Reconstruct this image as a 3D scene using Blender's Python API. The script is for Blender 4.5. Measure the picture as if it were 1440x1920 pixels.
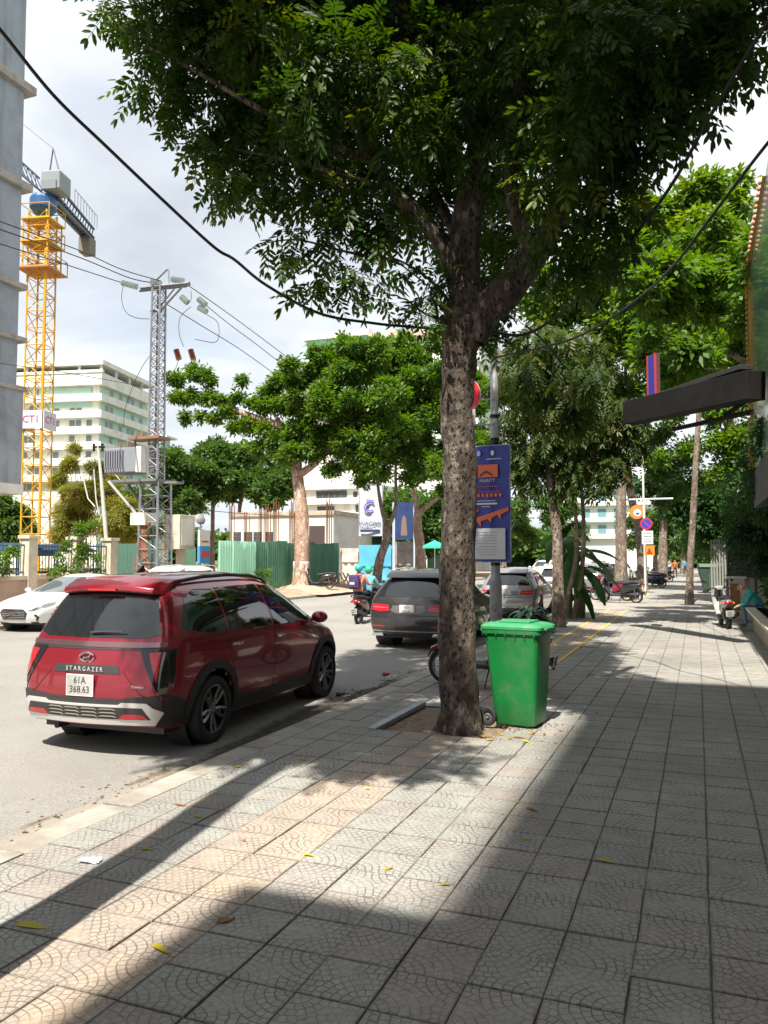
import bpy, bmesh, math, random
import numpy as np
from mathutils import Vector, Matrix, Quaternion
from mathutils.bvhtree import BVHTree
from mathutils.geometry import delaunay_2d_cdt

R = math.radians
scene = bpy.context.scene
for o in list(bpy.data.objects):
    bpy.data.objects.remove(o)

# ------------------------------------------------------------------ camera
CF, CH = 1500.0, 1.87
PIT = math.atan(85 / 1500)
YAW = math.atan(588 / 1500 * math.cos(PIT))
cam_d = bpy.data.cameras.new('camera')
cam_d.sensor_fit = 'VERTICAL'
cam_d.sensor_height = 36
cam_d.sensor_width = 27
cam_d.lens = 36 * CF / 1920
cam_d.clip_start = 0.05
cam_d.clip_end = 3000
cam = bpy.data.objects.new('camera', cam_d)
scene.collection.objects.link(cam)
cam.location = (0, 0, CH)
cam.rotation_euler = (R(90) + PIT, 0, YAW)
scene.camera = cam

# ------------------------------------------------------------------ world
SUN_EL = R(60)
SUN_TRAVEL = Vector((-0.055, 1.0, 0)).normalized()        # horizontal direction the light travels
SUN_DIR = Vector((SUN_TRAVEL.x * math.cos(SUN_EL), SUN_TRAVEL.y * math.cos(SUN_EL), -math.sin(SUN_EL)))
world = bpy.data.worlds.new('World')
scene.world = world
world.use_nodes = True
wt = world.node_tree
for n in list(wt.nodes):
    wt.nodes.remove(n)


def nd(nt, typ, **kw):
    n = nt.nodes.new(typ)
    for k, v in kw.items():
        if k.startswith('i_'):
            n.inputs[k[2:].replace('_', ' ')].default_value = v
        else:
            setattr(n, k, v)
    return n


def ramp(nt, fac, stops, interp='LINEAR'):
    r = nt.nodes.new('ShaderNodeValToRGB')
    r.color_ramp.interpolation = interp
    el = r.color_ramp.elements
    while len(el) < len(stops):
        el.new(0.5)
    for e, (p, c) in zip(el, stops):
        e.position = p
        e.color = (c[0], c[1], c[2], 1) if hasattr(c, '__len__') else (c, c, c, 1)
    nt.links.new(fac, r.inputs[0])
    return r.outputs[0]


def mixc(nt, fac, a, b, mode='MIX'):
    m = nt.nodes.new('ShaderNodeMix')
    m.data_type = 'RGBA'
    m.blend_type = mode
    for sock, v in ((m.inputs[0], fac), (m.inputs[6], a), (m.inputs[7], b)):
        if isinstance(v, bpy.types.NodeSocket):
            nt.links.new(v, sock)
        elif hasattr(v, '__len__'):
            sock.default_value = (v[0], v[1], v[2], 1)
        else:
            sock.default_value = v
    return m.outputs[2]


def mth(nt, op, a, b=None, c=None, clamp=False):
    m = nt.nodes.new('ShaderNodeMath')
    m.operation = op
    m.use_clamp = clamp
    for i, v in enumerate((a, b, c)):
        if v is None:
            continue
        if isinstance(v, bpy.types.NodeSocket):
            nt.links.new(v, m.inputs[i])
        else:
            m.inputs[i].default_value = v
    return m.outputs[0]


sky = nd(wt, 'ShaderNodeTexSky', sky_type='NISHITA', sun_disc=False, sun_elevation=SUN_EL,
         sun_rotation=math.atan2(-SUN_TRAVEL.x, -SUN_TRAVEL.y))
geo = nd(wt, 'ShaderNodeTexCoord')
sep = nd(wt, 'ShaderNodeSeparateXYZ')
wt.links.new(geo.outputs['Generated'], sep.inputs[0])
zz = mth(wt, 'ADD', mth(wt, 'MAXIMUM', sep.outputs[2], 0.0), 0.22)
cmb = nd(wt, 'ShaderNodeCombineXYZ')
wt.links.new(mth(wt, 'DIVIDE', sep.outputs[0], zz), cmb.inputs[0])
wt.links.new(mth(wt, 'DIVIDE', sep.outputs[1], zz), cmb.inputs[1])
n1 = nd(wt, 'ShaderNodeTexNoise', i_Scale=1.15, i_Detail=7.0, i_Roughness=0.52, i_Distortion=0.3)
wt.links.new(cmb.outputs[0], n1.inputs['Vector'])
n2 = nd(wt, 'ShaderNodeTexNoise', i_Scale=0.7, i_Detail=4.0, i_Roughness=0.5)
mp = nd(wt, 'ShaderNodeMapping')
mp.inputs['Location'].default_value = (3.1, 7.7, 0)
wt.links.new(cmb.outputs[0], mp.inputs[0])
wt.links.new(mp.outputs[0], n2.inputs['Vector'])
cloudcol = ramp(wt, n1.outputs[0], [(0.33, (3.6, 3.98, 4.45)), (0.46, (4.75, 5.08, 5.45)), (0.60, (6.4, 6.55, 6.7))])
fac = ramp(wt, n2.outputs[0], [(0.26, 0.7), (0.38, 1.0)])
skyc = mixc(wt, fac, sky.outputs[0], cloudcol)
bg = nd(wt, 'ShaderNodeBackground', i_Strength=0.091)
wt.links.new(skyc, bg.inputs[0])
wo = nd(wt, 'ShaderNodeOutputWorld')
wt.links.new(bg.outputs[0], wo.inputs[0])

sun_d = bpy.data.lights.new('sun', 'SUN')
sun_d.energy = 5.0
sun_d.angle = R(0.6)
sun_d.color = (1.0, 0.93, 0.82)
sun = bpy.data.objects.new('sun', sun_d)
scene.collection.objects.link(sun)
sun.rotation_euler = SUN_DIR.to_track_quat('-Z', 'Y').to_euler()
sun.location = (3, -20, 30)

scene.view_settings.view_transform = 'Standard'
scene.view_settings.look = 'None'
scene.view_settings.exposure = 1.02
scene.view_settings.gamma = 1
scene.view_settings.use_curve_mapping = False
scene.render.engine = 'CYCLES'

# ------------------------------------------------------------------ layout helper: a point seen at photograph pixel (u, v) on a real plane
_f = Vector((-math.sin(YAW) * math.cos(PIT), math.cos(YAW) * math.cos(PIT), math.sin(PIT)))
_r = Vector((math.cos(YAW), math.sin(YAW), 0))
_u = _r.cross(_f)


def at(u, v, X=None, Y=None, Z=None, D=None):
    d = _f + _r * ((u - 720) / CF) + _u * (-(v - 960) / CF)
    if X is not None:
        t = X / d.x
    elif Y is not None:
        t = Y / d.y
    elif Z is not None:
        t = (Z - CH) / d.z
    else:
        t = D
    return Vector((0, 0, CH)) + d * t


# ------------------------------------------------------------------ materials
MATS = {}


def mat(name, col, rough=0.6, metal=0.0, var=0.0, vscale=4.0, bump=0.0, bscale=40.0, coat=0.0,
        trans=0.0, emit=None, dirt=None, dscale=1.5, rnd=0.0, spec=0.5):
    if name in MATS:
        return MATS[name]
    m = bpy.data.materials.new(name)
    m.use_nodes = True
    nt = m.node_tree
    b = nt.nodes['Principled BSDF']
    b.inputs['Roughness'].default_value = rough
    b.inputs['Metallic'].default_value = metal
    b.inputs['Specular IOR Level'].default_value = spec
    if coat:
        b.inputs['Coat Weight'].default_value = coat
        b.inputs['Coat Roughness'].default_value = 0.04
    c = None
    tc = nd(nt, 'ShaderNodeTexCoord')
    if var:
        n = nd(nt, 'ShaderNodeTexNoise', i_Scale=vscale, i_Detail=5.0, i_Roughness=0.6)
        nt.links.new(tc.outputs['Object'], n.inputs['Vector'])
        lo = tuple(max(0, x * (1 - var)) for x in col)
        hi = tuple(min(1, x * (1 + var)) for x in col)
        c = ramp(nt, n.outputs[0], [(0.3, lo), (0.7, hi)])
    if dirt:
        n = nd(nt, 'ShaderNodeTexNoise', i_Scale=dscale, i_Detail=8.0, i_Roughness=0.7)
        nt.links.new(tc.outputs['Object'], n.inputs['Vector'])
        f = ramp(nt, n.outputs[0], [(0.48, 0.0), (0.68, 0.75)])
        c = mixc(nt, f, c if c is not None else col, dirt)
    if rnd:
        oi = nd(nt, 'ShaderNodeObjectInfo')
        f = mth(nt, 'MULTIPLY_ADD', oi.outputs['Random'], 2 * rnd, 1 - rnd)
        v = nd(nt, 'ShaderNodeHueSaturation')
        nt.links.new(f, v.inputs['Value'])
        if c is not None:
            nt.links.new(c, v.inputs['Color'])
        else:
            v.inputs['Color'].default_value = (*col, 1)
        c = v.outputs[0]
    if c is not None:
        nt.links.new(c, b.inputs['Base Color'])
    else:
        b.inputs['Base Color'].default_value = (*col, 1)
    if bump:
        n = nd(nt, 'ShaderNodeTexNoise', i_Scale=bscale, i_Detail=4.0)
        nt.links.new(tc.outputs['Object'], n.inputs['Vector'])
        bp = nd(nt, 'ShaderNodeBump', i_Strength=bump, i_Distance=0.01)
        nt.links.new(n.outputs[0], bp.inputs['Height'])
        nt.links.new(bp.outputs[0], b.inputs['Normal'])
    if trans:
        b.inputs['Transmission Weight'].default_value = trans
    if emit:
        b.inputs['Emission Color'].default_value = (*emit[:3], 1)
        b.inputs['Emission Strength'].default_value = emit[3]
    MATS[name] = m
    return m


def streak(m, col, sx=1.6, sz=.12, amt=.6, lo=.5, hi=.68):
    nt = m.node_tree
    b = nt.nodes['Principled BSDF']
    tc = nd(nt, 'ShaderNodeTexCoord'); mp_ = nd(nt, 'ShaderNodeMapping'); mp_.inputs['Scale'].default_value = (sx, sx, sz)
    n = nd(nt, 'ShaderNodeTexNoise', i_Scale=1.0, i_Detail=7.0, i_Roughness=.65)
    nt.links.new(tc.outputs['Object'], mp_.inputs[0]); nt.links.new(mp_.outputs[0], n.inputs['Vector'])
    f = ramp(nt, n.outputs[0], [(lo, 0.0), (hi, amt)])
    s = b.inputs['Base Color']
    src = s.links[0].from_socket if s.links else tuple(s.default_value)[:3]
    nt.links.new(mixc(nt, f, src, col), s)
    return m


def leafmat(name, c1, c2, tr=0.5, rough=0.45, c3=None):
    if name in MATS:
        return MATS[name]
    m = bpy.data.materials.new(name)
    m.use_nodes = True
    nt = m.node_tree
    nt.nodes.remove(nt.nodes['Principled BSDF'])
    at_ = nd(nt, 'ShaderNodeAttribute', attribute_name='tint')
    c = ramp(nt, at_.outputs['Fac'], [(0.0, c1), (0.8, c2), (1.0, c3 or c2)])
    d = nd(nt, 'ShaderNodeBsdfPrincipled', i_Roughness=rough)
    d.inputs['Specular IOR Level'].default_value = 0.35
    nt.links.new(c, d.inputs['Base Color'])
    t = nd(nt, 'ShaderNodeBsdfTranslucent')
    h = nd(nt, 'ShaderNodeHueSaturation', i_Saturation=1.2, i_Value=1.6, i_Hue=0.48)
    nt.links.new(c, h.inputs['Color'])
    nt.links.new(h.outputs[0], t.inputs[0])
    mx = nd(nt, 'ShaderNodeMixShader')
    mx.inputs[0].default_value = tr
    nt.links.new(d.outputs[0], mx.inputs[1])
    nt.links.new(t.outputs[0], mx.inputs[2])
    nt.links.new(mx.outputs[0], nt.nodes['Material Output'].inputs[0])
    MATS[name] = m
    return m


# ------------------------------------------------------------------ mesh builder
class MB:
    def __init__(s):
        s.v, s.f, s.m = [], [], []
        s.M = Matrix()

    def add(s, vs, fs, mi=0):
        k = len(s.v)
        s.v += [tuple(s.M @ Vector(p)) for p in vs]
        s.f += [tuple(i + k for i in f) for f in fs]
        s.m += [mi] * len(fs)
        return s

    def box(s, c, d, mi=0, rz=0, rx=0, ry=0):
        M = Matrix.Translation(c) @ Matrix.Rotation(rz, 4, 'Z') @ Matrix.Rotation(ry, 4, 'Y') @ Matrix.Rotation(rx, 4, 'X')
        vs = [tuple(M @ Vector((x * d[0] / 2, y * d[1] / 2, z * d[2] / 2))) for x in (-1, 1) for y in (-1, 1) for z in (-1, 1)]
        return s.add(vs, [(0, 1, 3, 2), (4, 6, 7, 5), (0, 4, 5, 1), (2, 3, 7, 6), (0, 2, 6, 4), (1, 5, 7, 3)], mi)

    def bx(s, x0, x1, y0, y1, z0, z1, mi=0):
        return s.box(((x0 + x1) / 2, (y0 + y1) / 2, (z0 + z1) / 2), (x1 - x0, y1 - y0, z1 - z0), mi)

    def tube(s, pts, r, n=8, mi=0, cap=True, noise=0, seed=0, flat=1.0):
        pts = [Vector(p) for p in pts]
        rs = list(r) if hasattr(r, '__len__') else [r] * len(pts)
        rng = random.Random(seed)
        vs = []
        nrm = None
        for i, p in enumerate(pts):
            t = (pts[min(i + 1, len(pts) - 1)] - pts[max(i - 1, 0)])
            t = t.normalized() if t.length > 1e-9 else Vector((0, 0, 1))
            if nrm is None:
                a = Vector((1, 0, 0)) if abs(t.x) < 0.9 else Vector((0, 1, 0))
                nrm = (a - t * a.dot(t)).normalized()
            else:
                nrm = (nrm - t * nrm.dot(t))
                nrm = nrm.normalized() if nrm.length > 1e-6 else t.orthogonal().normalized()
            bn = t.cross(nrm)
            for k in range(n):
                a = 2 * math.pi * k / n
                rr = rs[i] * (1 + (rng.uniform(-noise, noise) if noise else 0))
                vs.append(tuple(p + nrm * (math.cos(a) * rr) + bn * (math.sin(a) * rr * flat)))
        fs = []
        for i in range(len(pts) - 1):
            for k in range(n):
                a, b = i * n + k, i * n + (k + 1) % n
                fs.append((a, b, b + n, a + n))
        if cap:
            fs.append(tuple(range(n))[::-1])
            fs.append(tuple((len(pts) - 1) * n + k for k in range(n)))
        return s.add(vs, fs, mi)

    def bar(s, a, b, w, h=None, mi=0):
        return s.tube([a, b], (w if h is None else max(w, h)) * 0.7071, 4, mi)

    def lathe(s, prof, n=24, axis='Z', mi=0, c=(0, 0, 0), closed=False):
        vs, fs = [], []
        for k in range(n):
            a = 2 * math.pi * k / n
            for r_, z in prof:
                if axis == 'Z':
                    p = (r_ * math.cos(a), r_ * math.sin(a), z)
                elif axis == 'Y':
                    p = (r_ * math.cos(a), z, -r_ * math.sin(a))
                else:
                    p = (z, r_ * math.cos(a), r_ * math.sin(a))
                vs.append((p[0] + c[0], p[1] + c[1], p[2] + c[2]))
        m = len(prof)
        for k in range(n):
            k2 = (k + 1) % n
            for j in range(m - 1 + (1 if closed else 0)):
                j2 = (j + 1) % m
                fs.append((k * m + j, k2 * m + j, k2 * m + j2, k * m + j2))
        return s.add(vs, fs, mi)

    def prism(s, poly, a, b, axis='Y', mi=0):
        n = len(poly)
        def P(p, w):
            return (p[0], w, p[1]) if axis == 'Y' else (w, p[0], p[1]) if axis == 'X' else (p[0], p[1], w)
        vs = [P(p, a) for p in poly] + [P(p, b) for p in poly]
        fs = [tuple(range(n)), tuple(range(2 * n - 1, n - 1, -1))]
        fs += [(i, i + n, (i + 1) % n + n, (i + 1) % n) for i in range(n)]
        return s.add(vs, fs, mi)

    def quad(s, a, b, c, d, mi=0):
        return s.add([a, b, c, d], [(0, 1, 2, 3)], mi)

    def grid(s, fn, nu, nv, mi=0, wrap=False):
        vs = [tuple(fn(i / nu, j / nv)) for i in range(nu + 1) for j in range(nv + 1)]
        fs = [(i * (nv + 1) + j, (i + 1) * (nv + 1) + j, (i + 1) * (nv + 1) + j + 1, i * (nv + 1) + j + 1)
              for i in range(nu) for j in range(nv)]
        return s.add(vs, fs, mi)

    def ell(s, c, r, n=14, m=9, mi=0, rz=0, ry=0):
        M = Matrix.Translation(c) @ Matrix.Rotation(rz, 4, 'Z') @ Matrix.Rotation(ry, 4, 'Y')
        vs = []
        for j in range(m + 1):
            ph = math.pi * j / m
            for k in range(n):
                a = 2 * math.pi * k / n
                vs.append(tuple(M @ Vector((r[0] * math.sin(ph) * math.cos(a), r[1] * math.sin(ph) * math.sin(a), r[2] * math.cos(ph)))))
        fs = [(j * n + k, (j + 1) * n + k, (j + 1) * n + (k + 1) % n, j * n + (k + 1) % n) for j in range(m) for k in range(n)]
        return s.add(vs, fs, mi)

    def mesh(s, name, mats, smooth=False, fix=True):
        me = bpy.data.meshes.new(name)
        me.from_pydata(s.v, [], s.f)
        for m in (mats if isinstance(mats, (list, tuple)) else [mats]):
            me.materials.append(m)
        if s.m and max(s.m) > 0:
            me.polygons.foreach_set('material_index', s.m)
        if fix:
            bm = bmesh.new()
            bm.from_mesh(me)
            bmesh.ops.remove_doubles(bm, verts=bm.verts, dist=1e-5)
            bmesh.ops.recalc_face_normals(bm, faces=bm.faces)
            bm.to_mesh(me)
            bm.free()
        if smooth:
            me.polygons.foreach_set('use_smooth', [True] * len(me.polygons))
            if smooth != 'full':
                try:
                    me.set_sharp_from_angle(angle=R(38))
                except Exception:
                    pass
        me.update()
        return me

    def obj(s, name, mats, parent=None, smooth=False, loc=None, rz=None, bevel=0, kind=None, fix=True):
        o = bpy.data.objects.new(name, s.mesh(name, mats, smooth, fix))
        scene.collection.objects.link(o)
        if parent is not None:
            o.parent = parent
        if loc is not None:
            o.location = loc
        if rz is not None:
            o.rotation_euler = (0, 0, rz)
        if bevel:
            b = o.modifiers.new('bevel', 'BEVEL')
            b.width = bevel
            b.segments = 2
            b.limit_method = 'ANGLE'
            b.angle_limit = R(40)
        if kind:
            o['kind'] = kind
        return o


def tag(o, label=None, cat=None, group=None, kind=None):
    if label: o['label'] = label
    if cat: o['category'] = cat
    if group: o['group'] = group
    if kind: o['kind'] = kind
    return o


def empty(name, loc=(0, 0, 0), rz=0, label=None, cat=None, group=None):
    o = bpy.data.objects.new(name, None)
    scene.collection.objects.link(o)
    o.location = loc
    o.rotation_euler = (0, 0, rz)
    o.empty_display_size = 0.1
    return tag(o, label, cat, group)


def share(name, me, parent, loc=(0, 0, 0), rot=(0, 0, 0), scale=None):
    o = bpy.data.objects.new(name, me)
    scene.collection.objects.link(o)
    o.parent = parent
    o.location = loc
    o.rotation_euler = rot
    if scale: o.scale = scale
    return o


def copy_tree(o, parent=None, label=None):
    c = o.copy()
    scene.collection.objects.link(c)
    c.parent = parent
    if label: c['label'] = label
    for ch in [x for x in scene.objects if x.parent == o]:
        copy_tree(ch, c)
    return c


def text(name, s, size, m, parent, loc, rot, depth=0.003, sx=1.0, align='CENTER'):
    cu = bpy.data.curves.new(name, 'FONT')
    cu.body = s
    cu.size = size
    cu.extrude = depth
    cu.align_x = align
    cu.align_y = 'CENTER'
    cu.resolution_u = 2
    t = bpy.data.objects.new('tmp_text', cu)
    scene.collection.objects.link(t)
    bpy.context.view_layer.update()
    me = bpy.data.meshes.new_from_object(t.evaluated_get(bpy.context.evaluated_depsgraph_get()))
    bpy.data.objects.remove(t)
    me.materials.clear()
    me.materials.append(m)
    o = bpy.data.objects.new(name, me)
    scene.collection.objects.link(o)
    o.parent = parent
    o.location = loc
    o.rotation_euler = rot
    o.scale = (sx, 1, 1)
    return o


def sag(a, b, drop, n=24):
    a, b = Vector(a), Vector(b)
    return [a.lerp(b, i / n) - Vector((0, 0, 4 * drop * (i / n) * (1 - i / n))) for i in range(n + 1)]


RAW_TRIS = 0
# ================================================================== SETTING
random.seed(4)
rng = np.random.default_rng(7)
ROADZ = -0.085
KX = -4.30


def asphalt():
    m = bpy.data.materials.new('asphalt')
    m.use_nodes = True
    nt = m.node_tree
    b = nt.nodes['Principled BSDF']
    b.inputs['Roughness'].default_value = 0.85
    tc = nd(nt, 'ShaderNodeTexCoord')
    big = nd(nt, 'ShaderNodeTexNoise', i_Scale=0.35, i_Detail=6.0, i_Roughness=0.65)
    fine = nd(nt, 'ShaderNodeTexNoise', i_Scale=70.0, i_Detail=3.0, i_Roughness=0.7)
    mp_ = nd(nt, 'ShaderNodeMapping')
    mp_.inputs['Scale'].default_value = (3.0, 0.12, 1)
    streak = nd(nt, 'ShaderNodeTexNoise', i_Scale=1.0, i_Detail=5.0)
    nt.links.new(tc.outputs['Object'], mp_.inputs[0])
    nt.links.new(mp_.outputs[0], streak.inputs['Vector'])
    for n in (big, fine):
        nt.links.new(tc.outputs['Object'], n.inputs['Vector'])
    c = ramp(nt, big.outputs[0], [(0.3, (0.20, 0.192, 0.18)), (0.7, (0.295, 0.283, 0.265))])
    c = mixc(nt, mth(nt, 'MULTIPLY', streak.outputs[0], 0.5), c, (0.20, 0.19, 0.18))
    g = ramp(nt, fine.outputs[0], [(0.35, 0.72), (0.62, 1.25)])
    c = mixc(nt, 1.0, c, g, 'MULTIPLY')
    # gutter grime close to the kerb and sandy dust drifting off it
    sp = nd(nt, 'ShaderNodeSeparateXYZ')
    nt.links.new(tc.outputs['Object'], sp.inputs[0])
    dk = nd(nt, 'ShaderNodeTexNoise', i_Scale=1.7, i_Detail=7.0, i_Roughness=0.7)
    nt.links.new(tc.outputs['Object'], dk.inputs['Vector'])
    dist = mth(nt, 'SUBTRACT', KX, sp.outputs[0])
    w = mth(nt, 'SUBTRACT', mth(nt, 'MULTIPLY', dk.outputs[0], 1.1), mth(nt, 'MULTIPLY', dist, 0.85))
    gf = ramp(nt, w, [(0.22, 0.0), (0.45, 0.9)])
    c = mixc(nt, gf, c, (0.30, 0.255, 0.20))
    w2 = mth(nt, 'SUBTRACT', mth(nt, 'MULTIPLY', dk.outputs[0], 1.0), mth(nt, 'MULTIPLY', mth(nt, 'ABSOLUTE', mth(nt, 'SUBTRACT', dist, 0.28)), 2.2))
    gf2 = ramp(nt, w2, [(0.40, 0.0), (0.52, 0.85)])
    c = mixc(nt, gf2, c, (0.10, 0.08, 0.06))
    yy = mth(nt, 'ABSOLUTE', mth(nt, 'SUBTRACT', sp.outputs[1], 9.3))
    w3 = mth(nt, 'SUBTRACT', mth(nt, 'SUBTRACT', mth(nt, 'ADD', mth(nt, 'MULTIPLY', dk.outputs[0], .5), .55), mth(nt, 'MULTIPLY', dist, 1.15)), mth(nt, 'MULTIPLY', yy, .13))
    c = mixc(nt, ramp(nt, w3, [(0.12, 0.0), (0.30, 0.92)]), c, (0.035, 0.032, 0.03))  # near-black band beside the parked car: its shadow painted in, plus wet stain
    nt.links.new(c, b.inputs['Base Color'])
    bp = nd(nt, 'ShaderNodeBump', i_Strength=0.5, i_Distance=0.01)
    nt.links.new(fine.outputs[0], bp.inputs['Height'])
    nt.links.new(bp.outputs[0], b.inputs['Normal'])
    return m


def tilemat():
    """moulded fan pattern of paving slabs: concentric arcs of small setts struck from opposite corners (UV per slab)"""
    m = bpy.data.materials.new('moulded_paving')
    m.use_nodes = True
    nt = m.node_tree
    b = nt.nodes['Principled BSDF']
    b.inputs['Roughness'].default_value = 0.8
    uv = nd(nt, 'ShaderNodeUVMap', uv_map='UVMap')
    sp = nd(nt, 'ShaderNodeSeparateXYZ')
    nt.links.new(uv.outputs[0], sp.inputs[0])
    gp0 = nd(nt, 'ShaderNodeNewGeometry')
    wob = nd(nt, 'ShaderNodeTexNoise', i_Scale=13.0, i_Detail=2.0)
    nt.links.new(gp0.outputs['Position'], wob.inputs['Vector'])
    wc = nd(nt, 'ShaderNodeSeparateColor'); nt.links.new(wob.outputs['Color'], wc.inputs[0])
    x = mth(nt, 'ADD', sp.outputs[0], mth(nt, 'MULTIPLY', mth(nt, 'SUBTRACT', wc.outputs[0], .5), .07))
    y = mth(nt, 'ADD', sp.outputs[1], mth(nt, 'MULTIPLY', mth(nt, 'SUBTRACT', wc.outputs[1], .5), .07))

    def fan(px, py):
        r_ = mth(nt, 'SQRT', mth(nt, 'ADD', mth(nt, 'POWER', px, 2.0), mth(nt, 'POWER', py, 2.0)))
        th = mth(nt, 'ARCTAN2', py, px)
        rr = mth(nt, 'MULTIPLY', r_, 7.5)
        fr = mth(nt, 'FRACT', rr)
        ring = mth(nt, 'FLOOR', rr)
        cnt = mth(nt, 'ADD', mth(nt, 'MULTIPLY', ring, 1.5), 1.6)
        tt = mth(nt, 'ADD', mth(nt, 'MULTIPLY', mth(nt, 'MULTIPLY', th, 0.6366), cnt), mth(nt, 'MULTIPLY', ring, 0.37))
        ft = mth(nt, 'FRACT', tt)
        e1 = mth(nt, 'MINIMUM', fr, mth(nt, 'SUBTRACT', 1.0, fr))
        e2 = mth(nt, 'MINIMUM', ft, mth(nt, 'SUBTRACT', 1.0, ft))
        return r_, mth(nt, 'MINIMUM', e1, mth(nt, 'MULTIPLY', e2, 1.2)), mth(nt, 'ADD', ring, mth(nt, 'MULTIPLY', mth(nt, 'FLOOR', tt), 7.3))
    ra, ea, ia = fan(x, y)
    rb, eb, ib = fan(mth(nt, 'SUBTRACT', 1.0, x), mth(nt, 'SUBTRACT', 1.0, y))
    useb = mth(nt, 'GREATER_THAN', ra, 0.82)
    def sel(a_, b_):
        m_ = nt.nodes.new('ShaderNodeMix')
        m_.data_type = 'FLOAT'
        nt.links.new(useb, m_.inputs[0]); nt.links.new(a_, m_.inputs[2]); nt.links.new(b_, m_.inputs[3])
        return m_.outputs[0]
    e = sel(ea, eb)
    cid = sel(ia, ib)
    tc = nd(nt, 'ShaderNodeTexCoord')
    gm = nd(nt, 'ShaderNodeNewGeometry')
    wn = nd(nt, 'ShaderNodeTexNoise', i_Scale=0.55, i_Detail=7.0, i_Roughness=0.62)
    nt.links.new(gm.outputs['Position'], wn.inputs['Vector'])
    fn_ = nd(nt, 'ShaderNodeTexNoise', i_Scale=26.0, i_Detail=6.0, i_Roughness=0.7)
    nt.links.new(gm.outputs['Position'], fn_.inputs['Vector'])
    spz = nd(nt, 'ShaderNodeTexNoise', i_Scale=160.0, i_Detail=2.0)
    nt.links.new(gm.outputs['Position'], spz.inputs['Vector'])
    tint = nd(nt, 'ShaderNodeAttribute', attribute_name='tint', attribute_type='GEOMETRY')
    tone = nd(nt, 'ShaderNodeAttribute', attribute_name='tone', attribute_type='OBJECT')
    # 'tint' 0 grey .. 0.5 pinkish .. 1 tan ; stored per slab
    tsum = mth(nt, 'ADD', tint.outputs['Fac'], tone.outputs['Fac'])
    base = ramp(nt, tsum, [(0.0, (0.328, 0.335, 0.310)), (0.3, (0.322, 0.322, 0.298)), (0.55, (0.338, 0.315, 0.290)), (0.75, (0.330, 0.294, 0.268)), (1.0, (0.455, 0.36, 0.275))])
    pk = nd(nt, 'ShaderNodeTexNoise', i_Scale=3.1, i_Detail=5.0, i_Roughness=0.6)
    nt.links.new(gm.outputs['Position'], pk.inputs['Vector'])
    base = mixc(nt, ramp(nt, pk.outputs[0], [(0.42, 0.0), (0.62, 0.55)]), base, (0.335, 0.305, 0.285))
    base = mixc(nt, 1.0, base, ramp(nt, wn.outputs[0], [(0.3, 0.70), (0.7, 1.14)]), 'MULTIPLY')
    base = mixc(nt, 1.0, base, ramp(nt, fn_.outputs[0], [(0.25, 0.72), (0.7, 1.15)]), 'MULTIPLY')
    base = mixc(nt, 1.0, base, ramp(nt, spz.outputs[0], [(0.3, 0.82), (0.7, 1.15)]), 'MULTIPLY')
    wear = nd(nt, 'ShaderNodeTexNoise', i_Scale=5.0, i_Detail=4.0)
    nt.links.new(gm.outputs['Position'], wear.inputs['Vector'])
    wr = ramp(nt, wear.outputs[0], [(0.35, 0.25), (0.58, 1.0)])
    groove = ramp(nt, e, [(0.045, 1.0), (0.11, 0.0)])
    gw = mth(nt, 'MULTIPLY', groove, wr)
    base = mixc(nt, mth(nt, 'MULTIPLY', gw, 0.85), base, (0.10, 0.09, 0.08))
    st_ = nd(nt, 'ShaderNodeTexNoise', i_Scale=1.9, i_Detail=9.0, i_Roughness=0.72)
    mp2 = nd(nt, 'ShaderNodeMapping'); mp2.inputs['Location'].default_value = (4.0, 9.0, 0)
    nt.links.new(gm.outputs['Position'], mp2.inputs[0]); nt.links.new(mp2.outputs[0], st_.inputs['Vector'])
    base = mixc(nt, ramp(nt, st_.outputs[0], [(0.56, 0.0), (0.70, 0.5)]), base, (0.17, 0.15, 0.12))
    ed = mth(nt, 'MINIMUM', mth(nt, 'MINIMUM', x, mth(nt, 'SUBTRACT', 1.0, x)), mth(nt, 'MINIMUM', y, mth(nt, 'SUBTRACT', 1.0, y)))
    base = mixc(nt, ramp(nt, mth(nt, 'ADD', ed, mth(nt, 'MULTIPLY', fn_.outputs[0], 0.05)), [(0.03, 0.62), (0.075, 0.0)]), base, (0.14, 0.125, 0.105))
    gp = nd(nt, 'ShaderNodeSeparateXYZ'); nt.links.new(gm.outputs['Position'], gp.inputs[0])
    mz = mth(nt, 'SUBTRACT', mth(nt, 'ADD', mth(nt, 'MULTIPLY', gp.outputs[0], .30), mth(nt, 'MULTIPLY', wear.outputs[0], 1.2)), mth(nt, 'MULTIPLY', gp.outputs[1], .22))
    moss = mth(nt, 'MULTIPLY', ramp(nt, mz, [(-0.75, 0.0), (-0.1, 1.0)]), ramp(nt, mth(nt, 'ADD', ed, mth(nt, 'MULTIPLY', fn_.outputs[0], 0.06)), [(0.045, 0.9), (0.115, 0.0)]))
    base = mixc(nt, moss, base, (0.045, 0.042, 0.03))
    nt.links.new(base, b.inputs['Base Color'])
    hgt = mth(nt, 'ADD', mth(nt, 'MULTIPLY', gw, -1.0), mth(nt, 'MULTIPLY', fn_.outputs[0], 0.5))
    bp = nd(nt, 'ShaderNodeBump', i_Strength=0.55, i_Distance=0.004)
    nt.links.new(hgt, bp.inputs['Height'])
    nt.links.new(bp.outputs[0], b.inputs['Normal'])
    return m


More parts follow.
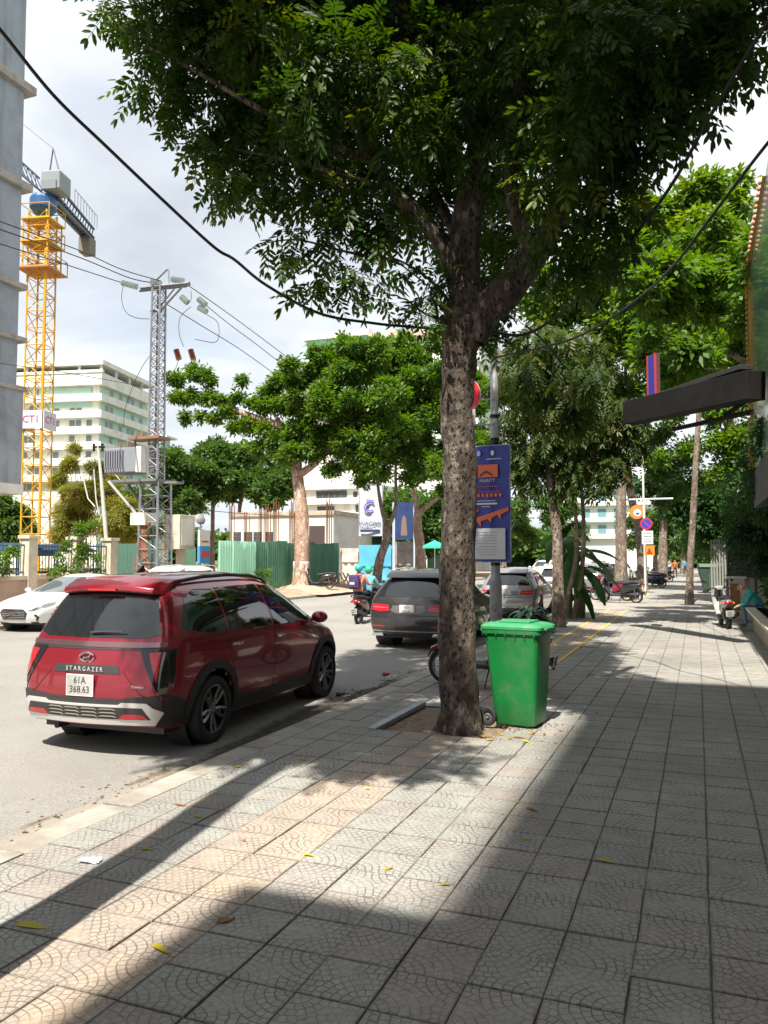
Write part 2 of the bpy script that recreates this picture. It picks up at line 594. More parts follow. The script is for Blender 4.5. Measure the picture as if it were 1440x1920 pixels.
M_ASPH = asphalt()
M_TILE = tilemat()
M_MORTAR = mat('mortar', (0.17, 0.155, 0.135), 0.95, var=0.35, vscale=9, bump=0.6, bscale=60)
M_KERB = mat('kerb_stone', (0.315, 0.295, 0.26), 0.85, var=0.22, vscale=3, bump=0.5, bscale=50, dirt=(0.20, 0.16, 0.12), dscale=2.2)
M_DIRT = mat('dirt', (0.33, 0.25, 0.18), 0.95, var=0.35, vscale=3, bump=0.9, bscale=18)
M_SOIL = mat('soil', (0.20, 0.145, 0.10), 0.95, var=0.45, vscale=14, bump=1.0, bscale=30)

# ground sheet to the horizon (scrubby earth), the road, the pavements
g = MB(); g.bx(-900, 900, -120, 1500, -0.6, -0.30)
g.obj('ground', mat('earth', (0.10, 0.12, 0.06), 0.95, var=0.3, vscale=0.05), kind='structure')
g = MB()
g.grid(lambda a, b_: (-17.5 + a * (17.5 + KX), -60 + b_ * 460, ROADZ + 0.05 * math.sin(a * math.pi)), 12, 40)
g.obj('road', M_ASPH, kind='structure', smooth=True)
g = MB()
for x in (-10.9,):
    for k in range(7, 30):
        g.bx(x - 0.06, x + 0.06, 4 + k * 6.0, 6.6 + k * 6.0, ROADZ + 0.052, ROADZ + 0.056)
# faint lane dashes lie far from the kerb
g.obj('lane_marking', mat('worn_paint', (0.5, 0.5, 0.47), 0.8, dirt=(0.2, 0.19, 0.18), dscale=6), kind='structure')

# near pavement: mortar bed + kerb stones + slabs
T = 0.335
X0T = -0.65 + 12 * T       # grid line phase
Y0T = 3.85
PIT_X = (-3.33, -1.99)     # tree pit opening, in slab lines
PIT_Y = (Y0T + 13 * T, Y0T + 18 * T)
bed = MB()
bed.bx(-4.06, 1.75, -20, PIT_Y[0], -0.30, -0.015)
bed.bx(-4.06, 1.75, PIT_Y[1], 130, -0.30, -0.015)
bed.bx(-4.06, PIT_X[0], PIT_Y[0], PIT_Y[1], -0.30, -0.015)
bed.bx(PIT_X[1], 1.75, PIT_Y[0], PIT_Y[1], -0.30, -0.015)
pav = bed.obj('pavement', M_MORTAR, kind='structure')

# kerb: stones one by one
kb = []
kerb = empty('kerb', (0, 0, 0)); kerb['kind'] = 'structure'
for i in range(5):
    b_ = MB(); b_.prism([(KX, -0.25), (KX, -0.035), (KX + 0.035, 0.0), (KX + 0.297, 0.002), (KX + 0.297, -0.25)], 0.006, 0.994, 'Y')
    kb.append(b_.mesh('kerb_stone', M_KERB))
for k in range(-4, 75):
    o = share('kerb_stone', kb[k % 5], kerb, (random.uniform(-.006, .006), k * 1.0, random.uniform(-.006, .004)), (0, 0, random.uniform(-.004, .004)))
b_ = MB(); b_.prism([(KX, -0.25), (KX, -0.035), (KX + 0.035, 0.0), (KX + 0.297, 0.002), (KX + 0.297, -0.25)], 75.0, 400, 'Y')
share('far_kerb', b_.mesh('far_kerb', M_KERB), kerb)


def tile_mesh(vi, tan=False):
    rr = random.Random(vi)
    me = bpy.data.meshes.new('paving_slab')
    h = T / 2
    ge = 0.0038 + 0.0006 * (vi % 4)
    ch = 0.003
    vs = []
    for (s_, z) in ((h - ge, -0.02), (h - ge, -ch), (h - ge - ch, 0.0)):
        sx_ = s_ + ge * .45
        j = [(rr.uniform(-.003, .003), rr.uniform(-.003, .003)) for _ in range(4)] if z == -0.02 else j
        for q, (a, c) in enumerate(((-1, -1), (1, -1), (1, 1), (-1, 1))):
            vs.append((a * sx_ + j[q][0] * .5, c * (s_ - ge * .25) + j[q][1], z))
    fs = []
    for l in range(2):
        for k in range(4):
            fs.append((l * 4 + k, l * 4 + (k + 1) % 4, l * 4 + 4 + (k + 1) % 4, l * 4 + 4 + k))
    fs.append((8, 9, 10, 11))
    me.from_pydata(vs, [], fs)
    uvl = me.uv_layers.new(name='UVMap')
    rot = vi % 4
    for p in me.polygons:
        for li in p.loop_indices:
            v = me.vertices[me.loops[li].vertex_index].co
            a, c = v.x / T + 0.5, v.y / T + 0.5
            for _ in range(rot):
                a, c = c, 1 - a
            uvl.data[li].uv = (a, c)
    me.materials.append(M_TILE)
    at_ = me.attributes.new('tint', 'FLOAT', 'POINT')
    val = 0.0
    at_.data.foreach_set('value', [val] * len(me.vertices))
    return me


tiles = [tile_mesh(i) for i in range(12)]
slots = []
XC0 = X0T - 34 * T
ix = 0
x = XC0
cols = []
k = -30
while True:
    xc = -0.65 + T * (k + 0.5)
    if xc > 1.72: break
    if xc - T / 2 > -4.14: cols.append(xc)
    k += 1
for xc in cols:
    for r_ in range(-12, 370):
        yc = Y0T + T * (r_ + 0.5)
        if PIT_X[0] < xc < PIT_X[1] and PIT_Y[0] < yc < PIT_Y[1]:
            continue
        slots.append((xc, yc))


def proj_px(x, y, z=0.0):
    q = Vector((x, y, z - CH)); d = q.dot(_f)
    if d < 0.2: return None
    return 720 + CF * q.dot(_r) / d, 960 - CF * q.dot(_u) / d, d


def slab_tone(xc, yc, rr):
    if -3.0 < xc < -2.32:
        return rr.uniform(0.84, 1.0)
    t = rr.choice([rr.uniform(0, .35), rr.uniform(.0, .3), rr.uniform(.35, .8)])
    return t


vis = []
rest = []
for s_ in slots:
    p = proj_px(*s_)
    if p and -40 < p[0] < 1480 and p[1] < 1980: vis.append((p[2], s_))
    elif s_[1] < 60: rest.append(s_)
vis.sort()
near = [s_ for _, s_ in vis[:300]]
rest += [s_ for _, s_ in vis[300:]]
rr = random.Random(3)


def slab_pose(xc, yc):
    # slightly sunk and rocked slabs, rougher towards the bottom right of the view
    rough = 0.008 if (xc > -1.5 and yc < 5) else 0.003
    sunk = rr.uniform(.004, .010) if rr.random() < .07 else 0
    if sunk: rough = max(rough, .011)
    return (xc + rr.uniform(-.0035, .0035), yc + rr.uniform(-.0035, .0035), rr.uniform(-min(rough, .006), 0.001) - sunk * .5, (rr.uniform(-1, 1) * rough * 1.2, rr.uniform(-1, 1) * rough * 1.2, rr.uniform(-.008, .008)))


for (xc, yc) in near:
    px, py, pz, rot = slab_pose(xc, yc)
    o = share('paving_slab', tiles[rr.randrange(12)], pav, (px, py, pz), rot)
    o['tone'] = slab_tone(xc, yc, rr)
# all other slabs: one mesh
V, Fc, UV, TI = [], [], [], []
for (xc, yc) in rest:
    me = tiles[rr.randrange(12)]
    px, py, pz, rot = slab_pose(xc, yc)
    t_ = slab_tone(xc, yc, rr)
    k0 = len(V)
    ca, sa = math.cos(rot[2]), math.sin(rot[2])
    V += [(px + v.co.x * ca - v.co.y * sa, py + v.co.x * sa + v.co.y * ca, pz + v.co.z + v.co.y * rot[0]) for v in me.vertices]
    TI += [t_] * len(me.vertices)
    for p in me.polygons:
        Fc.append(tuple(k0 + i for i in p.vertices))
    UV += [tuple(l.uv) for l in me.uv_layers[0].data]
me = bpy.data.meshes.new('paving_slabs')
me.from_pydata(V, [], Fc)
ul = me.uv_layers.new(name='UVMap')
ul.data.foreach_set('uv', [c for q in UV for c in q])
me.materials.append(M_TILE)
me.attributes.new('tint', 'FLOAT', 'POINT').data.foreach_set('value', TI)
o = share('paving_slabs', me, pav); o['kind'] = 'stuff'

# yellow guide lines painted/laid along the tan band further on
g = MB()
for x in (-2.98, -2.36):
    for k in range(50):
        y0 = 13.6 + k * 0.6
        g.bx(x - 0.035, x + 0.035, y0, y0 + 0.58, 0.0015, 0.006)
g.obj('guide_line', mat('yellow_line', (0.62, 0.42, 0.08), 0.75, dirt=(0.38, 0.33, 0.25), dscale=5), kind='structure')

# concrete apron strip across the pavement in front of the parked bikes
g = MB(); g.bx(-4.06, 1.6, 29.6, 34.2, 0.004, 0.010)
g.obj('path', mat('apron', (0.27, 0.25, 0.23), 0.9, var=.2, vscale=1.5, bump=.3), kind='structure')

# tree pit: soil and the loose grate frame bar
g = MB()
g.grid(lambda a, b_: (PIT_X[0] - .02 + a * (PIT_X[1] - PIT_X[0] + .04), PIT_Y[0] - .02 + b_ * (PIT_Y[1] - PIT_Y[0] + .04),
                      -0.045 + 0.05 * math.exp(-(((a - .62) * 1.34) ** 2 + ((b_ - .2) * 1.7) ** 2) * 7) + 0.012 * math.sin(a * 31 + b_ * 17) * math.sin(b_ * 23)), 26, 26)
g.obj('planting_pit_soil', M_SOIL, kind='structure', smooth='full')
fr = empty('tree_pit_frame', (0, 0, 0), 0, 'grey steel bars framing the soil pit under the big tree', 'tree pit frame')
g = MB(); g.bx(PIT_X[0] - .055, PIT_X[0] + .045, PIT_Y[0] - .04, PIT_Y[1] + .03, -0.03, 0.022)
g.obj('side_bar', mat('steel_bar', (0.34, 0.40, 0.45), 0.6, 0.2, dirt=(.25, .18, .12), dscale=6), fr, bevel=.004)
g = MB(); g.bx(PIT_X[0] + .047, PIT_X[1], PIT_Y[1] - .03, PIT_Y[1] + .03, -0.03, 0.012)
g.obj('end_bar', MATS['steel_bar'], fr, bevel=.004)

# far side: kerb, pavement, dirt lot rising a little
g = MB(); g.bx(-17.72, -17.45, -30, 300, -0.3, 0.03)
g.obj('far_kerb', M_KERB, kind='structure')
g = MB()
g.grid(lambda a, b_: (-19.2 + a * 1.5, -30 + b_ * 330, 0.03 + (1 - a) * 0.22 + 0.02 * math.sin(b_ * 300)), 4, 60)
g.grid(lambda a, b_: (-70 + a * 50.8, -30 + b_ * 130, 0.25 + 0.0 * a), 4, 10)
g.obj('far_pavement', M_DIRT, kind='structure')
# ================================================================== VEHICLES
M_TYRE = mat('tyre_rubber', (0.022, 0.022, 0.023), 0.75, bump=.3, bscale=60)
M_RIMD = mat('dark_rim', (0.03, 0.03, 0.032), 0.4, 0.6)
M_RIM = mat('machined_alloy', (0.24, 0.24, 0.25), 0.32, 0.8)
M_GLASS = mat('tinted_glass', (0.008, 0.010, 0.011), 0.025, spec=0.85, coat=0.6)
M_PLAS = mat('black_plastic', (0.028, 0.029, 0.031), 0.55, bump=.15, bscale=200)
M_CHROME = mat('chrome', (0.62, 0.62, 0.63), 0.12, 1.0)
M_SILV = mat('silver_trim', (0.62, 0.61, 0.59), 0.38, 0.35)
M_REDL = mat('red_lens', (0.42, 0.012, 0.02), 0.12, coat=.8)
M_PLATE = mat('plate_white', (0.72, 0.72, 0.70), 0.45)
M_INK = mat('ink_black', (0.02, 0.02, 0.02), 0.6)
M_LAMPG = mat('lamp_glass', (0.30, 0.31, 0.33), 0.08, 0.5, coat=.8)


def hull(name, st, capR, capF, paint, crease_rows=(), wheels=(), wr=0.36, wy=0.5, sub=3):
    """half shell lofted through stations (rows sill..roof), mirrored and subdivided; wheel openings cut at the side"""
    rows = len(st[0])
    vs, fs = [], []
    for s_ in st:
        vs += s_
    idx = lambda i, j: i * rows + j
    n = len(st)
    cre = []
    for i in range(n - 1):
        for j in range(rows - 1):
            fs.append((idx(i, j), idx(i + 1, j), idx(i + 1, j + 1), idx(i, j + 1)))
    for i in range(n - 1):
        for j in crease_rows:
            cre.append((idx(i, j), idx(i + 1, j), 0.45))
    for i, cap, flip in ((0, capR, 0), (n - 1, capF, 1)):
        # cap columns: mid (y half) and centre for rows 0..rows-3
        m_, c_ = [], []
        for j in range(rows - 2):
            x, y, z = st[i][j]
            dm, dc = cap[j] if hasattr(cap[0], '__len__') else cap
            vs.append((x + dm, y * 0.5, z)); m_.append(len(vs) - 1)
            vs.append((x + dc, 0, z)); c_.append(len(vs) - 1)
        m_.append(idx(i, rows - 2)); c_.append(idx(i, rows - 1))
        for j in range(rows - 2):
            a, b, c, d = idx(i, j), m_[j], m_[j + 1], idx(i, j + 1)
            if j == rows - 3:
                fs.append((a, b, m_[j + 1]) + ((d,) if d != m_[j + 1] else ()))
            else:
                fs.append((a, b, c, d))
            fs.append((m_[j], c_[j], c_[j + 1], m_[j + 1]))
        for j in range(rows - 3):
            cre.append((idx(i, j), idx(i, j + 1), 0.35))
    me = bpy.data.meshes.new(name)
    me.from_pydata(vs, [], fs)
    bm = bmesh.new(); bm.from_mesh(me)
    bmesh.ops.remove_doubles(bm, verts=bm.verts, dist=1e-4)
    bmesh.ops.recalc_face_normals(bm, faces=bm.faces)
    bm.to_mesh(me); bm.free()
    # creases by location
    cl = me.attributes.new('crease_edge', 'FLOAT', 'EDGE')
    loc = {}
    for a, b, w in cre:
        loc[frozenset((tuple(round(q, 4) for q in vs[a]), tuple(round(q, 4) for q in vs[b])))] = w
    vals = []
    for e in me.edges:
        k = frozenset(tuple(round(q, 4) for q in me.vertices[i].co) for i in e.vertices)
        vals.append(loc.get(k, 0.0))
    cl.data.foreach_set('value', vals)
    o = bpy.data.objects.new('tmp', me)
    scene.collection.objects.link(o)
    mm = o.modifiers.new('m', 'MIRROR'); mm.use_axis = (False, True, False); mm.use_clip = True; mm.merge_threshold = 0.002
    ss = o.modifiers.new('s', 'SUBSURF'); ss.levels = sub; ss.render_levels = sub
    bpy.context.view_layer.update()
    em = bpy.data.meshes.new_from_object(o.evaluated_get(bpy.context.evaluated_depsgraph_get()))
    bpy.data.objects.remove(o)
    bm = bmesh.new(); bm.from_mesh(em)
    bmesh.ops.recalc_face_normals(bm, faces=bm.faces)
    bvh = BVHTree.FromBMesh(bm)
    kill = [f for f in bm.faces if any((f.calc_center_median().x - wx) ** 2 + (f.calc_center_median().z - wr) ** 2 < (wr + 0.045) ** 2 and abs(f.calc_center_median().y) > wy for wx in wheels)]
    bmesh.ops.delete(bm, geom=kill, context='FACES')
    for f in bm.faces: f.smooth = True
    bm.to_mesh(em); bm.free()
    em.materials.clear(); em.materials.append(paint)
    em.name = name
    return em, bvh


def decal(bvh, poly, view, off=0.003, depth=0.012, step=0.06, side=1, holes=None):
    """a panel whose outline is given in side view (x, z) or end view (y, z), wrapped on the body, slightly proud, with edges"""
    xs = [p[0] for p in poly]; zs = [p[1] for p in poly]
    pts = [Vector(p) for p in poly]
    dense = []
    for i, p in enumerate(pts):
        q = pts[(i + 1) % len(pts)]
        k = max(1, int((q - p).length / step))
        dense += [p.lerp(q, t / k) for t in range(k)]
    nb = len(dense)
    def inside(p):
        c = False; j = len(pts) - 1
        for i in range(len(pts)):
            a, b = pts[i], pts[j]
            if (a.y > p[1]) != (b.y > p[1]) and p[0] < (b.x - a.x) * (p[1] - a.y) / (b.y - a.y) + a.x: c = not c
            j = i
        return c
    gx = np.arange(min(xs) + step / 2, max(xs), step); gz = np.arange(min(zs) + step / 2, max(zs), step)
    inner = []
    for x in gx:
        for z in gz:
            if inside((x, z)) and all(inside((x + dx, z + dz)) for dx, dz in ((step * .35, 0), (-step * .35, 0), (0, step * .35), (0, -step * .35))):
                inner.append(Vector((x, z)))
    r_ = delaunay_2d_cdt(dense + inner, [], [list(range(nb))], 1, 1e-5)
    v2, _, f2 = r_[0], r_[1], r_[2]
    P, N = [], []
    for p in v2:
        if view == 'side':
            o_, d_ = Vector((p[0], 3 * side, p[1])), Vector((0, -side, 0))
        elif view == 'rear':
            o_, d_ = Vector((-6, p[0], p[1])), Vector((1, 0, 0))
        elif view == 'front':
            o_, d_ = Vector((6, p[0], p[1])), Vector((-1, 0, 0))
        else:
            o_, d_ = Vector((p[0], p[1], 4)), Vector((0, 0, -1))
        h = bvh.ray_cast(o_, d_)
        P.append(h[0]); n_ = h[1]
        if n_ is not None and n_.dot(d_) > 0: n_ = -n_
        N.append(n_)
    mb = MB()
    ok = [i for i, p in enumerate(P) if p is not None]
    mp_ = {}
    top, bot = [], []
    for i in ok:
        mp_[i] = len(top)
        top.append(P[i] + N[i] * off); bot.append(P[i] + N[i] * (off - depth))
    F = [tuple(mp_[i] for i in f) for f in f2 if all(i in mp_ for i in f)]
    cnt = {}
    for f in F:
        for i in range(len(f)):
            k = frozenset((f[i], f[(i + 1) % len(f)])); cnt[k] = cnt.get(k, 0) + 1
    nt_ = len(top)
    mb.add([tuple(q) for q in top + bot], F + [(a, b, b + nt_, a + nt_) for a, b in (tuple(k) for k, c in cnt.items() if c == 1)])
    return mb


def rdec(name, bvh, poly, view, m, parent, off=0.003, depth=0.012, step=0.06, side=1, label=None):
    mb = decal(bvh, poly, view, off, depth, step, side)
    o = mb.obj(name, m, parent, smooth=True)
    if label: o['label'] = label
    return o


def arch_poly(cx, cz, r0, r1, a0=-18, a1=198, n=22):
    out = [(cx + r1 * math.cos(R(a0 + (a1 - a0) * i / n)), cz + r1 * math.sin(R(a0 + (a1 - a0) * i / n))) for i in range(n + 1)]
    inn = [(cx + r0 * math.cos(R(a1 - (a1 - a0) * i / n)), cz + r0 * math.sin(R(a1 - (a1 - a0) * i / n))) for i in range(n + 1)]
    return out + inn


def line_poly(pts, w=0.008):
    L, Rr = [], []
    for i, p in enumerate(pts):
        a = Vector(pts[max(i - 1, 0)]); b = Vector(pts[min(i + 1, len(pts) - 1)])
        t = (b - a).normalized(); n_ = Vector((-t.y, t.x)) * (w / 2)
        L.append(tuple(Vector(p) + n_)); Rr.append(tuple(Vector(p) - n_))
    return L + Rr[::-1]


WH = {}


def wheel(parent, x, y, r, w=0.21, style='split', rimr=None):
    side = 1 if y > 0 else -1
    key = (r, w, style, side)
    rimr = rimr or r * 0.70
    if key not in WH:
        t = MB()
        hw = w / 2
        prof = [(rimr, -hw * .8), (rimr + .02, -hw * .95), (r - .05, -hw), (r - .015, -hw * .9), (r, -hw * .6), (r, hw * .6), (r - .015, hw * .9), (r - .05, hw), (rimr + .02, hw * .95), (rimr, hw * .8)]
        t.lathe(prof, 40, 'Y')
        a = t.mesh('wheel', M_TYRE, True)
        d = MB()
        d.lathe([(rimr, -hw * .8), (rimr - .02, -hw * .3), (rimr - .03, hw * .3), (rimr - .02, hw * .7), (rimr, hw * .8), (rimr + .004, hw * .84)], 40, 'Y')
        d.lathe([(0.001, hw * .05), (rimr - .03, hw * .05)], 32, 'Y')
        bmesh_d = d.mesh('rim_barrel', M_RIMD, True)
        s_ = MB()
        N_ = 5
        for k in range(N_):
            a0 = 2 * math.pi * k / N_ + .3
            if style == 'split':
                for da in (-.30, .30):
                    p0 = (math.cos(a0 + da * .35) * .05, hw * .62, -math.sin(a0 + da * .35) * .05)
                    pm = (math.cos(a0 + da * .9) * rimr * .55, hw * .66, -math.sin(a0 + da * .9) * rimr * .55)
                    p1 = (math.cos(a0 + da * .62) * (rimr - .01), hw * .78, -math.sin(a0 + da * .62) * (rimr - .01))
                    s_.tube([p0, pm, p1], [.020, .016, .022], 4)
                p0 = (math.cos(a0 - .27) * rimr * .6, hw * .66, -math.sin(a0 - .27) * rimr * .6)
                p1 = (math.cos(a0 + .27) * rimr * .6, hw * .66, -math.sin(a0 + .27) * rimr * .6)
                s_.tube([p0, p1], .009, 4)
            else:
                for da in (0,) if style == 'plain' else (-.12, .12):
                    p0 = (math.cos(a0) * .04, hw * .6, -math.sin(a0) * .04)
                    p1 = (math.cos(a0 + da) * (rimr - .01), hw * .78, -math.sin(a0 + da) * (rimr - .01))
                    s_.tube([p0, p1], [.028, .02], 4)
        s_.lathe([(0.001, hw * .74), (.045, hw * .72), (.06, hw * .6), (.06, hw * .3)], 20, 'Y')
        s_.lathe([(rimr - .012, hw * .76), (rimr + .004, hw * .86), (rimr - .004, hw * .9)], 40, 'Y')
        WH[key] = (a, bmesh_d, s_.mesh('rim', M_RIM, True))
    a, bd, sp = WH[key]
    wob = share('wheel', a, parent, (x, y, r), (0, 0, 0 if side > 0 else math.pi))
    share('rim_barrel', bd, wob)
    share('rim', sp, wob)
    return wob


def wheelhouse(parent, bits, r, yin, yout):
    for x in bits:
        for s_ in (1, -1):
            g = MB(); g.lathe([(0.001, s_ * yin), (r + .06, s_ * yin), (r + .06, s_ * yout)], 28, 'Y', c=(x, 0, r))
            g.obj('wheel_housing', M_PLAS, parent, smooth=True)


def plate(parent, loc, rz, w=.33, h=.2, t1='', t2='', size=.075, ry=0):
    p = MB(); p.box((0, 0, 0), (.008, w, h)); p.box((-.0005, 0, 0), (.007, w + .012, h + .012))
    o = p.obj('number_plate', M_PLATE, parent, loc=loc)
    o.rotation_euler = (0, ry, rz)
    if t2:
        text('plate_characters', t1, size, M_INK, o, (-.005, 0, h * .23), (R(90), 0, R(-90)), .001)
        text('plate_characters', t2, size, M_INK, o, (-.005, 0, -h * .22), (R(90), 0, R(-90)), .001)
    elif t1:
        text('plate_characters', t1, size, M_INK, o, (-.005, 0, 0), (R(90), 0, R(-90)), .001)
    return o


def paint(name, col, metal=0.35, rough=0.32):
    return mat(name, col, rough, metal, coat=1.0)


# ---------------- red people carrier parked at the kerb
def build_mpv():
    root = empty('red_people_carrier', (0, 0, 0), 0, 'glossy dark red people carrier parked against the kerb, seen from its rear right corner', 'car')
    P = paint('red_paint', (0.245, 0.009, 0.020), .40, .26)
    st = []
    st.append([(-2.13, .68, .30), (-2.19, .76, .50), (-2.15, .79, .78), (-2.07, .77, 1.03), (-1.84, .60, 1.53), (-1.80, .35, 1.625), (-1.80, 0, 1.645)])
    st.append([(-2.03, .80, .26), (-2.05, .875, .48), (-2.03, .895, .78), (-1.95, .875, 1.05), (-1.72, .67, 1.545), (-1.68, .37, 1.645), (-1.68, 0, 1.665)])
    st.append([(-1.5, .82, .24), (-1.5, .90, .48), (-1.5, .915, .80), (-1.5, .885, 1.06), (-1.35, .69, 1.57), (-1.3, .39, 1.67), (-1.3, 0, 1.69)])
    st.append([(-.6, .82, .22), (-.6, .895, .48), (-.6, .905, .80), (-.6, .885, 1.05), (-.55, .71, 1.575), (-.55, .40, 1.685), (-.55, 0, 1.705)])
    st.append([(.2, .82, .22), (.2, .895, .48), (.2, .905, .80), (.2, .885, 1.03), (.1, .71, 1.555), (.1, .40, 1.665), (.1, 0, 1.69)])
    st.append([(.9, .82, .22), (.9, .895, .48), (.9, .905, .80), (.95, .88, 1.00), (.62, .68, 1.43), (.50, .38, 1.57), (.48, 0, 1.60)])
    st.append([(1.35, .82, .24), (1.35, .90, .48), (1.35, .91, .78), (1.40, .86, .97), (1.38, .70, 1.03), (1.42, .40, 1.07), (1.45, 0, 1.085)])
    st.append([(1.75, .80, .25), (1.75, .89, .48), (1.75, .89, .72), (1.75, .83, .87), (1.76, .68, .93), (1.78, .38, .97), (1.80, 0, .985)])
    st.append([(2.02, .66, .27), (2.08, .74, .46), (2.09, .76, .65), (2.04, .72, .78), (2.02, .56, .84), (2.06, .32, .86), (2.08, 0, .87)])
    me, bvh = hull('body', st, (-.07, -.10), (.10, .16), P, crease_rows=(3,), wheels=(-1.33, 1.45), wr=.345, wy=.55)
    share('body', me, root)
    wheelhouse(root, (-1.33, 1.45), .345, .55, .80)
    for x in (-1.33, 1.45):
        for s_ in (1, -1):
            wheel(root, x, s_ * .80, .335, .215, 'split')
    # underbody
    g = MB(); g.bx(-1.95, 1.95, -.72, .72, .20, .34); g.obj('underbody', M_PLAS, root)
    g = MB(); g.tube([(-2.1, .45, .24), (-1.7, .45, .24)], .03, 10); g.obj('exhaust_pipe', M_RIMD, root, smooth=True)
    # glass
    for s_ in (1, -1):
        rdec('side_window', bvh, [(-1.83, 1.17), (-1.62, 1.44), (-1.42, 1.52), (-1.08, 1.53), (-1.05, 1.09), (-1.45, 1.10)], 'side', M_GLASS, root, .004, .012, .07, s_)
        rdec('side_window', bvh, [(-1.0, 1.09), (-1.03, 1.53), (-.14, 1.535), (-.07, 1.07)], 'side', M_GLASS, root, .004, .012, .07, s_)
        rdec('side_window', bvh, [(-.0, 1.065), (-.06, 1.53), (.15, 1.515), (.40, 1.455), (.70, 1.33), (.97, 1.16), (1.06, 1.05)], 'side', M_GLASS, root, .004, .012, .07, s_)
        # chrome belt line
        # door seams
        for ln in ([(-.035, 1.06), (-.03, .75), (-.05, .35)], [(-1.04, 1.07), (-1.08, .92), (-.98, .75), (-.93, .62)],
                   [(1.06, 1.03), (1.10, .8), (1.06, .35)], [(-2.0, 1.0), (-1.98, .62)]):
            rdec('door_seam', bvh, line_poly(ln, .010), 'side', M_INK, root, .0012, .004, .05, s_)
        # cladding
        rdec('wheel_arch_trim', bvh, arch_poly(-1.33, .345, .395, .475, -12, 192), 'side', M_PLAS, root, .022, .05, .05, s_)
        rdec('wheel_arch_trim', bvh, arch_poly(1.45, .345, .395, .475, -12, 192), 'side', M_PLAS, root, .022, .05, .05, s_)
        rdec('sill_trim', bvh, [(-.86, .26), (-.86, .38), (.98, .38), (.98, .26)], 'side', M_PLAS, root, .020, .05, .08, s_)
        rdec('bumper_corner', bvh, [(-2.08, .30), (-2.10, .60), (-1.84, .52), (-1.80, .30)], 'side', M_PLAS, root, .014, .03, .05, s_)
        g = MB()
        for hx in (-.92, .10):
            h = bvh.ray_cast(Vector((hx, 3 * s_, .93)), Vector((0, -s_, 0)))[0]
            g = MB(); g.tube([(hx - .10, h.y + s_ * .012, .935), (hx - .05, h.y + s_ * .038, .94), (hx + .06, h.y + s_ * .038, .942), (hx + .11, h.y + s_ * .012, .94)], .014, 8)
            g.obj('door_handle', M_CHROME, root, smooth=True)
        mr = MB(); mr.ell((1.00, s_ * 1.00, 1.09), (.085, .115, .075)); mr.bar((1.00, s_ * .86, 1.05), (1.0, s_ * .95, 1.07), .03)
        mo = mr.obj('wing_mirror', P, root, smooth=True)
        g = MB(); rp = []
        for rx_, up_r in ((-1.62, .0), (-1.48, .032), (-1.1, .045), (-.6, .048), (-.1, .045), (.18, .03), (.32, .0)):
            h = bvh.ray_cast(Vector((rx_, s_ * .565, 4)), Vector((0, 0, -1)))[0]; rp.append((rx_, s_ * .565, h.z + up_r))
        g.tube(rp, [.012, .02, .02, .02, .02, .018, .01], 8)
        g.obj('roof_rail', M_PLAS, root, smooth=True)
    rdec('windscreen', bvh, [(-.60, 1.14), (-.52, 1.52), (.52, 1.52), (.60, 1.14)], 'front', M_GLASS, root, .004, .01, .08)
    rdec('rear_window', bvh, [(-.735, 1.13), (-.68, 1.22), (-.555, 1.505), (.555, 1.505), (.68, 1.22), (.735, 1.13), (.6, 1.09), (-.6, 1.09)], 'rear', M_GLASS, root, .005, .014, .06)
    # spoiler
    g = MB()
    pr = [(-1.99, 1.535), (-1.95, 1.515), (-1.74, 1.60), (-1.66, 1.672), (-1.80, 1.66), (-1.97, 1.58)]
    def sp_(a, b_):
        i = a * 6; return None
    vs = []; fs = []
    for yy, dx in ((-.60, .16), (-.55, .05), (-.3, 0), (0, -.01), (.3, 0), (.55, .05), (.60, .16)):
        kk = len(vs)
        for (x, z) in pr:
            vs.append((x + dx, yy, z - .045 * (abs(yy) / .66) ** 2))
        if kk:
            fs += [(kk - 6 + q, kk - 6 + (q + 1) % 6, kk + (q + 1) % 6, kk + q) for q in range(6)]
    fs += [tuple(range(6)), tuple(len(vs) - 1 - q for q in range(6))]
    g.add(vs, fs)
    g.obj('roof_spoiler', P, root, smooth=True, bevel=.008)
    g = MB(); g.box((-2.005, 0, 1.535), (.02, .34, .02)); g.obj('brake_light', M_REDL, root)
    g = MB(); g.prism([(-1.5, 1.69), (-1.40, 1.76), (-1.375, 1.765), (-1.34, 1.69)], -.012, .012, 'Y'); g.obj('shark_fin_aerial', M_PLAS, root, bevel=.004)
    g = MB()
    rx = bvh.ray_cast(Vector((-6, 0, 1.14)), Vector((1, 0, 0)))[0].x
    g.tube([(rx - .03, .02, 1.135), (rx - .035, -.16, 1.15), (rx - .02, -.36, 1.155)], [.014, .010, .006], 6)
    g.obj('rear_wiper', M_PLAS, root, smooth=True)
    # lamps
    rdec('light_bar', bvh, [(-.80, 1.015), (-.80, 1.055), (.80, 1.055), (.80, 1.015), (0.5, 1.005), (-.5, 1.005)], 'rear', mat('light_bar_chrome', (.30, .16, .17), .15, .8, coat=.6), root, .010, .02, .05)
    rdec('light_bar_shadow_line', bvh, [(-.78, .985), (-.78, 1.008), (.78, 1.008), (.78, .985)], 'rear', M_PLAS, root, .006, .02, .05)
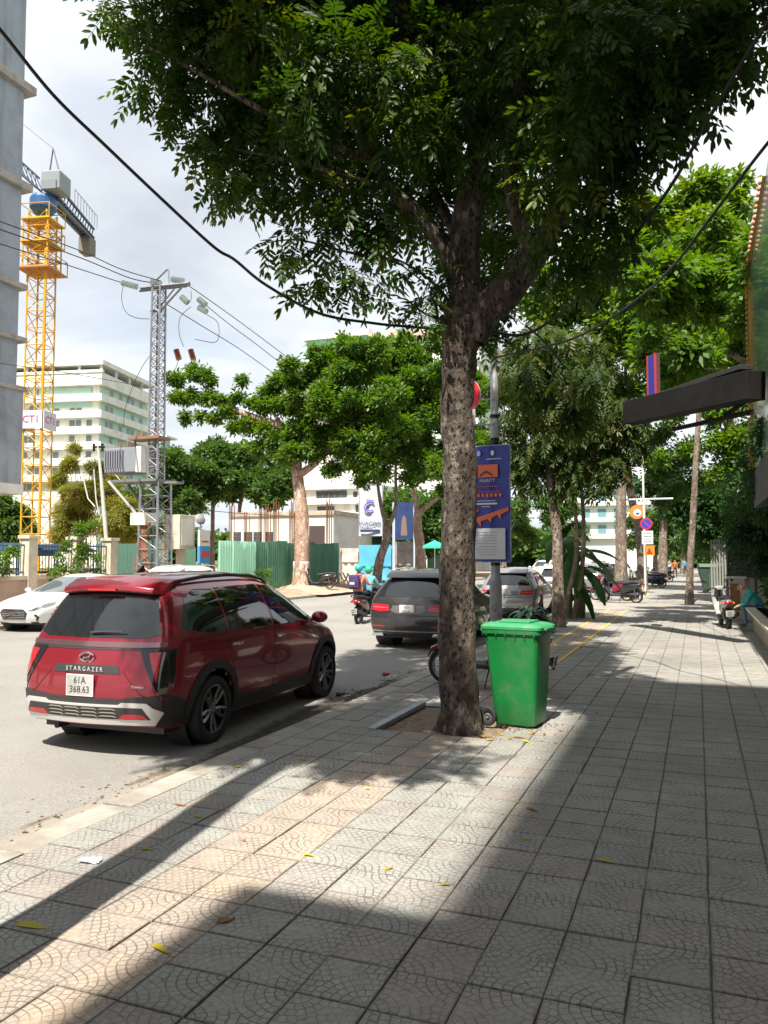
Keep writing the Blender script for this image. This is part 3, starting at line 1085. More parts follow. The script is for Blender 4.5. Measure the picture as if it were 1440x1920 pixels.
    for s_ in (1, -1):
        q = [(.55, 1.00), (.86, 1.00), (.84, .62), (.81, .57)]
        rdec('tail_light_surround', bvh, [(s_ * a, b_) for a, b_ in q], 'rear', mat('gloss_black', (.012, .012, .014), .12, coat=.6), root, .007, .02, .04)
        q = [(.66, .965), (.775, .97), (.775, .70)]
        rdec('tail_light', bvh, [(s_ * a, b_) for a, b_ in q], 'rear', M_REDL, root, .012, .012, .04)
        q = [(.785, .97), (.805, .97), (.795, .64), (.785, .64)]
        rdec('tail_light_edge', bvh, [(s_ * a, b_) for a, b_ in q], 'rear', M_LAMPG, root, .012, .012, .04)
        q = [(-2.025, .99), (-2.055, .74), (-2.01, .62), (-1.965, .98)]
        rdec('tail_light_side', bvh, q, 'side', MATS['gloss_black'], root, .006, .02, .04, s_)
    # badge + lettering
    gx = bvh.ray_cast(Vector((-6, 0, .90)), Vector((1, 0, 0)))[0].x
    g = MB()
    n_ = 28
    ring = [(gx - .008, .085 * math.cos(2 * math.pi * k / n_), .915 + .045 * math.sin(2 * math.pi * k / n_)) for k in range(n_ + 1)]
    g.tube(ring, .008, 6, cap=False)
    g.tube([(gx - .008, .042, .948), (gx - .01, .030, .915), (gx - .008, .045, .884)], .0075, 6)
    g.tube([(gx - .008, -.045, .946), (gx - .01, -.030, .915), (gx - .008, -.042, .882)], .0075, 6)
    g.tube([(gx - .008, .032, .908), (gx - .01, -.032, .922)], .0075, 6)
    g.obj('badge', M_CHROME, root, smooth=True)
    rdec('lettering_strip', bvh, [(-.40, .775), (-.36, .845), (.36, .845), (.40, .775)], 'rear', M_PLAS, root, .008, .02, .06)
    gx2 = bvh.ray_cast(Vector((-6, 0, .81)), Vector((1, 0, 0)))[0].x
    text('lettering', 'S T A R G A Z E R', .058, M_SILV, root, (gx2 - .014, 0, .81), (R(90), 0, R(-90)), .002, sx=.98)
    rdec('tailgate_recess_edge', bvh, line_poly([(.42, .80), (.62, .60), (.70, .565)], .012), 'rear', mat('seam_red', (.10, .004, .008), .4), root, .002, .01, .04)
    rdec('tailgate_recess_edge', bvh, line_poly([(-.70, .565), (-.62, .60), (-.42, .80)], .012), 'rear', MATS['seam_red'], root, .002, .01, .04)
    text('trim_badge', 'Premium', .036, M_SILV, root, (gx2 + .022, -.60, .665), (R(90), 0, R(-84)), .002)
    gx3 = bvh.ray_cast(Vector((-6, 0, .66)), Vector((1, 0, 0)))[0].x
    plate(root, (gx3 - .016, 0.02, .665), 0, .31, .185, '61A', '368.63', .088)
    # bumper
    rdec('rear_bumper', bvh, [(-.80, .40), (-.80, .585), (-.4, .555), (.4, .555), (.80, .585), (.80, .40), (.7, .27), (-.7, .27)], 'rear', M_PLAS, root, .022, .05, .05)
    q = [(-.80, .44), (-.70, .525), (-.45, .525), (-.41, .505), (.41, .505), (.45, .525), (.70, .525), (.80, .44), (.70, .27), (.45, .255), (-.45, .255), (-.70, .27)]
    rdec('skid_plate', bvh, q, 'rear', M_SILV, root, .036, .03, .05)
    rdec('bumper_grille', bvh, [(-.72, .385), (-.66, .485), (.66, .485), (.72, .385)], 'rear', mat('grille_dark', (.03, .03, .032), .5), root, .040, .01, .05)
    for s_ in (1, -1):
        rdec('reflector', bvh, [(s_ * a, b_) for a, b_ in ((.42, .392), (.47, .43), (.66, .43), (.70, .392))], 'rear', M_REDL, root, .045, .01, .05)
    for zz_ in (.40, .430, .46):
        for kx in range(4):
            x0 = -.40 + kx * .2
            z_ = zz_
            rdec('grille_bar', bvh, [(x0 + .005, z_), (x0 + .035, z_ + .014), (x0 + .165, z_ + .014), (x0 + .195, z_), (x0 + .165, z_ + .007), (x0 + .035, z_ + .007)], 'rear', mat('bar_bronze', (.34, .32, .26), .4, .3), root, .046, .01, .06)
    # front lamps (out of sight from here, but there)
    for s_ in (1, -1):
        rdec('headlight', bvh, [(s_ * a, b_) for a, b_ in ((.42, .52), (.70, .54), (.70, .66), (.44, .64))], 'front', M_LAMPG, root, .006, .02, .05)
    rdec('front_grille', bvh, [(-.40, .34), (.40, .34), (.44, .62), (-.44, .62)], 'front', M_PLAS, root, .006, .02, .06)
    return root


car = build_mpv()
SC = 1.075
car.scale = (1.06, 1.0, 1.06)


# ---------------- mid size SUV (dark grey-brown) and boxier van-like car share one recipe
def build_suv(label, P, full=True, name='grey_suv'):
    root = empty(name, (0, 0, 0), 0, label, 'car')
    st = []
    st.append([(-2.20, .76, .32), (-2.25, .82, .50), (-2.22, .84, .76), (-2.13, .82, 1.00), (-1.86, .63, 1.42), (-1.78, .35, 1.54), (-1.78, 0, 1.56)])
    st.append([(-2.03, .84, .28), (-2.05, .92, .50), (-2.03, .93, .80), (-1.95, .90, 1.03), (-1.70, .68, 1.46), (-1.62, .38, 1.585), (-1.62, 0, 1.605)])
    st.append([(-1.5, .86, .26), (-1.5, .945, .50), (-1.5, .95, .80), (-1.5, .90, 1.03), (-1.3, .69, 1.50), (-1.25, .39, 1.62), (-1.25, 0, 1.64)])
    st.append([(-.5, .86, .24), (-.5, .93, .50), (-.5, .93, .80), (-.5, .90, 1.02), (-.45, .71, 1.52), (-.45, .40, 1.64), (-.45, 0, 1.66)])
    st.append([(.4, .86, .24), (.4, .93, .50), (.4, .93, .80), (.4, .90, 1.01), (.1, .70, 1.49), (.1, .40, 1.60), (.1, 0, 1.62)])
    st.append([(.95, .86, .26), (.95, .93, .50), (.95, .93, .78), (.95, .88, .99), (.85, .73, 1.05), (.88, .40, 1.09), (.9, 0, 1.105)])
    st.append([(1.8, .84, .28), (1.8, .91, .50), (1.8, .91, .76), (1.8, .84, .92), (1.8, .69, .99), (1.8, .38, 1.02), (1.8, 0, 1.03)])
    st.append([(2.15, .70, .30), (2.25, .78, .48), (2.25, .80, .68), (2.18, .76, .82), (2.12, .60, .90), (2.14, .34, .93), (2.16, 0, .94)])
    me, bvh = hull('body', st, (-.06, -.09), (.08, .12), P, crease_rows=(3,), wheels=(-1.36, 1.45), wr=.36, wy=.55)
    share('body', me, root)
    wheelhouse(root, (-1.36, 1.45), .36, .55, .84)
    for x in (-1.36, 1.45):
        for s_ in (1, -1):
            wheel(root, x, s_ * .83, .355, .235, 'double')
    g = MB(); g.bx(-1.95, 1.95, -.74, .74, .22, .36); g.obj('underbody', M_PLAS, root)
    rdec('rear_window', bvh, [(-.70, 1.07), (-.56, 1.44), (.56, 1.44), (.70, 1.07)], 'rear', M_GLASS, root, .005, .014, .07)
    rdec('windscreen', bvh, [(-.62, 1.13), (-.52, 1.50), (.52, 1.50), (.62, 1.13)], 'front', M_GLASS, root, .004, .01, .08)
    for s_ in (1, -1):
        rdec('side_window', bvh, [(-1.72, 1.12), (-1.40, 1.44), (-1.1, 1.46), (-1.08, 1.08)], 'side', M_GLASS, root, .004, .012, .07, s_)
        rdec('side_window', bvh, [(-1.03, 1.08), (-1.05, 1.465), (-.24, 1.48), (-.18, 1.06)], 'side', M_GLASS, root, .004, .012, .07, s_)
        rdec('side_window', bvh, [(-.12, 1.06), (-.18, 1.48), (.08, 1.46), (.38, 1.30), (.62, 1.10), (.66, 1.05)], 'side', M_GLASS, root, .004, .012, .07, s_)
        for ln in ([(-.15, 1.05), (-.15, .7), (-.17, .36)], [(-1.06, 1.06), (-1.08, .92), (-.98, .75), (-.95, .64)], [(.75, 1.02), (.80, .8), (.76, .36)]):
            rdec('door_seam', bvh, line_poly(ln, .010), 'side', M_INK, root, .0012, .004, .05, s_)
        mr = MB(); mr.ell((.66, s_ * 1.02, 1.08), (.08, .115, .07)); mr.bar((.66, s_ * .86, 1.04), (.66, s_ * .97, 1.06), .03)
        mr.obj('wing_mirror', P, root, smooth=True)
        g = MB(); g.tube([(-1.55, s_ * .60, 1.56), (-1.35, s_ * .61, 1.62), (-.5, s_ * .62, 1.655), (.0, s_ * .61, 1.63), (.1, s_ * .60, 1.58)], .016, 6)
        g.obj('roof_rail', M_SILV, root, smooth=True)
        q = [(.40, .79), (.44, .905), (.80, .93), (.80, .80), (.62, .775)]
        rdec('tail_light', bvh, [(s_ * a, b_) for a, b_ in q], 'rear', M_REDL, root, .010, .02, .05)
        rdec('tail_light_band', bvh, [(s_ * a, b_) for a, b_ in ((.46, .84), (.46, .855), (.78, .87), (.78, .855))], 'rear', mat('pale_red_lens', (.6, .12, .12), .2), root, .013, .01, .05)
        rdec('reflector', bvh, [(s_ * a, b_) for a, b_ in ((.50, .47), (.50, .495), (.78, .50), (.78, .475))], 'rear', M_REDL, root, .008, .01, .05)
        g = MB(); g.prism([(s_ * .50, .285), (s_ * .78, .285), (s_ * .74, .345), (s_ * .54, .345)], -2.30, -2.18, 'X'); g.obj('exhaust_trim', M_CHROME, root, bevel=.01)
    g = MB(); g.prism([(-1.98, 1.455), (-1.64, 1.53), (-1.62, 1.61), (-1.90, 1.53)], -.58, .58, 'Y'); g.obj('roof_spoiler', P, root, bevel=.015, smooth=True)
    rdec('bumper_insert', bvh, [(-.70, .30), (-.74, .38), (.74, .38), (.70, .30)], 'rear', M_PLAS, root, .010, .02, .06)
    rdec('chrome_strip', bvh, line_poly([(-.76, .395), (-.4, .385), (.4, .385), (.76, .395)], .022), 'rear', M_CHROME, root, .016, .02, .06)
    rdec('tailgate_seam', bvh, line_poly([(-.80, .76), (-.66, .70), (.66, .70), (.80, .76)], .014), 'rear', M_INK, root, .002, .01, .06)
    rdec('plate_panel', bvh, [(-.38, .80), (-.34, .90), (.34, .90), (.38, .80), (.26, .745), (-.26, .745)], 'rear', mat('plate_recess', (.16, .15, .15), .35, .6), root, .004, .01, .06)
    gx = bvh.ray_cast(Vector((-6, 0, .82)), Vector((1, 0, 0)))[0].x
    plate(root, (gx - .012, .02, .825), 0, .30, .17, '43A', '402.91' if full else '', .07)
    g = MB(); g.tube([(-2.03, 0, 1.10), (-2.05, -.18, 1.11), (-2.02, -.36, 1.13)], [.014, .01, .006], 6); g.obj('rear_wiper', M_PLAS, root)
    return root


M_DKGREY = paint('dark_bronze_paint', (0.032, 0.027, 0.026), .35, .28)
suv = build_suv('dark grey brown SUV parked at the kerb between red car and big trunk', M_DKGREY)
suv['group'] = 'cars parked along the near kerb'
M_SILVP = paint('silver_paint', (0.26, 0.26, 0.265), .45, .3)
silv = build_suv('silver grey car parked beyond the lamp post, its tail light showing right of the post', M_SILVP, True, 'silver_car')
silv['group'] = 'cars parked along the near kerb'
car['group'] = 'cars parked along the near kerb'
for ch in [c for c in scene.objects if c.parent == silv and c.name.startswith('tail_light')]:
    pass


# ---------------- white saloon facing the camera on the far side
def build_sedan(label):
    root = empty('white_saloon', (0, 0, 0), 0, label, 'car')
    P = mat('white_paint', (0.78, 0.78, 0.77), .28, 0, coat=1.0)
    st = []
    st.append([(-2.22, .72, .32), (-2.28, .78, .50), (-2.27, .80, .74), (-2.22, .76, .96), (-2.18, .60, 1.02), (-2.16, .33, 1.03), (-2.16, 0, 1.035)])
    st.append([(-1.9, .82, .28), (-1.9, .89, .50), (-1.9, .89, .76), (-1.88, .83, .99), (-1.75, .66, 1.08), (-1.75, .36, 1.10), (-1.75, 0, 1.105)])
    st.append([(-1.35, .82, .25), (-1.35, .90, .50), (-1.35, .90, .78), (-1.35, .85, .98), (-1.05, .63, 1.33), (-1.0, .36, 1.39), (-1.0, 0, 1.40)])
    st.append([(-.5, .82, .22), (-.5, .89, .48), (-.5, .89, .76), (-.5, .86, .96), (-.45, .64, 1.40), (-.45, .37, 1.455), (-.45, 0, 1.465)])
    st.append([(.3, .82, .22), (.3, .89, .48), (.3, .89, .76), (.3, .86, .94), (.10, .62, 1.36), (.05, .36, 1.42), (.05, 0, 1.43)])
    st.append([(1.0, .82, .22), (1.0, .89, .48), (1.0, .89, .74), (1.02, .84, .91), (.98, .70, .96), (1.0, .40, .99), (1.02, 0, 1.0)])
    st.append([(1.7, .80, .24), (1.7, .88, .48), (1.7, .88, .70), (1.7, .81, .81), (1.7, .66, .86), (1.7, .38, .885), (1.72, 0, .89)])
    st.append([(2.05, .66, .25), (2.12, .73, .42), (2.13, .74, .58), (2.06, .70, .68), (2.02, .55, .735), (2.05, .32, .76), (2.07, 0, .765)])
    me, bvh = hull('body', st, (-.05, -.08), (.10, .16), P, crease_rows=(3,), wheels=(-1.3, 1.4), wr=.335, wy=.55)
    share('body', me, root)
    wheelhouse(root, (-1.3, 1.4), .335, .55, .80)
    for x in (-1.3, 1.4):
        for s_ in (1, -1):
            wheel(root, x, s_ * .80, .325, .205, 'double')
    g = MB(); g.bx(-1.9, 1.9, -.72, .72, .18, .32); g.obj('underbody', M_PLAS, root)
    G2 = mat('clear_glass', (.07, .09, .09), .03, spec=.8, coat=.5)
    rdec('windscreen', bvh, [(-.66, .985), (-.62, 1.10), (-.52, 1.36), (.52, 1.36), (.62, 1.10), (.66, .985)], 'front', G2, root, .004, .012, .05)
    rdec('rear_window', bvh, [(-.58, 1.13), (-.50, 1.34), (.50, 1.34), (.58, 1.13)], 'rear', M_GLASS, root, .004, .012, .06)
    for s_ in (1, -1):
        rdec('side_window', bvh, [(-1.55, 1.03), (-1.15, 1.30), (-.40, 1.385), (-.36, .99)], 'side', M_GLASS, root, .004, .012, .06, s_)
        rdec('side_window', bvh, [(-.30, .99), (-.34, 1.385), (.02, 1.35), (.40, 1.19), (.78, .98)], 'side', M_GLASS, root, .004, .012, .06, s_)
        for ln in ([(-.33, .98), (-.33, .6), (-.35, .32)], [(-1.15, .98), (-1.2, .8), (-1.0, .6)], [(.86, .94), (.90, .7), (.86, .3)]):
            rdec('door_seam', bvh, line_poly(ln, .010), 'side', M_INK, root, .0012, .004, .05, s_)
        mr = MB(); mr.ell((.72, s_ * .99, 1.01), (.07, .10, .06)); mr.bar((.72, s_ * .82, .96), (.72, s_ * .93, .99), .03)
        mr.obj('wing_mirror', P, root, smooth=True)
        rdec('headlight', bvh, [(s_ * a, b_) for a, b_ in ((.40, .555), (.70, .66), (.755, .72), (.72, .60), (.60, .55))], 'front', M_LAMPG, root, .008, .02, .04)
        rdec('headlight_lens', bvh, [(s_ * a, b_) for a, b_ in ((.56, .58), (.62, .64), (.68, .66), (.68, .60), (.62, .575))], 'front', M_INK, root, .012, .01, .04)
        rdec('headlight_side', bvh, [(2.02, .62), (1.72, .70), (1.62, .765), (1.85, .745), (2.02, .70)], 'side', M_LAMPG, root, .006, .02, .04, s_)
        rdec('fog_lamp_trim', bvh, [(s_ * a, b_) for a, b_ in ((.60, .47), (.66, .475), (.71, .40), (.66, .31), (.62, .31), (.655, .39))], 'front', M_PLAS, root, .008, .02, .04)
        rdec('handle_strip', bvh, line_poly([(-.85, .86), (-.62, .865)], .03), 'side', M_CHROME, root, .012, .02, .05, s_)
    rdec('front_grille', bvh, [(-.33, .60), (.33, .60), (.44, .50), (.36, .33), (-.36, .33), (-.44, .50)], 'front', M_PLAS, root, .006, .02, .06)
    for k in range(6):
        z_ = .355 + k * .042
        rdec('grille_slat', bvh, line_poly([(-.37, z_), (.37, z_)], .012), 'front', M_CHROME, root, .014, .01, .08)
    rdec('lower_lip', bvh, [(-.66, .25), (-.66, .285), (.66, .285), (.66, .25)], 'front', M_PLAS, root, .012, .03, .06)
    return root


sed = build_sedan('white saloon by the far kerb, headlight showing left of the red car')
sed['group'] = 'cars parked along the far kerb'


def place(o, x, y, heading, z=ROADZ, s=1.0):
    o.location = (x, y, z)
    o.rotation_euler = (0, 0, heading)
    o.scale = (s, s, s)
    return o


# wagon with white roof behind the red car: recolour of the SUV recipe
wsuv = build_suv('white car parked by the far kerb, only its pale roof visible above the red car', MATS['white_paint'], True, 'white_car')
wsuv['group'] = 'cars parked along the far kerb'
place(car, -5.73, 8.70, R(92.0)); car.scale = (1.06, 1.0, 1.06)
place(suv, -5.72, 18.3, R(90.5), s=1.04)
place(silv, -5.65, 27.2, R(91.0), s=1.0)
place(sed, -16.6, 18.2, R(-89), s=1.03)
place(wsuv, -16.6, 24.3, R(90), s=1.02)

# ================================================================== MOTORBIKES
BW = {}


def bike_wheel(parent, x, y, r, w=.09):
    k = (r, w)
    if k not in BW:
        g = MB()
        g.lathe([(r - .07, -w * .4), (r - .03, -w * .5), (r, -w * .22), (r, w * .22), (r - .03, w * .5), (r - .07, w * .4)], 28, 'Y')
        h = MB()
        h.lathe([(r - .085, -w * .3), (r - .065, -w * .4), (r - .065, w * .4), (r - .085, w * .3)], 28, 'Y', closed=True)
        for q in range(5):
            a = 2 * math.pi * q / 5
            h.tube([(0, 0, 0), (math.cos(a) * (r - .07), 0, math.sin(a) * (r - .07))], .014, 5)
        h.lathe([(.001, -.06), (.045, -.06), (.05, 0), (.045, .06), (.001, .06)], 14, 'Y')
        h.lathe([(.001, -.035), (.10, -.035), (.10, -.030), (.001, -.030)], 20, 'Y')
        BW[k] = (g.mesh('wheel', M_TYRE, True), h.mesh('rim', mat('bike_alloy', (.35, .35, .36), .35, .8), True))
    a, b = BW[k]
    o = share('wheel', a, parent, (x, y, r))
    share('rim', b, o)
    return o


def loft(secs, n=14):
    """secs: (x, z, half width, half height) rounded sections along x"""
    g = MB()
    vs, fs = [], []
    for (x, z, w, h) in secs:
        for k in range(n):
            a = 2 * math.pi * k / n
            c, s_ = math.cos(a), math.sin(a)
            vs.append((x, w * (abs(c) ** .7) * (1 if c > 0 else -1), z + h * (abs(s_) ** .8) * (1 if s_ > 0 else -1)))
    for i in range(len(secs) - 1):
        for k in range(n):
            fs.append((i * n + k, i * n + (k + 1) % n, (i + 1) * n + (k + 1) % n, (i + 1) * n + k))
    fs.append(tuple(range(n))); fs.append(tuple((len(secs) - 1) * n + k for k in range(n)))
    g.add(vs, fs)
    return g


def build_scooter(label, col, seat=(.02, .02, .02), name='motor_scooter', big=True):
    """step-through scooter, x forward, wheels touching z = 0"""
    root = empty(name, (0, 0, 0), 0, label, 'motor scooter')
    P = paint('bike_%d_%d_%d' % tuple(int(c * 99) for c in col), col, .2, .3)
    P.name = 'bike_paint'
    bike_wheel(root, -.62, 0, .26, .10)
    bike_wheel(root, .66, 0, .26, .09)
    g = MB()
    for s_ in (1, -1):
        g.tube([(.66, s_ * .075, .26), (.56, s_ * .075, .60), (.50, s_ * .05, .78)], .018, 7)
    g.obj('front_fork', M_RIMD, root, smooth=True)
    loft([(.92, .40, .03, .02), (.86, .50, .065, .04), (.72, .56, .075, .05), (.55, .53, .07, .05), (.42, .44, .05, .04)]).obj('front_mudguard', P, root, smooth=True)
    # front shield / leg shield
    g = MB()
    vs = []
    prof = [(.62, 1.00, .10), (.63, .90, .17), (.60, .76, .20), (.53, .60, .19), (.44, .44, .17), (.34, .32, .16)]
    for (x, z, w) in prof:
        for k in range(7):
            t = k / 6 * 2 - 1
            vs.append((x + .06 * (1 - t * t), w * t, z))
    for (x, z, w) in prof:
        for k in range(7):
            t = k / 6 * 2 - 1
            vs.append((x - .05 + .03 * (1 - t * t), w * t * .93, z))
    fs = []
    N_ = len(prof) * 7
    for i in range(len(prof) - 1):
        for k in range(6):
            a = i * 7 + k
            fs.append((a, a + 1, a + 8, a + 7)); fs.append((a + N_, a + 7 + N_, a + 8 + N_, a + 1 + N_))
        fs.append((i * 7, i * 7 + 7, i * 7 + 7 + N_, i * 7 + N_)); fs.append((i * 7 + 6, i * 7 + 6 + N_, i * 7 + 13 + N_, i * 7 + 13))
    fs.append(tuple(range(7)) + tuple(N_ + 6 - k for k in range(7)))
    g.add(vs, fs); g.obj('front_shield', P, root, smooth=True)
    g = MB(); g.ell((.69, 0, .86), (.05, .10, .055)); g.obj('headlight', M_LAMPG, root, smooth=True)
    g = MB(); g.bx(-.10, .42, -.15, .15, .27, .34); g.obj('footboard', M_PLAS, root, bevel=.02)
    # body
    loft([(-.95, .74, .05, .03), (-.86, .71, .10, .08), (-.70, .67, .14, .12), (-.45, .62, .16, .16), (-.2, .56, .15, .20), (-.08, .50, .12, .18), (-.04, .44, .10, .12)]).obj('rear_body', P, root, smooth=True)
    loft([(-.90, .80, .06, .03), (-.75, .82, .12, .05), (-.50, .81, .14, .055), (-.28, .78, .15, .05), (-.05, .77, .13, .045), (.06, .74, .08, .03)]).obj('seat', mat('seat_vinyl', seat, .5), root, smooth=True)
    loft([(-.72, .30, .06, .09), (-.5, .30, .11, .10), (-.2, .32, .11, .10), (0, .32, .08, .06)]).obj('engine', M_RIMD, root, smooth=True)
    g = MB()
    g.tube([(-.05, -.13, .22), (-.45, -.17, .24), (-.55, -.17, .27)], .02, 7)
    g.tube([(-.50, -.17, .27), (-.95, -.18, .40)], [.05, .055], 10)
    g.obj('exhaust', M_RIMD, root, smooth=True)
    loft([(-.60, .53, .05, .02), (-.80, .50, .07, .03), (-.93, .40, .07, .02), (-.98, .30, .06, .01)]).obj('rear_mudguard', M_PLAS, root, smooth=True)
    g = MB(); g.ell((-.92, 0, .70), (.05, .12, .05)); g.obj('tail_light', M_REDL, root, smooth=True)
    for s_ in (1, -1):
        g = MB(); g.ell((-.90, s_ * .12, .68), (.04, .04, .03)); g.obj('indicator', mat('amber_lens', (.5, .18, .02), .2), root, smooth=True)
        g = MB(); g.tube([(-.80, s_ * .13, .80), (-.95, s_ * .11, .86), (-.98, 0, .87)], .014, 6); g.obj('grab_rail', M_RIMD, root, smooth=True)
    plate(root, (-1.0, 0, .42), 0, .19, .14, '43D1', '286.5', .05, ry=R(-12))
    g = MB()
    g.tube([(.50, 0, .70), (.46, 0, 1.0)], .03, 8)
    g.tube([(.38, -.34, .98), (.44, -.20, 1.02), (.47, 0, 1.02), (.44, .20, 1.02), (.38, .34, .98)], .014, 7)
    loft([(.36, 1.02, .07, .03), (.45, 1.05, .12, .05), (.55, 1.04, .10, .05), (.60, 1.00, .05, .03)]).obj('handlebar_cowl', P, root, smooth=True)
    hb = g.obj('handlebar', M_RIMD, root, smooth=True)
    for s_ in (1, -1):
        g = MB(); g.tube([(.44, s_ * .22, 1.03), (.47, s_ * .30, 1.16), (.45, s_ * .34, 1.20)], .007, 5)
        g.ell((.44, s_ * .36, 1.235), (.012, .065, .045)); g.obj('mirror', M_PLAS, root, smooth=True)
        g = MB(); g.tube([(.38, s_ * .33, .98), (.33, s_ * .44, .955)], .019, 8); g.obj('grip', M_TYRE, root, smooth=True)
    for s_ in (1, -1):
        g = MB(); g.tube([(-.62, s_ * .09, .26), (-.58, s_ * .11, .60)], .022, 7); g.obj('shock_absorber', M_RIM, root, smooth=True)
    g = MB(); g.tube([(-.05, .08, .26), (-.02, .22, .01)], .011, 6); g.obj('side_stand', M_RIMD, root, smooth=True)
    return root


def lean(o, x, y, heading, z=0.0, tilt=0.09, s=1.0):
    o.location = (x, y, z)
    o.rotation_mode = 'XYZ'
    o.rotation_euler = (0, 0, heading)
    M = Matrix.Rotation(heading, 4, 'Z') @ Matrix.Rotation(-tilt, 4, 'X')
    o.rotation_euler = M.to_euler()
    o.scale = (s, s, s)
    return o


G_ = 'motorbikes parked along the pavement'
sc_right = build_scooter('pale grey scooter seen from behind, parked beside the seated person', (.40, .40, .38))
lean(sc_right, .66, 23.6, R(97), tilt=.07)
sc_right['group'] = G_
sc_trunk = build_scooter('dark red scooter parked crosswise behind the big tree trunk and the green bin', (.22, .012, .03))
lean(sc_trunk, -2.88, 11.5, R(176), tilt=.05); sc_trunk['group'] = G_
b1 = build_scooter('black motorbike with dark seat parked crosswise, nearest of the bikes by the ringed trunk', (.018, .018, .02))
lean(b1, -3.0, 34.4, R(168), s=1.06); b1['group'] = G_
b2 = build_scooter('dark red motorbike parked just behind the nearest black one by the ringed trunk', (.30, .012, .04))
lean(b2, -3.5, 36.0, R(172), s=1.03); b2['group'] = G_
far = [(-3.3, 37.2, 'black', (.02, .02, .022), b1), (-2.7, 52.5, 'dark blue', (.02, .03, .07), None), (-3.1, 54.0, 'grey', (.2, .2, .21), None),
       (-2.9, 56.0, 'black', (.02, .02, .022), b1), (-3.3, 62.0, 'red', (.30, .012, .04), b2), (-2.6, 64.0, 'black', (.02, .02, .022), b1), (-3.2, 67.0, 'red', (.3, .02, .04), b2)]
where = ['behind the two bikes by the ringed trunk', 'far along the pavement past the leaning dark trunk', 'far along the pavement beside the dark blue one', 'far along the pavement, behind the grey one',
         'farthest group on the pavement, nearest in it', 'in the farthest group on the pavement, between two red ones', 'last red one in the farthest group on the pavement']
for (x, y, cn, c, src), w_ in zip(far, where):
    o = copy_tree(src) if src else build_scooter('', c)
    o['label'] = cn + ' motorbike parked ' + w_
    o['group'] = G_
    lean(o, x, y, R(random.uniform(160, 185)))
# one by the far fence
o = copy_tree(b1, label='black motorbike parked in front of the green corrugated fence right of the whitewashed trunk')
o['group'] = 'motorbikes across the road'
p_ = at(612, 1092, X=-18.6)
lean(o, -18.7, 38.2, R(200), z=.22)

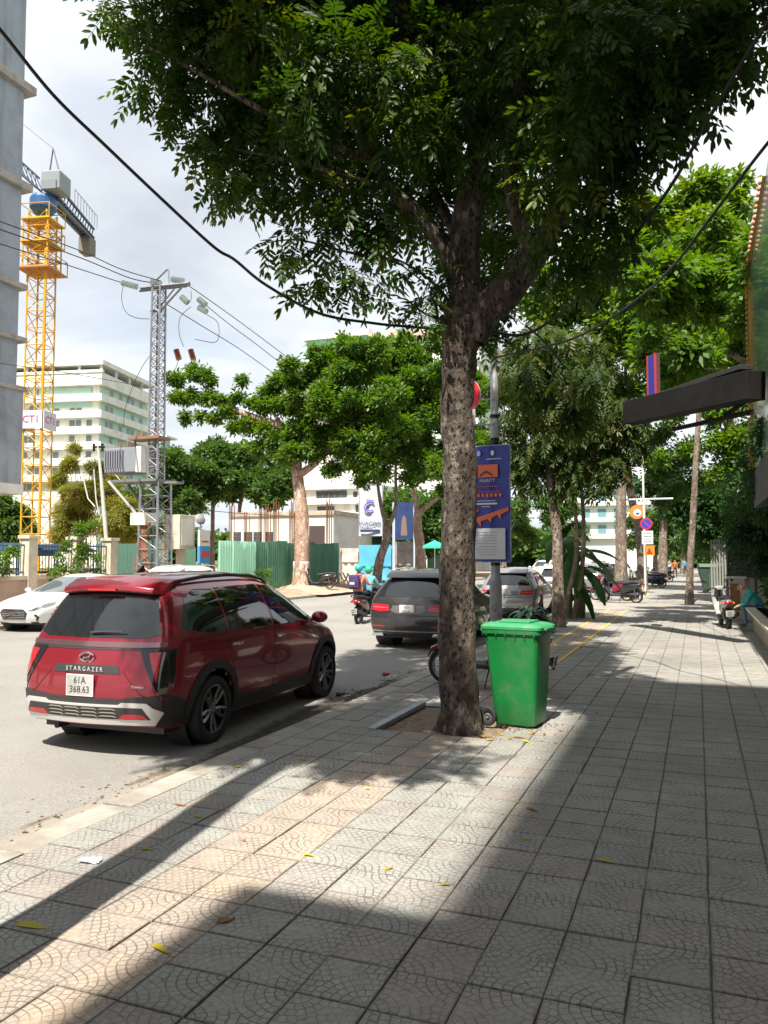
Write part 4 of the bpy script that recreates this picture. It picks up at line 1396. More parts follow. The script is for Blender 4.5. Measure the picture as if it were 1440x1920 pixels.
# ================================================================== PEOPLE
def person(name, label, joints, cols, extra_hands=True, z_col=None):
    """joints: dict of world-local positions; one continuous skinned body, coloured by the nearest bone"""
    J = {k: Vector(v) for k, v in joints.items()}
    bones = [('pelvis', 'belly', .135, .125, 'top'), ('belly', 'chest', .125, .150, 'top'), ('chest', 'neck', .150, .058, 'top'),
             ('neck', 'head0', .055, .062, 'skin'), ('head0', 'head1', .078, .098, 'skin'), ('head1', 'head2', .098, .062, 'hair')]
    for s_ in 'lr':
        bones += [('chest', 'sh' + s_, .12, .070, 'top'), ('sh' + s_, 'el' + s_, .062, .045, 'top'), ('el' + s_, 'wr' + s_, .044, .030, 'top'), ('wr' + s_, 'pa' + s_, .028, .034, 'skin'),
                  ('pelvis', 'hi' + s_, .12, .098, 'leg'), ('hi' + s_, 'kn' + s_, .095, .062, 'leg'), ('kn' + s_, 'an' + s_, .060, .040, 'leg'), ('an' + s_, 'to' + s_, .042, .034, 'shoe')]
    verts, idx, rad, edges, info = [], {}, [], [], []
    def V(k, r_):
        if k not in idx:
            idx[k] = len(verts); verts.append(J[k]); rad.append(r_)
        return idx[k]
    for a, b, ra, rb, c in bones:
        i, j = V(a, ra), V(b, rb)
        edges.append((i, j)); info.append((J[a], J[b], c))
    for s_ in 'lr':
        pa, wr = J['pa' + s_], J['wr' + s_]
        d = (pa - wr).normalized()
        side = d.cross(Vector((0, 0, 1)))
        side = side.normalized() if side.length > .1 else Vector((1, 0, 0))
        curl = Vector((0, 0, -1)) * .5
        for q, (off_, ln) in enumerate(((-.03, .062), (-.01, .072), (.01, .068), (.03, .052))):
            p0 = pa + side * off_ + d * .012
            p1 = p0 + (d + curl * .3) * ln * .55
            p2 = p1 + (d * .5 + curl) * ln * .55
            i = len(verts); verts += [p0, p1, p2]; rad += [.0095, .009, .0075]
            edges += [(idx['pa' + s_], i), (i, i + 1), (i + 1, i + 2)]
            info += [(pa, p0, 'skin'), (p0, p1, 'skin'), (p1, p2, 'skin')]
        p0 = wr.lerp(pa, .4) - side * .030; p1 = p0 + (d - side * .6) * .03
        i = len(verts); verts += [p0, p1]; rad += [.011, .009]
        edges += [(idx['wr' + s_], i), (i, i + 1)]; info += [(wr, p0, 'skin'), (p0, p1, 'skin')]
    me = bpy.data.meshes.new('body')
    me.from_pydata([tuple(v) for v in verts], edges, [])
    o = bpy.data.objects.new('tmp', me); scene.collection.objects.link(o)
    sk = o.modifiers.new('skin', 'SKIN'); sk.use_smooth_shade = True
    for i, r_ in enumerate(rad):
        me.skin_vertices[0].data[i].radius = (r_, r_)
        me.skin_vertices[0].data[i].use_root = (i == 0)
    ss = o.modifiers.new('s', 'SUBSURF'); ss.levels = 1; ss.render_levels = 1
    bpy.context.view_layer.update()
    em = bpy.data.meshes.new_from_object(o.evaluated_get(bpy.context.evaluated_depsgraph_get()))
    bpy.data.objects.remove(o)
    em.name = name
    order = ['skin', 'hair', 'top', 'leg', 'shoe']
    em.materials.clear()
    for k in order:
        em.materials.append(cols[k])
    for p in em.polygons:
        c = p.center; best = (9, 'skin')
        for a, b, k in info:
            ab = b - a; t = max(0, min(1, (c - a).dot(ab) / max(ab.length_squared, 1e-9)))
            dd = (c - (a + ab * t)).length
            if dd < best[0]: best = (dd, k)
        p.material_index = order.index(best[1]); p.use_smooth = True
    ob = bpy.data.objects.new(name, em)
    scene.collection.objects.link(ob)
    # face: brow/nose/ears/eyes as children
    h0, h1 = J['head0'], J['head1']
    face = J['face'] if 'face' in J else Vector((1, 0, 0))
    f_ = face.normalized(); up_ = (h1 - h0).normalized(); s2 = f_.cross(up_).normalized()
    hc = h0.lerp(h1, .45)
    g = MB(); g.ell(tuple(hc + f_ * .092 - up_ * .005), (.014, .014, .022), 8, 6); g.obj('nose', cols['skin'], ob, smooth=True)
    for q in (1, -1):
        g = MB(); g.ell(tuple(hc + f_ * .082 + s2 * q * .033 + up_ * .022), (.010, .010, .007), 8, 5); g.obj('eye', M_INK, ob, smooth=True)
        g = MB(); g.ell(tuple(hc + s2 * q * .090 + up_ * .005), (.014, .014, .026), 8, 6); g.obj('ear', cols['skin'], ob, smooth=True)
    g = MB(); g.ell(tuple(hc + f_ * .080 - up_ * .045), (.012, .018, .006), 8, 5); g.obj('mouth', mat('lip', (.25, .08, .07), .5), ob, smooth=True)
    return tag(ob, label, 'person')


SKIN = mat('skin', (.42, .24, .16), .5)
HAIR = mat('hair', (.015, .012, .01), .5)
def cloth(n, c): return mat(n, c, .85, var=.12, vscale=8, bump=.5, bscale=14)
TEAL = cloth('teal_jacket', (.03, .36, .38)); JEAN = cloth('blue_jeans', (.09, .14, .22)); SHOE = mat('shoe', (.03, .03, .035), .6)
DARKC = cloth('dark_trousers', (.03, .03, .045)); PALEBL = cloth('pale_blue_jacket', (.12, .40, .50)); SALM = cloth('salmon_shirt', (.55, .20, .14))

# rider and pillion passenger on a moving scooter
ride = build_scooter('dark red scooter ridden along the road left of the dark SUV', (.10, .010, .014))
ride['group'] = 'scooters on the road'
RX, RY = -9.15, 22.0
place(ride, RX, RY, R(90), s=1.0)


def helmet(parent, c, face, col, nm='helmet'):
    f_ = Vector(face).normalized()
    g = MB()
    vs = []
    g.ell(tuple(c), (.125, .135, .125), 16, 10)
    g.ell(tuple(Vector(c) + f_ * .10 + Vector((0, 0, .0))), (.09, .10, .02), 12, 6)
    return g.obj(nm, col, parent, smooth=True)


def seated(x, y, z, lean_=0.0, arms=.45, s=1.0, legs_out=.25):
    """facing +Y, hips at z"""
    P = {}
    P['pelvis'] = (x, y, z)
    P['belly'] = (x, y + .06 * lean_ * 3, z + .17)
    P['chest'] = (x, y + .16 * lean_ * 3, z + .38)
    P['neck'] = (x, y + .22 * lean_ * 3, z + .54)
    P['head0'] = (x, y + .25 * lean_ * 3 + .015, z + .62)
    P['head1'] = (x, y + .26 * lean_ * 3 + .015, z + .72)
    P['head2'] = (x, y + .26 * lean_ * 3, z + .79)
    P['face'] = (0, 1, 0)
    cy = y + .16 * lean_ * 3
    for q, s_ in (('l', -1), ('r', 1)):
        P['sh' + q] = (x + s_ * .19, cy + .01, z + .46)
        P['el' + q] = (x + s_ * .27, cy + arms * .35, z + .24)
        P['wr' + q] = (x + s_ * .30, cy + arms, z + .26)
        P['pa' + q] = (x + s_ * .31, cy + arms + .07, z + .25)
        P['hi' + q] = (x + s_ * .11, y + .04, z - .02)
        P['kn' + q] = (x + s_ * .20, y + .44, z + .02)
        P['an' + q] = (x + s_ * .18, y + .36 + .05, z - .42)
        P['to' + q] = (x + s_ * .19, y + .36 + .22, z - .46)
    return P


pr = person('person', 'rider in a turquoise jacket and green helmet steering the dark red scooter on the road', seated(RX, RY + .02, .80, .10, .42), dict(skin=SKIN, hair=HAIR, top=PALEBL, leg=DARKC, shoe=SHOE))
helmet(pr, (RX, RY + .12, 1.50), (0, 1, 0), mat('green_helmet', (.02, .42, .22), .3, coat=.6))
pp_ = seated(RX - .10, RY - .42, .84, .03, .26)
pillion = person('person', 'pillion passenger in a salmon top behind the rider, wearing a turquoise helmet', pp_, dict(skin=SKIN, hair=HAIR, top=SALM, leg=DARKC, shoe=SHOE))
helmet(pillion, (RX - .10, RY - .40, 1.56), (0, 1, 0), mat('teal_helmet', (.03, .45, .40), .3, coat=.6))
bp_ = empty('backpack', (RX - .12, RY - .68, 1.16), 0, 'purple and black backpack with a white patch worn by the pillion passenger', 'backpack')
g = MB(); g.box((0, 0, 0), (.32, .17, .42)); g.obj('bag', cloth('purple_cloth', (.06, .035, .14)), bp_, bevel=.05)
g = MB(); g.box((-.01, -.10, -.06), (.24, .06, .20)); g.obj('front_pocket', cloth('dark_cloth', (.05, .04, .09)), bp_, bevel=.02)
g = MB(); g.box((-.01, -.135, -.04), (.15, .012, .06)); g.obj('patch', mat('patch_white', (.6, .6, .58), .7), bp_)
for s_ in (1, -1):
    g = MB(); g.tube([(s_ * .10, .07, .18), (s_ * .13, .20, .20), (s_ * .13, .26, .08), (s_ * .11, .09, -.14)], .016, 6); g.obj('strap', MATS['dark_cloth'], bp_, smooth=True)

# seated person at the right, bent forward, on the ledge by the wall
sp = {}
x, y, z = 1.52, 22.4, .58
sp['pelvis'] = (x, y, z); sp['belly'] = (x - .10, y - .02, z + .15); sp['chest'] = (x - .24, y - .05, z + .33)
sp['neck'] = (x - .40, y - .06, z + .46); sp['head0'] = (x - .47, y - .07, z + .48); sp['head1'] = (x - .54, y - .08, z + .53); sp['head2'] = (x - .56, y - .08, z + .60); sp['face'] = (-1, -.1, -.4)
for q, s_ in (('l', 1), ('r', -1)):
    sp['sh' + q] = (x - .28, y + s_ * .19 - .05, z + .40); sp['el' + q] = (x - .40, y + s_ * .22, z + .14); sp['wr' + q] = (x - .55, y + s_ * .10, z + .06); sp['pa' + q] = (x - .62, y + s_ * .08, z + .03)
    sp['hi' + q] = (x - .05, y + s_ * .11, z - .02); sp['kn' + q] = (x - .46, y + s_ * .17, z + .02); sp['an' + q] = (x - .40, y + s_ * .16, z - .42); sp['to' + q] = (x - .58, y + s_ * .17, z - .455)
seatp = person('person', 'person in teal shirt and jeans sitting bent forward at the right wall', sp, dict(skin=SKIN, hair=HAIR, top=TEAL, leg=JEAN, shoe=SHOE))
tag(MB().box((1.58, 22.5, .235), (.42, .9, .47)).obj('seat_block', mat('ledge_stone', (.34, .28, .22), .85, var=.2, bump=.4), bevel=.02), 'low stone block under the seated person by the right wall', 'stone block')


def standing(x, y, h=1.68, rz=0.0, stride=.12):
    k = h / 1.72
    P = {}
    def q(a, b, c): 
        ca, sa = math.cos(rz), math.sin(rz)
        return (x + (a * ca - b * sa) * k, y + (a * sa + b * ca) * k, c * k)
    P.update(pelvis=q(0, 0, .93), belly=q(0, .01, 1.10), chest=q(0, 0, 1.30), neck=q(0, 0, 1.46), head0=q(0, .02, 1.54), head1=q(0, .02, 1.63), head2=q(0, 0, 1.69))
    P['face'] = (-math.sin(rz), math.cos(rz), 0)
    for c, s_ in (('l', -1), ('r', 1)):
        P['sh' + c] = q(s_ * .18, 0, 1.39); P['el' + c] = q(s_ * .23, -.03 * s_, 1.12); P['wr' + c] = q(s_ * .23, .10, .88); P['pa' + c] = q(s_ * .23, .13, .81)
        P['hi' + c] = q(s_ * .10, 0, .89); P['kn' + c] = q(s_ * .11, stride * s_ + .03, .49); P['an' + c] = q(s_ * .11, stride * s_ * 1.5 - .03, .085); P['to' + c] = q(s_ * .12, stride * s_ * 1.5 + .12, .04)
    return P


for (x, y, rz, c, lab) in ((-1.95, 78, R(170), cloth('rust_dress', (.35, .10, .03)), 'person in an orange-brown top walking far along the pavement left of the slim trunk'),
                           (-2.6, 84, R(20), cloth('white_shirt', (.6, .6, .6)), 'person in a white shirt standing far along the pavement beside the parked bikes'),
                           (-1.35, 92, R(200), cloth('blue_shirt', (.08, .25, .42)), 'person in a blue shirt, farthest walker on the pavement')):
    person('person', lab, standing(x, y, 1.68, rz), dict(skin=SKIN, hair=HAIR, top=c, leg=DARKC, shoe=SHOE))['group'] = 'people far along the pavement'
# ================================================================== STREET FURNITURE
M_GRN = mat('bin_green', (0.006, 0.165, 0.035), .42, var=.10, vscale=3, dirt=(.06, .17, .07), dscale=5, bump=.15, bscale=9)
M_GRND = mat('bin_lid_green', (0.03, 0.26, 0.10), .55, dirt=(.16, .26, .18), dscale=4)


def wheelie_bin():
    root = empty('wheelie_bin', (-1.92, 9.05, 0), R(-8), 'green two wheeled refuse bin standing beside the big tree trunk', 'bin')
    # local: x to the front (right in the photo), handle and wheels at -x
    def sec(z, x0, x1, w, r_=.06):
        pts = []
        for cx, cy, a0 in ((x1 - r_, w / 2 - r_, 0), (x0 + r_, w / 2 - r_, 90), (x0 + r_, -w / 2 + r_, 180), (x1 - r_, -w / 2 + r_, 270)):
            for k in range(6):
                a = R(a0 + 90 * k / 5)
                pts.append((cx + r_ * math.cos(a), cy + r_ * math.sin(a), z))
        return pts
    levels = [(.02, -.20, .27, .44), (.035, -.22, .285, .46), (.30, -.25, .31, .49), (.70, -.30, .335, .53), (.93, -.335, .355, .555), (.955, -.34, .36, .56), (.957, -.365, .385, .60), (1.0, -.365, .385, .60)]
    g = MB(); n = 24
    vs, fs = [], []
    for L in levels: vs += sec(*L)
    for i in range(len(levels) - 1):
        fs += [(i * n + k, i * n + (k + 1) % n, (i + 1) * n + (k + 1) % n, (i + 1) * n + k) for k in range(n)]
    fs.append(tuple(range(n))); fs.append(tuple((len(levels) - 1) * n + k for k in range(n)))
    g.add(vs, fs)
    g.obj('bin_body', M_GRN, root, smooth=True)
    # ribs on the rim
    # lid: domed, overhanging, hinge bulge at the rear
    g = MB()
    lv = [(1.003, -.37, .395, .61), (1.03, -.37, .395, .61), (1.045, -.35, .375, .58), (1.06, -.30, .32, .50), (1.066, -.24, .26, .42)]
    vs, fs = [], []
    for L in lv: vs += sec(*L)
    for i in range(len(lv) - 1):
        fs += [(i * n + k, i * n + (k + 1) % n, (i + 1) * n + (k + 1) % n, (i + 1) * n + k) for k in range(n)]
    fs.append(tuple(range(n))); fs.append(tuple((len(lv) - 1) * n + k for k in range(n)))
    g.add(vs, fs)
    g.M = Matrix.Rotation(R(0), 4, 'Y')
    g.obj('lid', M_GRND, root, smooth=True)
    g = MB(); g.box((0.02, 0, 1.075), (.40, .34, .022)); g.obj('lid_panel', M_GRND, root, bevel=.012)
    g = MB(); g.box((.405, 0, 1.01), (.035, .30, .03)); g.obj('lid_lip', M_GRND, root, bevel=.008)
    g = MB()
    g.tube([(-.42, -.22, 1.03), (-.42, .22, 1.03)], .017, 10)
    for y in (-.20, 0, .20): g.box((-.395, y, 1.005), (.07, .03, .06))
    g.obj('handle', M_GRND, root, smooth=True)
    g = MB(); g.tube([(-.235, -.27, .10), (-.235, .27, .10)], .012, 8); g.obj('axle', M_RIMD, root)
    for s_ in (1, -1):
        g = MB(); g.lathe([(.055, -.025), (.085, -.03), (.10, -.02), (.10, .02), (.085, .03), (.055, .025)], 28, 'Y', closed=True, c=(-.275, s_ * .275, .10)); w = g.obj('wheel', M_TYRE, root, smooth=True)
        g = MB(); g.lathe([(.001, -.018), (.02, -.03), (.03, -.012), (.056, -.012), (.056, .012), (.03, .012), (.02, .03), (.001, .018)], 20, 'Y', c=(-.275, s_ * .275, .10)); g.obj('rim', mat('grey_hub', (.10, .10, .10), .6), w, smooth=True)
    g = MB()
    for z in (.955,):
        for k in range(6): g.box((-.28 + k * .12, -.304, .965), (.012, .01, .055))
    g.obj('rim_rib', M_GRN, root)
    return root


bin_ = wheelie_bin(); bin_.scale = (.92, .95, 1.07)

# lamp post with banner and signs
LX, LY = -3.42, 14.3
M_GALV = mat('galvanised', (.40, .42, .43), .5, .5, var=.15, vscale=6, dirt=(.25, .24, .22), dscale=3)
lp = empty('lamp_post', (LX, LY, 0), 0, 'grey steel lamp post behind the green bin, carrying the blue banner and traffic signs', 'lamp post')
g = MB(); g.tube([(0, 0, 0), (0, 0, 1.5), (0, 0, 1.52), (0, 0, 9)], [.105, .10, .085, .055], 16); g.obj('pole', M_GALV, lp, smooth=True)
g = MB(); g.box((0, 0, .03), (.38, .38, .05)); g.obj('base_plate', M_GALV, lp, bevel=.005)
g = MB(); g.tube([(0, 0, .06), (0, 0, 1.45)], .112, 16); g.obj('painted_sleeve', mat('peeling_sleeve', (.33, .33, .33), .8, dirt=(.12, .10, .09), dscale=7, bump=.5), lp, smooth=True)
g = MB(); g.tube([(0, 0, 8.9), (-.6, .02, 9.3), (-2.0, .05, 9.6)], .04, 8); g.obj('lamp_arm', M_GALV, lp, smooth=True)
for z in (4.02, 4.45, 3.95, 1.75, 3.25):
    g = MB(); g.lathe([(.075, -.03), (.088, -.03), (.088, .03), (.075, .03)], 16, 'Z', c=(0, 0, z), closed=True); g.obj('clamp_band', M_RIMD, lp, smooth=True)

bl, br = at(885, 838, Y=LY - .15), at(957, 836, Y=LY - .15)
bb = at(955, 1053, Y=LY - .15)
BXC = (bl.x + br.x) / 2 - .02
bw = (br.x - bl.x) * 1.0 + .10
bz1, bz0 = bl.z, bb.z
ban = empty('banner', (BXC - .03, LY - .16, (bz0 + bz1) / 2), R(-4), 'tall blue banner with orange print and a white lower panel strapped to the lamp post', 'banner')
bh = bz1 - bz0
g = MB(); g.grid(lambda a, b_: ((a - .5) * bw, -.012 - .03 * math.exp(-((a - .5) / .12) ** 2) + .006 * math.sin(b_ * 14 + a * 5), (b_ - .5) * bh), 24, 30)
g.grid(lambda a, b_: ((a - .5) * bw, .012 - .03 * math.exp(-((a - .5) / .12) ** 2) + .006 * math.sin(b_ * 14 + a * 5), (b_ - .5) * bh), 24, 30)
g.obj('cloth', mat('banner_blue', (.025, .045, .33), .45, var=.1, vscale=3), ban, smooth='full')
g = MB()
for z in (-bh / 2, bh / 2): g.tube([(-bw / 2, 0, z), (bw / 2, 0, z)], .014, 8)
for x in (-bw / 2, bw / 2): g.tube([(x, 0, -bh / 2), (x, 0, bh / 2)], .012, 8)
g.obj('frame', mat('frame_pale', (.42, .45, .52), .5), ban, smooth=True)
OR = mat('print_orange', (.80, .16, .05), .5); WH_ = mat('print_white', (.66, .68, .72), .5); PK = mat('print_crimson', (.45, .03, .10), .5)
def bpnt(mb, u, v, w, h):      # u,v from the banner's top left in fractions
    x = (u - .5) * bw; z = (.5 - v) * bh
    mb.box((x + w * bw / 2, -.060, z - h * bh / 2), (w * bw, .004, h * bh))
g = MB(); bpnt(g, .10, .715, .80, .265); g.obj('lower_panel', WH_, ban)
g = MB(); 
for k in range(9): g.box((-.04 + .02 * (k % 3), -.0635, (.5 - .75 - k * .024) * bh), ((.55 - .08 * (k % 3)) * bw, .003, .006))
g.obj('small_print', mat('grey_ink', (.16, .17, .22), .6), ban)
g = MB(); bpnt(g, .28, .165, .46, .11); g.obj('logo_block', OR, ban)
g = MB(); g.prism([(-.14, (.5 - .25) * bh), (-.02, (.5 - .215) * bh), (.10, (.5 - .25) * bh), (.10, (.5 - .265) * bh), (-.02, (.5 - .235) * bh), (-.14, (.5 - .27) * bh)], -.0675, -.0635, 'Y'); g.obj('logo_wave', mat('print_dark_blue', (.02, .03, .15), .5), ban)
text('print_line', 'MARITT', .085, WH_, ban, (.0, -.062, (.5 - .305) * bh), (R(90), 0, 0), .002, sx=1.0)
g = MB(); bpnt(g, .16, .35, .60, .010); bpnt(g, .10, .395, .68, .010); g.obj('print_rule', PK, ban)
g = MB()
for k in range(7): bpnt(g, .16 + k * .10, .415, .06, .028)
g.obj('print_block', OR, ban)
g = MB(); bpnt(g, .22, .475, .46, .006); bpnt(g, .20, .495, .52, .016); bpnt(g, .36, .525, .2, .006); g.obj('print_line_white', WH_, ban)
g = MB()
g.prism([(-.40 * bw, (.5 - .70) * bh), (-.40 * bw, (.5 - .64) * bh), (.48 * bw, (.5 - .535) * bh), (.48 * bw, (.5 - .565) * bh), (.30 * bw, (.5 - .60) * bh), (.30 * bw, (.5 - .64) * bh), (.22 * bw, (.5 - .60) * bh),
         (.08 * bw, (.5 - .63) * bh), (.08 * bw, (.5 - .67) * bh), (.0, (.5 - .635) * bh), (-.16 * bw, (.5 - .655) * bh), (-.16 * bw, (.5 - .70) * bh), (-.24 * bw, (.5 - .66) * bh)], -.064, -.060, 'Y')
g.prism([(-.40 * bw, (.5 - .59) * bh), (-.28 * bw, (.5 - .55) * bh), (-.20 * bw, (.5 - .56) * bh), (-.34 * bw, (.5 - .61) * bh)], -.064, -.060, 'Y')
g.obj('print_artwork', OR, ban)
g = MB()
for u0 in (.30, .62):
    g.ell(((u0 - .5) * bw, -.060, (.5 - .065) * bh), (.035, .004, .05), 12, 6)
bpnt(g, .48, .115, .34, .006)
g.obj('print_emblem', WH_, ban, smooth=True)

# round prohibition sign behind the trunk + direction plate on the same post
def disc(mb, c, r, y, th=.006, mi=0, n=36):
    mb.lathe([(.0005, -th / 2), (r, -th / 2), (r, th / 2), (.0005, th / 2)], n, 'Y', mi, c=(c[0], y, c[1]))
sc_ = at(868, 742, Y=LY - .1)
sg = empty('road_sign', (sc_.x, LY - .12, sc_.z), 0, 'round red traffic sign above an orange arrow plate, mostly behind the big trunk', 'road sign')
g = MB(); disc(g, (0, 0), .335, 0); g.obj('sign_face', mat('sign_red', (.60, .02, .04), .4), sg, smooth=True)
g = MB(); disc(g, (0, 0), .345, .006); g.obj('sign_rim', WH_, sg, smooth=True)
g = MB(); g.box((0, -.006, 0), (.44, .006, .11)); g.obj('sign_bar', WH_, sg)
g = MB(); g.box((.06, 0, -.40), (.36, .01, .26)); g.obj('arrow_plate', WH_, sg)
g = MB(); g.prism([(.10, -.50), (.10, -.44), (.0, -.44), (.0, -.36), (.10, -.36), (.10, -.30), (.22, -.40)], -.012, -.006, 'Y'); g.obj('arrow', OR, sg)
g = MB()
for z in (-.10, -.56): g.tube([(-.2, .03, z), (LX - sc_.x, .03, z)], .014, 6)
g.obj('bracket', M_GALV, sg, smooth=True)

# no parking sign post further along
nx = at(1213, 1060, Y=44).x
ns = empty('road_sign', (nx, 44, 0), 0, 'round no parking sign above a white and an orange plate on a pale post', 'road sign')
zc = at(1213, 982, Y=44).z; SG = .75
g = MB(); g.tube([(-.1, .05, 0), (-.12, .05, 7.2)], .055, 10); g.obj('pole', mat('pale_pole', (.6, .62, .62), .5), ns, smooth=True)
g = MB(); disc(g, (0, zc), .31, 0); g.obj('sign_rim', MATS['sign_red'], ns, smooth=True)
g = MB(); disc(g, (0, zc), .24, -.006); g.obj('sign_face', mat('sign_blue', (.03, .05, .45), .4), ns, smooth=True)
g = MB(); g.box((0, -.012, zc), (.46, .006, .055), ry=R(45)); g.obj('sign_slash', MATS['sign_red'], ns)
g = MB(); g.box((.05, 0, zc - .72), (.56, .012, .70)); g.obj('text_plate', WH_, ns)
g = MB()
for k in range(4): g.box((.05, -.009, zc - .52 - k * .14), (.40, .006, .04))
g.obj('plate_print', mat('grey_ink', (.16, .17, .22), .6), ns)
g = MB(); g.box((.14, 0, zc - 1.40), (.50, .012, .52)); g.obj('warning_plate', mat('plate_orange', (.70, .22, .02), .5), ns)
g = MB(); g.prism([(-.02, zc - 1.58), (.30, zc - 1.58), (.14, zc - 1.24)], -.016, -.010, 'Y'); g.obj('warning_symbol', mat('sign_symbol', (.30, .04, .02), .5), ns)
# hanging shop sign, orange with a pale blue roundel, on a white gantry arm
g_ = empty('gantry_arm', (nx - .2, 46, 0), 0, 'thin white horizontal arm on a post above the no parking sign', 'sign arm')
za = at(1213, 936, Y=46).z
g = MB(); g.tube([(-1.2, 0, za), (1.5, 0, za)], .05, 8); g.tube([(0.0, 0, 0), (0.0, 0, za)], .06, 8); g.obj('arm', MATS['pale_pole'], g_, smooth=True)
os_ = at(1194, 960, Y=45.8)
sg2 = empty('shop_sign', (os_.x, 45.8, os_.z), 0, 'rounded orange shop sign with a white roundel hanging beside the leaning dark trunk', 'shop sign')
g = MB(); disc(g, (0, 0), .38, 0, .12); g.obj('panel', mat('sign_orange', (.70, .22, .03), .5), sg2, smooth=True)
g = MB(); disc(g, (.03, -.05), .20, -.07, .02); g.obj('roundel', WH_, sg2, smooth=True)
g = MB(); g.box((.05, -.09, -.08), (.18, .02, .08)); g.obj('mark', MATS['sign_blue'], sg2)
g = MB(); g.tube([(0, 0, .4), (0, .0, za - os_.z + .02)], .02, 6); g.obj('hanger', MATS['pale_pole'], sg2)

# red hydrant
hx, hy = -3.66, 27.4
hy_ = empty('fire_hydrant', (hx, hy, 0), 0, 'small red fire hydrant standing at the pavement edge by the yellow lines', 'hydrant')
RD = mat('hydrant_red', (.42, .02, .02), .4)
g = MB(); g.lathe([(.001, 0), (.13, 0), (.13, .04), (.085, .05), (.08, .40), (.10, .42), (.10, .46), (.085, .50), (.05, .56), (.03, .60), (.001, .61)], 18); g.obj('barrel', RD, hy_, smooth=True)
for s_ in (1, -1):
    g = MB(); g.tube([(s_ * .07, 0, .36), (s_ * .17, 0, .36)], .05, 12); g.obj('outlet', RD, hy_, smooth=True)
g = MB(); g.tube([(0, -.07, .30), (0, -.15, .30)], .055, 12); g.obj('front_outlet', RD, hy_, smooth=True)

# dumpster
dm = empty('dumpster', (1.0, 45.5, 0), R(4), 'dark green steel dumpster on the pavement behind the slim pale trunk', 'dumpster')
DG = mat('dumpster_green', (.035, .085, .055), .6, dirt=(.10, .07, .05), dscale=2)
g = MB(); g.add([(-.75, -.5, .2), (.75, -.5, .2), (.75, .5, .2), (-.75, .5, .2), (-1.0, -.65, 1.35), (1.0, -.65, 1.35), (1.0, .65, 1.35), (-1.0, .65, 1.35)],
                [(0, 1, 2, 3), (4, 5, 1, 0), (5, 6, 2, 1), (6, 7, 3, 2), (7, 4, 0, 3), (4, 7, 6, 5)]); g.obj('container', DG, dm, bevel=.02)
g = MB(); g.prism([(-.70, 1.36), (.70, 1.36), (.55, 1.55), (-.60, 1.52)], -1.0, 1.0, 'X'); g.obj('lid', DG, dm, bevel=.02)
for x in (-.6, .6):
    for y in (-.4, .4):
        g = MB(); g.lathe([(.001, -.03), (.09, -.03), (.09, .03), (.001, .03)], 14, 'Y', c=(x, y, .09)); g.box((x, y, .16), (.06, .09, .08)); g.obj('caster', M_TYRE, dm)
g = MB()
for x in (-.5, 0, .5): g.box((x, -.60, .78), (.05, .09, 1.0), rx=R(-7))
g.obj('rib', DG, dm)

# ---- litter and leaves
LF = leafmat('fallen_leaf', (.42, .33, .02), (.50, .45, .05), .2, .6, (.25, .12, .04))
def flat_leaf(x, y, L, W, rz, t, label, z=.004):
    g = MB()
    n = 8
    vs = []
    for i in range(n + 1):
        u = i / n; w = W * math.sin(math.pi * u ** .8) ** .8 * .5 + .0005
        vs += [((u - .5) * L, -w, z + .006 * math.sin(u * 4)), ((u - .5) * L, 0, z + .001 + .012 * (u - .5) ** 2), ((u - .5) * L, w, z + .010 * math.sin(u * 3 + 1))]
    fs = []
    for i in range(n):
        for k in (0, 1): fs.append((i * 3 + k, i * 3 + 3 + k, i * 3 + 4 + k, i * 3 + 1 + k))
    g.add(vs, fs)
    g.tube([(-.5 * L - .02, 0, z), (-.5 * L, 0, z)], .0015, 4)
    o = g.obj('fallen_leaf', LF, None, smooth='full', loc=(x, y, 0), rz=rz, fix=False)
    o.data.attributes.new('tint', 'FLOAT', 'POINT').data.foreach_set('value', [t] * len(o.data.vertices))
    return tag(o, label, 'leaf', 'fallen leaves on the slabs')


